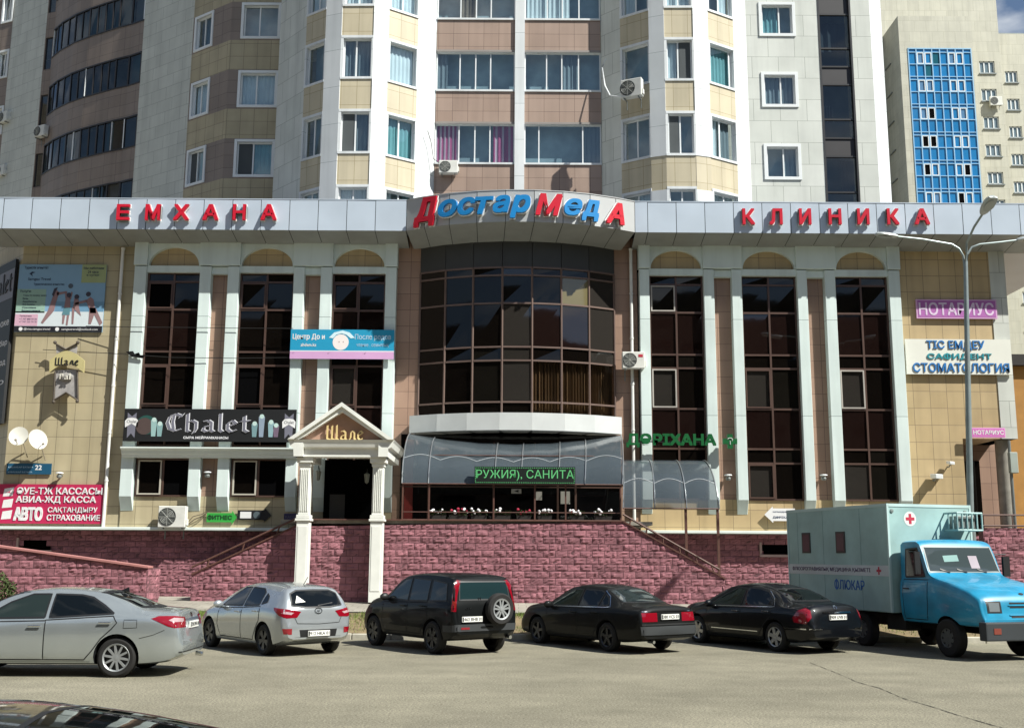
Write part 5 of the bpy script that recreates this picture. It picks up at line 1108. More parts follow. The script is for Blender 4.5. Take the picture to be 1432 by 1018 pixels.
b = MB(); b.tube([p3(847, 83, 4.4), p3(842, 95, 4.4), p3(846, 120, 4.1), p3(853, 134, 3.9), p3(870, 136, 3.2)], .03, 6); tag(b.build('drain_hose', M_PVC), 'white hose curling from the bay air conditioner along the wall', 'hose')
b = MB(); b.tube([p3(598, 183, 4.2), p3(603, 200, 4.35), p3(606, 222, 4.45), p3(616, 230, 4.4)], .015, 6); tag(b.build('drain_hose', M_CAB), 'thin dark hose running down to the loggia air conditioner', 'hose')
b = MB(); b.tube([p3(263, 733, .05), p3(272, 726, .1), p3(282, 722, .15), p3(290, 716, .22)], .02, 6); b.tube([p3(263, 730, .05), p3(270, 722, .1), p3(282, 719, .15), p3(290, 714, .22)], .015, 6); tag(b.build('coolant_pipe', mat('pipe_wrap', '#4c4234', .8)), 'brown wrapped pipes from the low air conditioner to the wall', 'pipe')
def dish(label, p, r, yaw, tilt, sq=1):
    t = thing('satellite_dish', label, 'satellite dish', p, 0, 'satellite dishes on the left wall'); M = Matrix.Rotation(yaw, 3, 'Z') @ Matrix.Rotation(tilt, 3, 'X'); b = MB(); n = 28; prof = [(0, .0), (.35, .012), (.7, .05), (1, .1)]
    vs = [M @ Vector((r * q * math.cos(2 * math.pi * k / n), -h * r * 2, r * q * 1.1 * math.sin(2 * math.pi * k / n))) for q, h in prof for k in range(n)]
    b.add([v for v in vs], [(i * n + k, i * n + (k + 1) % n, (i + 1) * n + (k + 1) % n, (i + 1) * n + k) for i in range(3) for k in range(n)], 0, True); b.build('reflector', mat('dish_white', '#c2c0b6', .5, dirt=.06), t, world=False)
    b = MB(); q = M @ Vector((0, -r * 1.15, -r * .9)); b.tube([M @ Vector((0, -.02, -r * .95)), q], .014, 6); b.ball(q, .05, n=8, m=5); b.build('feed_arm', mat('dish_arm', '#8a8378', .6), t, world=False)
    b = MB(); b.tube([M @ Vector((0, .02, 0)), (0, .35, -.15), (0, .62, -.45)], .022, 6); b.tube([(0, .35, -.15), (.1, .6, -.7)], .018, 6); b.build('mount', mat('dish_mount', '#857c6a', .7), t, world=False)
dish('round white satellite dish facing forward on the left wall', p3(26.5, 610.5, -.35), .33, R(12), R(-18)); dish('narrow looking white satellite dish turned right on the left wall', p3(52, 615, -.35), .35, R(50), R(-18))
def wall_lamp(px, row, label, Y=.18):
    p = p3(px, row, Y); t = thing('wall_lamp', label, 'lamp', p, 0, 'small wall lamps between the pilasters')
    b = MB(); b.lathe([(0, .08), (.13, .06), (.14, .03), (.05, .0), (.0, .0)], (0, -.12, .02), n=14); b.build('cap', M_PVC, t, world=False)
    b = MB(); b.lathe([(0, -.13), (.08, -.12), (.1, -.05), (.05, .02)], (0, -.12, 0), n=14); b.box(-.03, .03, -.12, .14, -.02, .02); b.build('lamp_body', M_STEEL, t, world=False)
wall_lamp(85, 664, 'small white wall lamp above the magenta sign'); wall_lamp(291.5, 663, 'small white wall lamp in the niche below the cornice'); wall_lamp(1017.5, 667, 'small white wall lamp right of the short awning'); wall_lamp(1150.5, 667, 'small white wall lamp in the niche left of the last window')
def cctv(px, row, label, s=1):
    p = p3(px, row, .1); t = thing('security_camera', label, 'camera', p, 0, 'security cameras on the right wall')
    b = MB(); b.obox((-.09 * s, -.25 * s, -.05 * s), (.18 * s, 0, -.02), (0, .34 * s, .04), (0, 0, .11 * s)); b.build('housing', M_PVC, t, world=False, bevel=.015)
    b = MB(); b.tube([(0, -.05, -.05), (.0, .1, -.12), (0, .22, -.1)], .025 * s, 6); b.build('arm', M_STEEL, t, world=False)
cctv(1308, 667, 'larger white security camera low on the right wall', 1.5); cctv(1328, 648, 'smaller white security camera higher on the right wall')

# ------------------------------------------------------------------ street lamp and bush
LY = -7.2; base = at(1357, 720, LY); xb = base.x; top = az(352, LY, 1350); M_POLE = mat('galvanised_pole', '#8d9898', .45, metal=.5, dirt=.15, dscale=3)
lamp = thing('street_lamp', 'tall grey street lamp with three arms behind the blue truck', 'street lamp', (xb, LY, gz(LY)))
b = MB(); xt = ax(1349.5, 355, LY); b.tube([(xb + .06, LY, gz(LY) - .1), (xb, LY, gz(LY) + 3), (xt, LY, az(366, LY, 1349.5))], [.115, .1, .065], 14); b.build('pole', M_POLE, lamp)
def arm(pts, head, lab, sz=(.36, .15, .1), rz=0):
    b = MB(); b.tube(pts, .035, 8); b.build('arm', M_POLE, lamp); h = MB(); hx, hy, hz = sz; v = Vector(pts[-1]) - Vector(pts[-2]); d = v.normalized(); sd = d.cross(UZ).normalized(); upv = sd.cross(d); c = Vector(pts[-1]) + d * hx * .8; vs = []; n, m = 14, 8
    for i in range(m + 1):
        tt = math.pi * i / m; w_ = math.sin(tt) ** .6
        for k in range(n): a = 2 * math.pi * k / n; vs.append(c - d * hx * math.cos(tt) + sd * hy * w_ * math.cos(a) * (1 + .25 * -math.cos(tt)) + upv * hz * w_ * math.sin(a) * (1 if math.sin(a) > 0 else .5))
    h.add(vs, [(i * n + k, i * n + (k + 1) % n, (i + 1) * n + (k + 1) % n, (i + 1) * n + k) for i in range(m) for k in range(n)], 0, True); o = h.build('lamp_head', mat('lamp_head_grey', '#a7adad', .4, metal=.3, dirt=.1), lamp)
    g = MB(); vs = []
    for k in range(n): a = 2 * math.pi * k / n; vs.append(c + d * (.05 + hx * .62 * math.cos(a)) + sd * hy * .8 * math.sin(a) - upv * hz * .52)
    g.poly(vs); g.build('lens', mat('lamp_lens', '#9aa0a0', .2), o)
tp = lambda x, y, Y=LY: p3(x, y, Y)
arm([tp(1348.5, 372), tp(1347, 358), tp(1341, 348), tp(1331, 342), tp(1290, 335), tp(1253, 331)], None, '', (.36, .14, .1))
arm([tp(1352, 372), tp(1353, 356), tp(1359, 346), tp(1370, 342), tp(1400, 339), tp(1424, 336)], None, '', (.36, .14, .1))
arm([tp(1350.5, 372), tp(1352, 340, LY - .2), tp(1362, 318, LY - .8), tp(1375, 298, LY - 1.3)], None, '', (.36, .2, .14))
M_BUSH = mat('bush_leaf', '#46562a', .8, dirt=.5, dscale=5)
bc = at(4, 838, -7); bush = thing('bush', 'small green bush at the left edge beside the ramp wall', 'bush', (bc.x, -7, gz(-7))); rg = random.Random(8); b = MB()
for k in range(2600):
    d = Vector((rg.gauss(0, 1), rg.gauss(0, 1), rg.gauss(0, 1))).normalized() * rg.uniform(.4, 1) ** .5; p = Vector((bc.x - .25 + d.x * .62, -7 + d.y * .55, gz(-7) + .5 + d.z * .62 + .12 * math.sin(9 * d.x)))
    if p.z < gz(-7): continue
    e = Vector((rg.gauss(0, 1), rg.gauss(0, 1), rg.gauss(0, 1))).normalized() * rg.uniform(.03, .06); q = e.cross(Vector((rg.random(), rg.random(), rg.random()))).normalized() * .025; b.poly([p - e, p + q, p + e, p - q])
b.build('foliage', M_BUSH, bush, fixn=False); b = MB()
for k in range(5): b.tube([(bc.x - .25 + .05 * k - .1, -7, gz(-7) - .05), (bc.x - .25 + .22 * (k - 2), -7 + .1 * (k % 2), gz(-7) + .8)], [.02, .006], 5)
b.build('stem', mat('bark', '#4b3b2b', .9), bush)
# ------------------------------------------------------------------ vehicles
def paint(name, col, metal=.0, rough=.35, coat=1.0, dirt=.05, spec=.5): return mat(name, col, rough, metal, dirt=dirt, dscale=2.5, coat=coat, spec=spec)
M_TYRE = mat('tyre_rubber', '#1b1a19', .85, dirt=.2, dscale=8); M_ALLOY = mat('alloy_rim', '#9fa2a3', .5, metal=.6, dirt=.1); M_ALLOYD = mat('dark_alloy', '#4a4b4d', .35, metal=.7, dirt=.15)
M_CARGL = dark_glass('car_glass', '#0b0f10', ior=1.5, wob=.0); M_CARGL2 = dark_glass('pale_car_glass', '#222b29', ior=1.5, wob=.0)
M_TAIL = mat('tail_lamp_red', '#7d0b1b', .12, dirt=0, coat=1); M_TAILW = mat('lamp_clear', '#a88f92', .1, dirt=0, coat=1); M_HEAD = mat('head_lamp', '#8e979b', .1, metal=.4, dirt=0, coat=1)
M_PLATE = mat('plate_white', '#d9d9d4', .5, dirt=.04); M_TRIM = mat('black_trim', '#17181a', .5, dirt=.05); M_CHROME = mat('chrome', '#d0d3d6', .12, metal=1, dirt=0); M_SEAMC = mat('panel_gap', '#08090a', .8, dirt=0)
def pchip(pts, x):
    xs = [p[0] for p in pts]; ys = [p[1] for p in pts]; n = len(xs)
    if x <= xs[0]: return ys[0]
    if x >= xs[-1]: return ys[-1]
    h = [xs[i + 1] - xs[i] for i in range(n - 1)]; d = [(ys[i + 1] - ys[i]) / h[i] for i in range(n - 1)]; m = [d[0]] + [0] * (n - 2) + [d[-1]]
    for i in range(1, n - 1):
        if d[i - 1] * d[i] > 0: w1, w2 = 2 * h[i] + h[i - 1], h[i] + 2 * h[i - 1]; m[i] = (w1 + w2) / (w1 / d[i - 1] + w2 / d[i])
    i = max(k for k in range(n - 1) if xs[k] <= x); t = (x - xs[i]) / h[i]
    return ys[i] * (1 + 2 * t) * (1 - t) ** 2 + h[i] * m[i] * t * (1 - t) ** 2 + ys[i + 1] * t * t * (3 - 2 * t) + h[i] * m[i + 1] * t * t * (t - 1)
def loft_body(sp):
    x0, x1 = sp['rl'], sp['fl']; N = 84; xs = [x0 + (x1 - x0) * (.5 - .5 * math.cos(math.pi * i / N)) for i in range(N + 1)]
    rings = []
    for x in xs:
        zt = pchip(sp['top'], x); zb = pchip(sp['bot'], x); w_ = pchip(sp['wid'], x); wr = min(pchip(sp['wr'], x), w_ * .93); be = min(pchip(sp['belt'], x), zt - .06); be = max(be, zb + .12)
        hgt = be - zb; cr = sp.get('crown', .03)
        half = [(0, zb), (w_ * .8, zb), (w_ * .93, zb + .03), (w_ * .975, zb + hgt * .18), (w_ * .995, zb + hgt * .42), (w_, zb + hgt * .62), (w_ * .99, zb + hgt * .82), (w_ * .972, be - .04), (w_ * .945, be)]
        zs = zt - .035
        for t in (.25, .5, .75, 1.0): half.append((w_ * .945 + (wr - w_ * .945) * (t - .18 * t * (1 - t)), be + (zs - be) * t))
        half += [(wr * .93, zt - .012), (wr * .7, zt + cr * .45), (wr * .35, zt + cr * .85), (0, zt + cr)]
        rings.append([Vector((x, y, z)) for y, z in half] + [Vector((x, -y, z)) for y, z in half[-2:0:-1]])
    b = MB(); n = len(rings[0]); b.add([v for r in rings for v in r], [(i * n + k, i * n + (k + 1) % n, (i + 1) * n + (k + 1) % n, (i + 1) * n + k) for i in range(N) for k in range(n)], 0, True)
    # closed, slightly domed ends
    for r, s in ((0, -1), (N, 1)):
        c = sum(rings[r], Vector()) / n; base = r * n; b.v.append(c + Vector((s * .035, 0, 0))); ci = len(b.v) - 1
        for k in range(n): b.f.append([base + k, base + (k + 1) % n, ci]); b.m.append(0); b.s.append(True)
    return b
class Car:
    def __init__(s, name, label, cat, contact, theta, sp, body_mat, group=None):
        s.sp = sp; hw = sp['track'] / 2 + .1; th = R(theta); rt = Vector((math.cos(th), math.sin(th), 0)); loc = Vector(contact) + rt * hw
        s.t = thing(name, label, cat, loc, R(90) + th, group); s.m = body_mat
        b = loft_body(sp); tmp = b.build('shell', [body_mat, M_TRIM], None); me = tmp.data
        s.bvh = BVHTree.FromPolygons([v.co.copy() for v in me.vertices], [list(p.vertices) for p in me.polygons])
        cut = MB(); r = sp['r'] + .055
        for xw in sp.get('arches', (0, sp['wb'])):
            for sd in (-1, 1):
                y0, y1 = sd * (sp['track'] / 2 - .22), sd * 1.4; n = 32; vs = [Vector((xw + r * math.cos(6.28319 * k / n), y, sp['r'] + .01 + r * math.sin(6.28319 * k / n))) for y in (y0, y1) for k in range(n)]
                cut.add(vs, [list(range(n)), list(range(n, 2 * n))[::-1]] + [(k, n + k, n + (k + 1) % n, (k + 1) % n) for k in range(n)], 0)
        cm = MB(); cm.v, cm.f, cm.m, cm.s = cut.v, cut.f, cut.m, cut.s; co = cm.build('arch_cutter', M_TRIM, None)
        md = tmp.modifiers.new('arch', 'BOOLEAN'); md.operation = 'DIFFERENCE'; md.solver = 'EXACT'; md.object = co
        try: md.material_mode = 'TRANSFER'
        except Exception: pass
        bpy.context.view_layer.update(); me2 = bpy.data.meshes.new_from_object(tmp.evaluated_get(bpy.context.evaluated_depsgraph_get()))
        bpy.data.objects.remove(tmp); bpy.data.objects.remove(co); me2.name = 'body'
        for p in me2.polygons: p.use_smooth = True
        me2.set_sharp_from_angle(angle=R(38)); s.body = link('body', me2, s.t)
        s.wheels()
    def ray(s, p, d, off):
        h, nrm, i, dist = s.bvh.ray_cast(p, d)
        if h is None: h, nrm, i, dist = s.bvh.find_nearest(p + d * 10)
        if nrm.dot(d) > 0: nrm = -nrm
        return h + nrm * off
    def frame(s, ax):
        k = .70711
        return {'L': (Vector((1, 0, 0)), Vector((0, -1, 0))), 'R': (Vector((1, 0, 0)), Vector((0, 1, 0))), 'B': (Vector((0, 1, 0)), Vector((1, 0, 0))), 'F': (Vector((0, 1, 0)), Vector((-1, 0, 0))),
                'BL': (Vector((k, k, 0)), Vector((k, -k, 0))), 'BR': (Vector((k, -k, 0)), Vector((k, k, 0))), 'FL': (Vector((-k, k, 0)), Vector((-k, -k, 0))), 'FR': (Vector((-k, -k, 0)), Vector((-k, k, 0))), 'T': (Vector((1, 0, 0)), Vector((0, 0, -1)))}[ax]
    def decal(s, mb, ax, poly, off=.004, step=.07, mi=0):
        U, D = s.frame(ax); V = Vector((0, 1, 0)) if ax == 'T' else UZ; pts = []
        for a, c in zip(poly, poly[1:] + poly[:1]):
            a, c = Vector(a), Vector(c); k = max(1, int((c - a).length / step)); pts += [a.lerp(c, i / k) for i in range(k)]
        n = len(pts); xs = [p.x for p in pts]; ys = [p.y for p in pts]; inn = []
        def inside(q):
            r = False
            for i in range(n):
                a, c = pts[i], pts[i - 1]
                if (a.y > q.y) != (c.y > q.y) and q.x < (c.x - a.x) * (q.y - a.y) / (c.y - a.y) + a.x: r = not r
            return r
        gx = min(xs) + step / 2
        while gx < max(xs):
            gy = min(ys) + step / 2
            while gy < max(ys):
                q = Vector((gx, gy))
                if inside(q) and min((q - p).length for p in pts) > step * .4: inn.append(q)
                gy += step
            gx += step
        r = geometry.delaunay_2d_cdt(pts + inn, [], [list(range(n))], 1, 1e-5)
        vs = [s.ray(U * v.x + V * v.y - D * 10, D, off) for v in r[0]]; nn = sum((geometry.normal([vs[i] for i in f]) for f in r[2]), Vector())
        mb.add(vs, [f[::-1] for f in r[2]] if nn.dot(D) > 0 else r[2], mi, True)
    def ribbon(s, mb, ax, line, wd=.012, off=.006, mi=0, closed=False, step=.06):
        U, D = s.frame(ax); V = Vector((0, 1, 0)) if ax == 'T' else UZ; L = [Vector(p) for p in line] + ([Vector(line[0])] if closed else []); pts = []
        for a, c in zip(L, L[1:]): k = max(1, int((c - a).length / step)); pts += [a.lerp(c, i / k) for i in range(k)]
        pts.append(L[-1]); vs = []
        for i, p in enumerate(pts):
            d = pts[min(i + 1, len(pts) - 1)] - pts[max(i - 1, 0)]; nn = Vector((-d.y, d.x)).normalized() * wd / 2
            for q in (p - nn, p + nn): vs.append(s.ray(U * q.x + V * q.y - D * 10, D, off))
        fs = [(2 * i, 2 * i + 2, 2 * i + 3, 2 * i + 1) for i in range(len(pts) - 1)]
        mb.add(vs, [f[::-1] if geometry.normal([vs[i] for i in f]).dot(D) > 0 else f for f in fs], mi)
    def part(s, name, mats, fn, parent=None, label=None):
        b = MB(); fn(b); return b.build(name, mats, parent or s.t, world=False, fixn=False, label=label)
    def wheels(s):
        sp = s.sp; r, wd = sp['r'], sp.get('tw', .2); rr = r * sp.get('rimk', .66); b = MB(); h = wd / 2
        b.lathe([(rr, -h * .9), (rr + .02, -h), (r - .04, -h), (r, -h * .72), (r, h * .72), (r - .04, h), (rr + .02, h), (rr, h * .9), (rr, -h * .9)], (0, 0, 0), 'y', 36)
        g = MB(); g.lathe([(0, h * .35), (rr * .98, h * .35)], (0, 0, 0), 'y', 30, 1, False); g.lathe([(rr * .9, h * .8), (rr * 1.0, h * .98), (rr * 1.03, h * .9)], (0, 0, 0), 'y', 36, 0); g.lathe([(rr * .9, h * .8), (rr * .9, h * .35)], (0, 0, 0), 'y', 30, 1)
        n = sp.get('spokes', 5); tw_ = sp.get('spw', .09)
        for k in range(n):
            a = 2 * math.pi * (k + .25) / n; d = Vector((math.cos(a), 0, math.sin(a))); e = Vector((-math.sin(a), 0, math.cos(a)))
            for q in ((0,) if not sp.get('twin') else (-.055, .055)):
                i_, o_ = d * rr * .12 + e * q * .5, d * rr * .93 + e * q * 1.6; w0, w1 = e * rr * tw_ * 1.3, e * rr * tw_
                g.prism([i_ - w0 + Vector((0, h * .8, 0)), o_ - w1 + Vector((0, h * .88, 0)), o_ + w1 + Vector((0, h * .88, 0)), i_ + w0 + Vector((0, h * .8, 0))], (0, -h * .35, 0), 0)
        g.lathe([(0, h * .86), (rr * .17, h * .84), (rr * .2, h * .5)], (0, 0, 0), 'y', 14, 0)
        s.rim_mat = sp.get('rim', M_ALLOY); first = None
        for xw in (sp.get('ax0', 0), sp['wb']):
            for sd in (1, -1):
                if first is None:
                    first = b.build('wheel', M_TYRE, s.t, world=False); rim = g.build('rim', [s.rim_mat, M_TRIM], first, world=False, fixn=True); o = first; o_r = rim
                else:
                    o = first.copy(); COL.objects.link(o); o_r = rim.copy(); COL.objects.link(o_r); o_r.parent = o
                o.location = (xw, sd * (sp['track'] / 2), sp['r']); o.rotation_euler = (0, R(23 * xw), 0 if sd > 0 else math.pi)
    def window(s, ax, poly, m=None, name='side_window', trim=.03, tm=None):
        def f(b):
            s.decal(b, ax, poly, .005, .07, 0)
            if trim: s.ribbon(b, ax, poly, trim, .006, 1, True)
        return s.part(name, [m or M_CARGL, tm or M_TRIM], f)
    def door(s, ax, poly, handle, m=None, hm=None):
        o = s.part('door', [s.m, M_SEAMC], lambda b: (s.decal(b, ax, poly, .003, .09, 0), s.ribbon(b, ax, poly, .018, .0045, 1, True)))
        if handle:
            U, D = s.frame(ax); p = s.ray(U * handle[0] + UZ * handle[1] - D * 10, D, .02); b = MB(); b.obox(p - U * .11 - UZ * .014 - D * .004, U * .22, -D * .025, UZ * .028); b.build('handle', hm or s.m, o, world=False, bevel=.008)
    def lamp(s, name, mats, items): return s.part(name, mats, lambda b: [s.decal(b, ax, p, .006 + .003 * mi, .05, mi) for ax, p, mi in items])
    def plate(s, ax, yc, zc, text, w_=.52, h_=.112):
        U, D = s.frame(ax); u = U if ax == 'F' else -U
        P = s.ray(U * yc + UZ * zc - D * 10, D, .0); out = -D; P = P + out * .035; b = MB(); b.obox(P - u * w_ / 2 - UZ * h_ / 2 - out * .03, u * w_, out * .03, UZ * h_); o = b.build('number_plate', M_PLATE, s.t, world=False)
        g = MB(); put_text(g, text, P - u * (w_ / 2 - .045) - UZ * (h_ / 2 - .022), u, UZ, w_ - .06, h_ - .044, ext=.003, bold=.01); g.obox(P - u * (w_ / 2 - .008) - UZ * (h_ / 2 - .01) + out * .0005, u * .03, out * .002, UZ * (h_ - .02)); g.build('plate_lettering', M_TRIM, o, world=False)
    def mirror(s, x, z, sd, m=None):
        b = MB(); y = sd * (pchip(s.sp['wid'], x) * .95 + .1); b.ball((x, y, z), .07, .12, .085, 10, 7); b.tube([(x + .02, y, z - .03), (x + .05, y - sd * .14, z - .05)], .03, 6); b.build('mirror', m or s.m, s.t, world=False)
    def text(s, ax, tx, yc, zc, w_, h_, m=M_CHROME, name='badge', shear=0):
        U, D = s.frame(ax); u = U if ax in 'FL' else -U
        if ax == 'L': u = -U
        P = s.ray(U * yc + UZ * zc - D * 10, D, .006); g = MB(); n_ = s.ray(U * yc + UZ * (zc + .1) - D * 10, D, .006); v = (n_ - P).normalized()
        put_text(g, tx, P - u * w_ / 2 - v * h_ / 2, u, v, w_, h_, ext=.006, bold=.02, shear=shear); g.build(name, m, s.t, world=False)
    def disc(s, ax, yc, zc, r, m, name='badge', ry=None):
        s.part(name, m, lambda b: s.decal(b, ax, [(yc + r * math.cos(6.2832 * k / 16), zc + (ry or r) * math.sin(6.2832 * k / 16)) for k in range(16)], .012, .04))
    def ring(s, ax, yc, zc, r, m, name='badge', ry=None, wd=.014):
        s.part(name, m, lambda b: s.ribbon(b, ax, [(yc + r * math.cos(6.2832 * k / 18), zc + (ry or r) * math.sin(6.2832 * k / 18)) for k in range(18)], wd, .014, 0, True, .03))

def arc(cx, cz, r, a0, a1, n=7): return [(cx + r * math.cos(R(a0 + (a1 - a0) * k / n)), cz + r * math.sin(R(a0 + (a1 - a0) * k / n))) for k in range(n + 1)]
M_SILV = paint('silver_paint', '#aeb5b6', .65, .24); M_SILV2 = paint('silver_blue_paint', '#b0b6ba', .6, .26); M_BLKP = paint('black_green_paint', '#0a0d0e', .0, .5, .3, dirt=.2, spec=.12); M_BLKA = paint('faded_black_paint', '#141515', .0, .5, .22, dirt=.3, spec=.12); M_BLKN = paint('midnight_paint', '#070a0f', .0, .4, .5, spec=.12); M_DARKG = paint('dark_grey_paint', '#1f2523', .3, .3)
def simple_sides(c, dlo, doors, handles, vis='LR', glass=None, tm=None, hm=None):
    for ax in vis:
        for i, p in enumerate(dlo): c.window(ax, p, (glass or {}).get(i), trim=.028, tm=tm)
        for d, h in zip(doors, handles): c.door(ax, d, h, hm=hm)

# silver saloon in the left foreground, facing left
sp = dict(wb=2.775, rl=-1.08, fl=3.74, r=.335, track=1.56, tw=.21, spokes=10, spw=.07, rimk=.69,
    top=[(-1.08, .66), (-1.03, .92), (-.95, 1.085), (-.62, 1.12), (-.40, 1.14), (.05, 1.31), (.48, 1.43), (1.2, 1.475), (1.75, 1.43), (2.72, 1.03), (3.3, .92), (3.62, .78), (3.74, .58)],
    belt=[(-1.08, .6), (-.95, .93), (-.4, 1.03), (.6, 1.0), (2.3, .92), (3.0, .84), (3.74, .5)], bot=[(-1.08, .36), (-.8, .25), (-.3, .21), (3.1, .21), (3.74, .28)],
    wid=[(-1.08, .70), (-.98, .82), (-.6, .895), (0, .91), (2.7, .91), (3.3, .88), (3.6, .76), (3.74, .6)], wr=[(-1.08, .55), (-.9, .70), (-.45, .70), (.1, .6), (.5, .55), (1.2, .57), (1.75, .58), (2.72, .74), (3.3, .7), (3.74, .5)])
g0 = gnd(160, 947.5)
c = Car('saloon_car', 'silver saloon facing left with red and white tail lamps, nearest on the left', 'car', g0, 91, sp, M_SILV, 'cars parked along the kerb'); camry = c
simple_sides(c, [[(1.28, 1.0), (1.28, 1.39), (1.6, 1.385), (1.95, 1.25), (2.38, .98)], [(.1, 1.07), (.3, 1.2), (.55, 1.335), (.75, 1.375), (1.2, 1.39), (1.2, 1.0)]],
    [[(1.25, .95), (1.25, .3), (2.3, .3), (2.42, .6), (2.4, .92)], [(.1, 1.03), (1.25, .96), (1.25, .3), (.55, .3), (.42, .45), (.28, .65), (.1, .82), (.02, .92)]], [(1.42, .86), (.22, .92)], glass={0: M_CARGL2}, tm=M_TRIM, hm=M_CHROME)
c.window('B', [(-.56, 1.17), (-.5, 1.405), (-.25, 1.425), (.25, 1.425), (.5, 1.405), (.56, 1.17)], name='rear_window'); c.window('F', [(-.66, 1.06), (-.54, 1.41), (.54, 1.41), (.66, 1.06)], name='windscreen')
for sd, ax in ((1, 'BL'), (-1, 'BR')): c.lamp('tail_lamp', [M_TAIL, M_TAILW], [(ax, [(-.42, .83), (-.42, 1.0), (-.15, 1.03), (.1, 1.03), (.22, .99), (.0, .86), (-.1, .83)], 0), (ax, [(-.36, .93), (-.36, .985), (-.12, 1.0), (-.02, .96), (-.08, .93)], 1)])
c.plate('B', 0, .86, '720 DVA 01'); c.part('trunk_trim', M_CHROME, lambda b: c.ribbon(b, 'B', [(-.42, .955), (.42, .955)], .03, .012)); c.disc('B', 0, 1.02, .05, M_CHROME)
c.mirror(2.2, 1.0, 1); c.mirror(2.2, 1.0, -1)
c.part('fuel_flap', M_SEAMC, lambda b: c.ribbon(b, 'L', [(-.1, .83), (-.1, .97), (-.32, .97), (-.33, .84)], .007, .004, 0, True))
c.part('bumper_seam', M_SEAMC, lambda b: (c.ribbon(b, 'L', [(-.38, .66), (-.62, .72), (-.8, .8)], .008, .004), c.ribbon(b, 'B', [(-.75, .42), (.75, .42)], .02, .004)))
c.part('side_sill', M_TRIM, lambda b: [c.ribbon(b, ax, [(.45, .245), (2.35, .245)], .05, .004) for ax in 'LR'])
b = MB(); b.tube([(-1.0, -.5, .3), (-1.13, -.5, .29)], .04, 10); b.build('exhaust_pipe', M_CHROME, c.t, world=False)
b = MB(); b.prism([(.28, .0, 1.44), (.12, .0, 1.40), (.14, 0, 1.5)], (0, .02, 0)); b.build('roof_antenna', M_TRIM, c.t, world=False)

# silver hatchback
sp = dict(wb=2.65, rl=-.80, fl=3.46, r=.32, track=1.54, tw=.2, spokes=5, spw=.13, twin=True, rim=M_ALLOYD,
    top=[(-.80, .72), (-.77, .95), (-.70, 1.05), (-.56, 1.24), (-.42, 1.385), (-.1, 1.43), (.8, 1.47), (1.45, 1.42), (2.4, 1.04), (2.9, .94), (3.3, .78), (3.46, .56)],
    belt=[(-.80, .66), (-.7, .96), (0, 1.02), (.8, .97), (2.1, .9), (2.8, .84), (3.46, .5)], bot=[(-.8, .36), (-.55, .26), (-.2, .2), (2.9, .2), (3.46, .28)],
    wid=[(-.80, .72), (-.7, .82), (-.4, .88), (0, .89), (2.6, .89), (3.1, .84), (3.35, .72), (3.46, .58)], wr=[(-.80, .62), (-.65, .70), (-.42, .60), (0, .57), (1.45, .57), (2.4, .74), (2.9, .7), (3.46, .5)])
g0 = gnd(366, 916)
c = Car('hatchback_car', 'silver hatchback seen from behind with a white triangle in its rear window', 'car', g0, 40, sp, M_SILV2, 'cars parked along the kerb'); i30 = c
simple_sides(c, [[(1.08, .99), (1.08, 1.38), (1.4, 1.37), (1.75, 1.2), (2.1, .97)], [(.28, 1.03), (.3, 1.28), (.45, 1.36), (1.0, 1.38), (1.0, .99)], [(-.02, 1.1), (.05, 1.2), (.2, 1.27), (.2, 1.05)]],
    [[(1.04, .95), (1.04, .3), (2.05, .3), (2.2, .55), (2.18, .9)], [(.2, 1.0), (1.04, .95), (1.04, .3), (.5, .3), (.4, .45), (.28, .62), (.2, .7)]], [(1.2, .86), (.36, .9)])
c.window('B', [(-.60, 1.04), (-.55, 1.28), (-.4, 1.345), (0, 1.355), (.4, 1.345), (.55, 1.28), (.60, 1.04), (.3, 1.0), (-.3, 1.0)], name='rear_window'); c.window('F', [(-.64, 1.08), (-.52, 1.4), (.52, 1.4), (.64, 1.08)], name='windscreen')
for sd, ax in ((1, 'BL'), (-1, 'BR')): c.lamp('tail_lamp', [M_TAIL, M_TAILW], [(ax, [(-.2, .80), (-.26, .92), (-.05, .97), (.32, 1.0), (.3, .94), (.15, .84), (-.02, .79)], 0), (ax, [(-.1, .86), (-.14, .9), (.05, .93), (.1, .89)], 1)])
for sd, ax in ((1, 'BL'), (-1, 'BR')): c.lamp('fog_lamp', [M_TAIL], [(ax, [(-.13, .46), (-.13, .58), (.06, .58), (.03, .47)], 0)])
c.plate('B', 0, .47, '912 HKA 01'); c.ring('B', 0, .93, .085, M_CHROME, ry=.055); c.text('B', 'H', 0, .93, .07, .05, shear=.3)
c.part('tailgate_seam', M_SEAMC, lambda b: c.ribbon(b, 'B', [(-.56, .8), (-.5, .68), (0, .66), (.5, .68), (.56, .8)], .012, .004)); c.part('lower_grille', M_TRIM, lambda b: (c.decal(b, 'B', [(-.42, .4), (-.45, .55), (.45, .55), (.42, .4)], .004), c.ribbon(b, 'B', [(-.55, .36), (.55, .36)], .08, .005)))
c.part('window_sticker', M_PLATE, lambda b: c.decal(b, 'B', [(.5, 1.09), (.26, 1.11), (.42, 1.24)], .009)); c.mirror(2.05, .99, 1); c.mirror(2.05, .99, -1)
b = MB(); b.tube([(-.1, 0, 1.45), (-.28, 0, 1.62)], .008, 5); b.build('roof_antenna', M_TRIM, c.t, world=False)
c.part('wiper', M_TRIM, lambda b: c.ribbon(b, 'B', [(0, 1.03), (-.38, 1.08)], .018, .014))

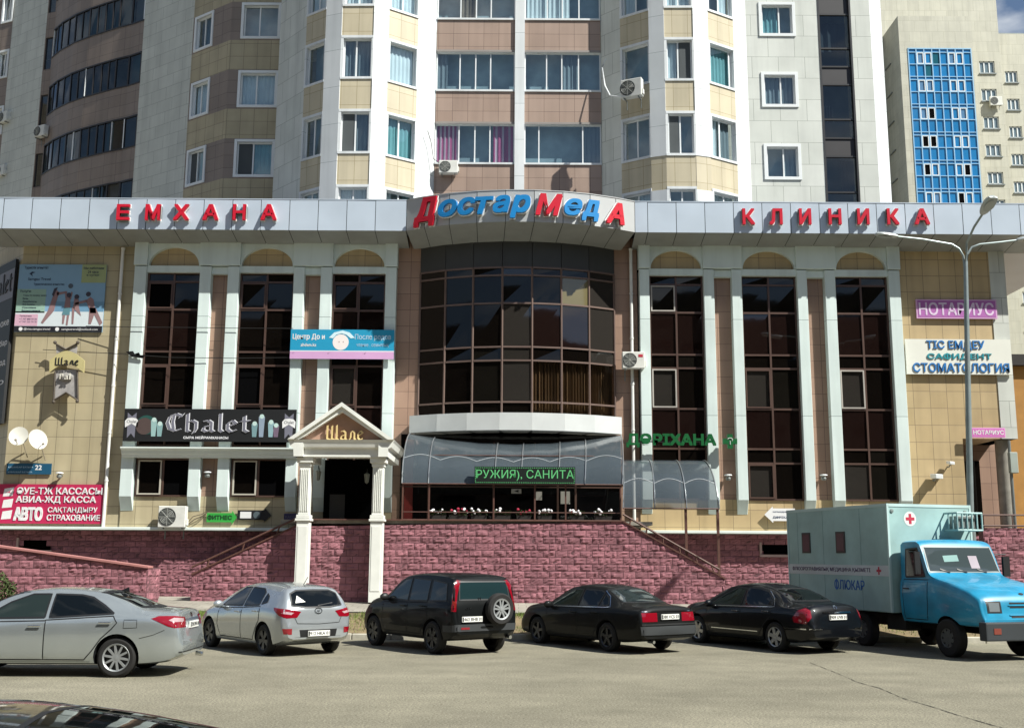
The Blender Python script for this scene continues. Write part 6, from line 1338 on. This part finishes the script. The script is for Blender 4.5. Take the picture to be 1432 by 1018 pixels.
# black off-road car with the spare wheel on its tailgate
sp = dict(wb=2.62, rl=-.82, fl=3.42, r=.345, track=1.55, tw=.22, spokes=5, spw=.13, twin=True, rim=M_ALLOYD, crown=.02,
    top=[(-.82, .68), (-.79, 1.05), (-.755, 1.16), (-.69, 1.48), (-.62, 1.61), (-.42, 1.665), (.6, 1.70), (1.35, 1.65), (1.55, 1.58), (2.25, 1.17), (2.8, 1.09), (3.2, .97), (3.36, .8), (3.42, .6)],
    belt=[(-.82, .62), (-.74, 1.08), (0, 1.1), (2.2, 1.04), (2.8, .98), (3.42, .55)], bot=[(-.82, .44), (-.6, .32), (-.2, .28), (2.8, .28), (3.42, .34)],
    wid=[(-.82, .76), (-.74, .84), (-.4, .88), (0, .89), (2.6, .89), (3.1, .84), (3.3, .74), (3.42, .62)], wr=[(-.82, .74), (-.74, .79), (-.62, .72), (0, .71), (1.35, .69), (2.25, .78), (2.8, .74), (3.42, .55)])
g0 = gnd(603, 914)
c = Car('offroad_car', 'black off-road car with a spare wheel on its tailgate', 'car', g0, 36, sp, M_BLKP, 'cars parked along the kerb'); crv = c
simple_sides(c, [[(1.1, 1.1), (1.1, 1.58), (1.4, 1.56), (1.65, 1.42), (2.05, 1.12)], [(.26, 1.12), (.26, 1.56), (1.02, 1.59), (1.02, 1.1)], [(-.5, 1.14), (-.42, 1.5), (.16, 1.56), (.16, 1.12)]],
    [[(1.06, 1.06), (1.06, .4), (2.08, .4), (2.2, .65), (2.15, 1.04)], [(.22, 1.08), (1.06, 1.06), (1.06, .4), (.52, .4), (.42, .56), (.3, .68), (.22, .72)]], [(1.22, .98), (.4, 1.0)], glass={0: M_CARGL2})
c.window('B', [(-.66, 1.16), (-.62, 1.54), (.62, 1.54), (.66, 1.16)], name='rear_window', m=dark_glass('rear_glass_teal', '#1a2c2f', ior=1.6, wob=0)); c.window('F', [(-.64, 1.2), (-.56, 1.62), (.56, 1.62), (.64, 1.2)], name='windscreen')
for sd, ax in ((1, 'BL'), (-1, 'BR')): c.lamp('tail_lamp', [M_TAIL, mat('amber_lens', '#8a2a22', .15, coat=1)], [(ax, [(-.02, .92), (-.02, 1.25), (-.06, 1.56), (.02, 1.58), (.085, 1.25), (.09, .92)], 0), (ax, [(.0, 1.0), (.0, 1.14), (.07, 1.14), (.075, 1.0)], 1)])
c.plate('B', .38, .76, '463 BHB 01'); c.text('B', 'C·V', .45, .98, .16, .045, shear=.3); c.text('B', 'H', -.05 + .2, 1.1 + .08, .07, .055)
def spare(b):
    P = c.ray(Vector((-10, -.28, .96)), Vector((1, 0, 0)), 0); r = .34; x = P.x
    b.lathe([(.2, -.03), (r * .9, -.03), (r, -.06), (r, -.17), (r * .9, -.21), (r * .66, -.2), (r * .64, -.12), (.05, -.12)], (x, -.28, .96), 'x', 36)
sw = c.part('spare_wheel', M_TYRE, spare)
def sprim(b):
    P = c.ray(Vector((-10, -.28, .96)), Vector((1, 0, 0)), 0); x = P.x - .2; rr = .225; b.lathe([(rr * .85, 0), (rr, -.01), (rr * 1.03, .02)], (x, -.28, .96), 'x', 30)
    for k in range(5):
        a = 6.2832 * k / 5 + .3; d = Vector((0, math.cos(a), math.sin(a))); e = Vector((0, -math.sin(a), math.cos(a)))
        for q in (-.03, .03): b.prism([Vector((x, -.28, .96)) + p for p in (d * .03 + e * (q * .5 - .02), d * rr * .92 + e * (q * 1.5 - .018), d * rr * .92 + e * (q * 1.5 + .018), d * .03 + e * (q * .5 + .02))], (.04, 0, 0))
    b.lathe([(0, -.012), (.05, -.01), (.05, .03)], (x, -.28, .96), 'x', 12)
c.part('rim', M_ALLOY, sprim, sw)
c.part('bumper_trim', mat('grey_plastic', '#2e3133', .6), lambda b: (c.ribbon(b, 'B', [(-.8, .58), (.8, .58)], .14, .012), c.ribbon(b, 'BL', [(-.2, .58), (.3, .56)], .14, .012), c.ribbon(b, 'BR', [(-.2, .58), (.3, .56)], .14, .012)))
c.part('reflector', M_TAIL, lambda b: c.ribbon(b, 'B', [(.45, .57), (.66, .57)], .045, .018)); c.mirror(1.98, 1.15, 1, M_TRIM); c.mirror(1.98, 1.15, -1, M_TRIM)
b = MB(); b.tube([(-.7, -.62, .36), (-.86, -.62, .35)], .04, 10); b.build('exhaust_pipe', M_CHROME, c.t, world=False)

# old matt black saloon
sp = dict(wb=2.69, rl=-1.15, fl=3.62, r=.32, track=1.54, tw=.2, spokes=5, spw=.13, rim=M_ALLOYD,
    top=[(-1.15, .66), (-1.13, .9), (-1.06, .985), (-.5, 1.03), (-.38, 1.05), (.08, 1.25), (.4, 1.37), (1.1, 1.43), (1.6, 1.38), (2.42, 1.0), (3.1, .92), (3.5, .8), (3.62, .56)],
    belt=[(-1.15, .6), (-1.06, .9), (-.4, .95), (2.3, .9), (3.0, .84), (3.62, .5)], bot=[(-1.15, .34), (-.8, .26), (-.2, .22), (3, .2), (3.62, .26)],
    wid=[(-1.15, .76), (-1.05, .83), (-.6, .87), (0, .885), (2.7, .885), (3.3, .84), (3.55, .74), (3.62, .66)], wr=[(-1.15, .62), (-1.0, .72), (-.42, .72), (.1, .6), (.4, .55), (1.1, .57), (1.6, .57), (2.42, .74), (3.1, .72), (3.62, .58)])
g0 = gnd(848, 911)
c = Car('saloon_car', 'old faded black saloon with wide square red tail lamps', 'car', g0, 34, sp, M_BLKA, 'cars parked along the kerb'); audi = c
simple_sides(c, [[(1.12, .96), (1.12, 1.335), (1.45, 1.33), (1.75, 1.2), (2.2, .94)], [(.36, .98), (.36, 1.28), (.5, 1.32), (1.04, 1.335), (1.04, .96)], [(.02, 1.02), (.12, 1.16), (.29, 1.25), (.29, .99)]],
    [[(1.08, .92), (1.08, .28), (2.15, .28), (2.3, .55), (2.25, .9)], [(.25, .94), (1.08, .92), (1.08, .28), (.55, .28), (.45, .42), (.32, .58), (.25, .66)]], [(1.24, .82), (.42, .84)], glass={0: M_CARGL2}, tm=M_TRIM)
for ax in 'LR': c.part('window_trim', M_CHROME, lambda b: c.ribbon(b, ax, [(2.25, .92), (.1, .965), (-.08, .98), (.12, 1.2), (.36, 1.32)], .018, .009))
c.window('B', [(-.60, 1.08), (-.5, 1.345), (0, 1.365), (.5, 1.345), (.60, 1.08)], name='rear_window', m=dark_glass('grey_rear_glass', '#20282a', ior=1.6, wob=0)); c.window('F', [(-.66, 1.03), (-.53, 1.36), (.53, 1.36), (.66, 1.03)], name='windscreen')
for sd, ax in ((1, 1), (-1, -1)): c.lamp('tail_lamp', [M_TAIL], [('B', [(sd * .36, .7), (sd * .36, .89), (sd * .76, .89), (sd * .76, .7)], 0)])
c.plate('B', 0, .8, '380 VCS 03'); c.part('bumper_trim', mat('grey_plastic', '#2e3133', .6), lambda b: c.decal(b, 'B', [(-.78, .42), (-.8, .6), (.8, .6), (.78, .42)], .02)); c.part('bumper_gap', M_SEAMC, lambda b: c.ribbon(b, 'B', [(-.78, .64), (.78, .64)], .03, .006))
c.part('trunk_trim', M_CHROME, lambda b: c.ribbon(b, 'B', [(-.74, .915), (.74, .915)], .012, .01)); c.mirror(2.12, .96, 1); c.mirror(2.12, .96, -1)
b = MB(); b.tube([(-1.0, .5, .28), (-1.19, .5, .27)], .035, 10); b.build('exhaust_pipe', M_CHROME, c.t, world=False)

# dark blue-black saloon with chrome strips
sp = dict(wb=2.775, rl=-1.1, fl=3.74, r=.33, track=1.54, tw=.21, spokes=6, spw=.16, rim=mat('pale_rim', '#aeb0b0', .3, metal=.5),
    top=[(-1.1, .66), (-1.06, .9), (-.92, 1.05), (-.55, 1.09), (-.42, 1.1), (.05, 1.29), (.4, 1.40), (1.1, 1.475), (1.7, 1.42), (2.65, 1.03), (3.2, .95), (3.6, .8), (3.74, .56)],
    belt=[(-1.1, .6), (-.95, .92), (-.4, .98), (2.3, .92), (3.0, .86), (3.74, .5)], bot=[(-1.1, .36), (-.8, .26), (-.2, .22), (3, .2), (3.74, .26)],
    wid=[(-1.1, .72), (-1.0, .82), (-.6, .88), (0, .9), (2.7, .9), (3.3, .85), (3.62, .72), (3.74, .6)], wr=[(-1.1, .56), (-.92, .68), (-.42, .68), (.1, .58), (.4, .54), (1.1, .57), (1.7, .57), (2.65, .74), (3.2, .7), (3.74, .5)])
g0 = gnd(1084, 911)
c = Car('saloon_car', 'dark glossy saloon with chrome strips, parked next to the blue truck', 'car', g0, 29, sp, M_BLKN, 'cars parked along the kerb'); teana = c
simple_sides(c, [[(1.16, .98), (1.16, 1.38), (1.5, 1.375), (1.85, 1.22), (2.3, .96)], [(.1, 1.02), (.15, 1.14), (.42, 1.31), (.7, 1.37), (1.08, 1.385), (1.08, .98)]],
    [[(1.12, .94), (1.12, .3), (2.25, .3), (2.4, .58), (2.35, .92)], [(.1, .97), (1.12, .94), (1.12, .3), (.55, .3), (.45, .45), (.3, .62), (.1, .78)]], [(1.3, .85), (.24, .88)], glass={0: M_CARGL2}, hm=M_CHROME)
for ax in 'LR': c.part('window_trim', M_CHROME, lambda b: c.ribbon(b, ax, [(2.32, .935), (.1, .985), (.0, 1.0), (.14, 1.17), (.4, 1.335)], .016, .009)); c.part('door_strip', M_CHROME, lambda b: c.ribbon(b, ax, [(.55, .42), (2.2, .42)], .02, .008))
c.window('B', [(-.60, 1.13), (-.5, 1.37), (0, 1.39), (.5, 1.37), (.60, 1.13)], name='rear_window'); c.window('F', [(-.66, 1.06), (-.53, 1.4), (.53, 1.4), (.66, 1.06)], name='windscreen')
for sd, ax in ((1, 'BL'), (-1, 'BR')): c.lamp('tail_lamp', [M_TAIL], [(ax, [(-.1, .66), (-.22, .8), (-.2, .95), (-.1, 1.0), (.08, .94), (.2, .78), (.16, .68)], 0)])
c.plate('B', 0, .8, '909 UVB 01'); c.part('trunk_trim', M_CHROME, lambda b: c.ribbon(b, 'B', [(-.42, .9), (.42, .9)], .035, .012)); c.ring('B', 0, 1.0, .04, M_CHROME)
c.part('bumper_strip', M_CHROME, lambda b: (c.ribbon(b, 'B', [(.5, .55), (.8, .55)], .025, .012), c.ribbon(b, 'B', [(-.8, .55), (-.5, .55)], .025, .012), c.ribbon(b, 'BL', [(-.1, .55), (.4, .55)], .025, .012), c.ribbon(b, 'BR', [(-.1, .55), (.4, .55)], .025, .012)))
c.mirror(2.2, .99, 1); c.mirror(2.2, .99, -1); b = MB(); b.tube([(-.9, -.55, .28), (-1.13, -.55, .27)], .035, 10); b.build('exhaust_pipe', M_CHROME, c.t, world=False)

# dark car cut off by the lower left corner, facing right
sp = dict(wb=2.7, rl=-1.0, fl=3.6, r=.33, track=1.54, tw=.21, spokes=5, spw=.14,
    top=[(-1.0, .66), (-.95, .95), (-.85, 1.1), (-.6, 1.33), (.2, 1.405), (.9, 1.405), (1.3, 1.37), (1.9, 1.27), (2.3, 1.16), (2.6, 1.04), (3.1, .95), (3.5, .8), (3.6, .56)],
    belt=[(-1.0, .6), (-.9, .92), (-.4, .98), (2.3, .92), (3.0, .86), (3.6, .5)], bot=[(-1.0, .36), (-.8, .26), (-.2, .22), (3, .2), (3.6, .26)],
    wid=[(-1.0, .72), (-.9, .82), (-.6, .88), (0, .9), (2.6, .9), (3.2, .85), (3.5, .72), (3.6, .6)], wr=[(-1.0, .56), (-.92, .68), (-.42, .68), (.1, .58), (.4, .54), (1.1, .57), (1.7, .57), (2.5, .76), (3.2, .7), (3.6, .5)])
c = Car('saloon_car', 'dark grey car cut off at the lower left corner of the view', 'car', (-3.25, -33.25, 0), 270, sp, M_DARKG); near = c
simple_sides(c, [[(1.16, .98), (1.16, 1.36), (1.5, 1.33), (1.85, 1.22), (2.2, .98)], [(.1, 1.02), (.15, 1.14), (.42, 1.31), (.7, 1.37), (1.08, 1.37), (1.08, .98)]], [[(1.12, .94), (1.12, .3), (2.15, .3), (2.3, .58), (2.25, .92)]], [(1.3, .85)], tm=M_TRIM)
c.window('T', [(1.28, -.56), (1.22, 0), (1.28, .56), (2.52, .68), (2.62, 0), (2.52, -.68)], name='windscreen', m=M_CARGL); c.window('B', [(-.60, 1.13), (-.5, 1.37), (.5, 1.37), (.60, 1.13)], name='rear_window')
c.mirror(2.15, 1.0, 1); c.mirror(2.15, 1.0, -1); c.part('wiper', M_TRIM, lambda b: (c.ribbon(b, 'T', [(2.46, .1), (2.3, .62)], .03, .02), c.ribbon(b, 'T', [(2.5, -.5), (2.36, .05)], .03, .02)))
for sd, ax in ((1, 'FL'), (-1, 'FR')): c.lamp('headlight', [M_HEAD], [(ax, [(-2.3, .66), (-2.3, .8), (-2.0, .84), (-1.9, .72)], 0)])

# blue truck with the medical box body
M_TBLUE = mat('truck_blue', '#1b88ae', .42, dirt=.28, dscale=2.2, coat=.4); M_TBOX = mat('pale_green_box', '#98b8b6', .55, dirt=.22, dscale=1.3); M_CHASS = mat('chassis_black', '#141414', .8, dirt=.3)
TH = 197; th = R(TH); fw = Vector((-math.sin(th), math.cos(th), 0)); lf = Vector((-math.cos(th), -math.sin(th), 0))
org = Vector((8.86, -13.5, 0)) + fw * 2.0 + lf * 1.18
sp = dict(wb=-3.4, rl=-1.85, fl=.78, r=.405, track=1.86, tw=.24, spokes=8, spw=.2, rimk=.5, rim=mat('steel_wheel', '#4c4f4e', .6), arches=(-.33,), ax0=-.33, crown=.025,
    top=[(-1.85, 2.44), (-1.75, 2.5), (-1.34, 2.51), (-1.2, 2.46), (-1.13, 2.36), (-.84, 1.76), (-.7, 1.71), (.1, 1.54), (.6, 1.36), (.74, 1.2), (.78, .95)],
    belt=[(-1.85, 1.62), (-.8, 1.65), (0, 1.52), (.45, 1.44), (.66, 1.28), (.78, .88)], bot=[(-1.85, .66), (.78, .68)],
    wid=[(-1.85, 1.05), (-.4, 1.06), (.45, 1.05), (.7, 1.02), (.78, .97)], wr=[(-1.85, .97), (-1.2, .97), (-.8, 1.0), (.2, .96), (.6, .93), (.78, .88)])
rt = Vector((math.cos(th), math.sin(th), 0))
c = Car('box_truck', 'bright blue truck with a pale green medical box body and red cross', 'truck', org - rt * (sp['track'] / 2 + .1), TH, sp, M_TBLUE); tr = c
for ax in 'LR': c.window(ax, [(-1.68, 1.68), (-1.66, 2.3), (-1.26, 2.33), (-1.0, 1.7)], trim=.04); c.door(ax, [(-1.75, 1.62), (-1.75, .75), (-.98, .75), (-.9, 1.05), (-.88, 1.63)], (-1.6, 1.42), hm=M_TRIM)
ws = [(-.95, 1.8), (-.91, 2.36), (.91, 2.36), (.95, 1.8)]
c.window('F', ws, name='windscreen', trim=.03, tm=mat('rubber_grey', '#7d8584', .5), m=dark_glass('truck_screen', '#3a4345', ior=1.6, wob=0))
c.part('wiper', M_TRIM, lambda b: [c.ribbon(b, 'F', [(y, 1.78), (y - .22, 1.86)], .03, .02) for y in (.55, .0, -.45)])
c.part('screen_paper', mat('pale_paper', '#9a8f98', .7), lambda b: c.decal(b, 'F', [(.2, 1.88), (.2, 2.16), (.44, 2.16), (.44, 1.88)], .008), label='pale paper behind the windscreen'); c.part('sun_visor_card', mat('mint_card', '#6f918d', .7), lambda b: c.decal(b, 'F', [(-.48, 2.02), (-.48, 2.16), (-.08, 2.18), (-.08, 2.04)], .008))
c.part('grille', M_TRIM, lambda b: [c.ribbon(b, 'F', [(-.3, z), (.62, z)], .035, .006) for z in (1.1, 1.18, .9)]); c.part('front_panel', M_TBLUE, lambda b: [c.ribbon(b, 'F', [(-.34, z), (.66, z)], .03, .02) for z in (1.14, .94)])
for y0 in (-.88, .54): c.lamp('headlight', [M_TRIM, M_HEAD], [('F', [(y0, .98), (y0, 1.22), (y0 + .36, 1.22), (y0 + .36, .98)], 0), ('F', [(y0 + .05, 1.01), (y0 + .05, 1.19), (y0 + .31, 1.19), (y0 + .31, 1.01)], 1)])
b = MB(); b.box(.7, .92, -1.07, 1.07, .42, .8); b.build('bumper', mat('bumper_charcoal', '#2d3236', .6, dirt=.15), c.t, world=False, bevel=.03, seg=2)
for y0 in (-.88, .7): b = MB(); b.box(.92, .93, y0, y0 + .18, .56, .68); b.build('fog_lamp', mat('fog_amber', '#7a3d33', .3), c.t, world=False)
b = MB(); b.box(.925, .94, -.02, .5, .5, .62); o = b.build('number_plate', M_PLATE, c.t, world=False); g = MB(); put_text(g, '391 AC 01', (.9405, .04, .525), Vector((0, 1, 0)), UZ, .42, .07, ext=.003, bold=.03); g.build('plate_lettering', M_TRIM, o, world=False)
c.disc('F', .12, 1.36, .06, M_TRIM, ry=.02)
b = MB(); b.box(-6.4, -2.0, -1.18, 1.18, .85, 3.36); bx = b.build('box_body', M_TBOX, c.t, world=False, bevel=.015)
b = MB()
for x in (-6.4, -2.0):
    for y in (-1.18, 1.18): b.box(x - .012 if x < -5 else x - .04, x + .04 if x < -5 else x + .012, y - (.012 if y < 0 else .04), y + (.04 if y < 0 else .012), .86, 3.35)
b.box(-6.41, -1.99, -1.192, -1.15, 3.3, 3.372); b.box(-6.41, -1.99, 1.15, 1.192, 3.3, 3.372); b.box(-2.03, -1.988, -1.15, 1.15, 3.3, 3.37); b.build('edge_trim', mat('box_edge', '#b3cccb', .5, dirt=.1), bx, world=False)
S = -1.182
for d in (1.1, 2.7, 3.9): b = MB(); b.box(-2 - d - .006, -2 - d + .006, S - .001, S + .001, .87, 3.29); b.build('panel_joint', mat('box_joint', '#6f8c8c', .6), bx, world=False)
for d in (3.49, 1.93): b = MB(); b.box(-2 - d - .2, -2 - d + .2, S - .012, S, 2.22, 2.75); o = b.build('window', M_TRIM, bx, world=False); b = MB(); b.box(-2 - d - .15, -2 - d + .15, S - .016, S - .0125, 2.27, 2.7); b.build('pane', mat('brown_blind_pane', '#4d3e42', .2), o, world=False)
b = MB(); b.box(-6.36, -2.04, S - .004, S + .001, 1.68, 1.93); st = b.build('white_stripe', mat('stripe_white', '#bcc5c8', .5, dirt=.1), bx, world=False)
g = MB(); put_text(g, 'ФЛЮОРОГРАФИЯЛЫҚ МЕДИЦИНА ҚЫЗМЕТІ', (-6.2, S - .0045, 1.75), UX, UZ, 3.45, .12, ext=.003, bold=.008); g.build('stripe_lettering', mat('violet_ink', '#4a2f56', .6), bx, world=False)
g = MB(); put_text(g, 'ФЛЮКАР', (-4.28, S, 1.31), UX, UZ, 1.26, .27, ext=.004, bold=.012); g.build('blue_lettering', mat('blue_ink', '#1f5fa8', .6), bx, world=False)
def cross(b, p, u, s, th): v = UZ; n_ = u.cross(v); [b.obox(p - u * a * s - v * e * s, u * 2 * a * s, v * 2 * e * s, n_ * th) for a, e in ((.3, 1), )]; b.obox(p - u * s - v * .3 * s, u * .7 * s, v * .6 * s, n_ * th); b.obox(p + u * .3 * s - v * .3 * s, u * .7 * s, v * .6 * s, n_ * th)
M_CRED = mat('cross_red', '#b32a44', .6)
g = MB(); cross(g, Vector((-2.42, S - .0045, 1.805)), UX, .09, .003); g.build('red_cross', M_CRED, bx, world=False)
yc, zc_ = -.55, 3.02; UY = Vector((0, 1, 0)); g = MB(); g.lathe([(0, .004), (.17, .004), (.17, 0)], (-2.0 + .0, yc, zc_), 'x', 24, sm=False); dsc = g.build('emblem_disc', M_PLATE, bx, world=False); g = MB(); cross(g, Vector((-1.9955, yc, zc_)), UY, .12, .004); g.build('red_cross', M_CRED, dsc, world=False)
b = MB()
for y in (-1.05, 1.02): b.lathe([(0, .03), (.045, .02), (.05, 0)], (-2.0, y, 3.2), 'x', 12)
b.build('marker_lamp', mat('marker_grey', '#7b8785', .4), bx, world=False)
cg = MB(); x0, x1, y0, y1, z0, z1 = -2.0, -1.55, .42, 1.12, 2.76, 3.16
for z in (z0, z1): cg.tube([(x0, y0, z), (x1, y0, z), (x1, y1, z), (x0, y1, z)], .025, 6)
for k in range(6): y = y0 + (y1 - y0) * k / 5; cg.tube([(x1, y, z0), (x1, y, z1)], .02, 6)
for k in (1, 2): cg.tube([(x0 + .15 * k, y0, z0), (x0 + .15 * k, y0, z1)], .02, 6)
cage = cg.build('cooler_cage', M_TBOX, bx, world=False); b = MB(); b.box(-1.98, -1.66, .52, 1.02, 2.8, 3.1); b.build('cooler', M_STEEL, cage, world=False, bevel=.02)
b = MB(); b.box(-6.3, .6, -.45, .45, .5, .82); b.box(-2.6, -1.9, -.9, -.5, .45, .8); b.build('chassis', M_CHASS, c.t, world=False)
b = MB(); b.tube([(-1.5, -1.02, 2.25), (-1.05, -1.17, 2.25), (-1.0, -1.17, 1.75)], .015, 6); b.box(-1.05, -1.0, -1.24, -1.1, 1.75, 2.25); b.build('mirror', M_TRIM, c.t, world=False)
b = MB(); b.tube([(-1.1, 1.0, 2.2), (-1.0, 1.25, 2.2)], .015, 6); b.box(-1.05, -.99, 1.16, 1.34, 1.7, 2.15); b.build('mirror', M_TRIM, c.t, world=False)
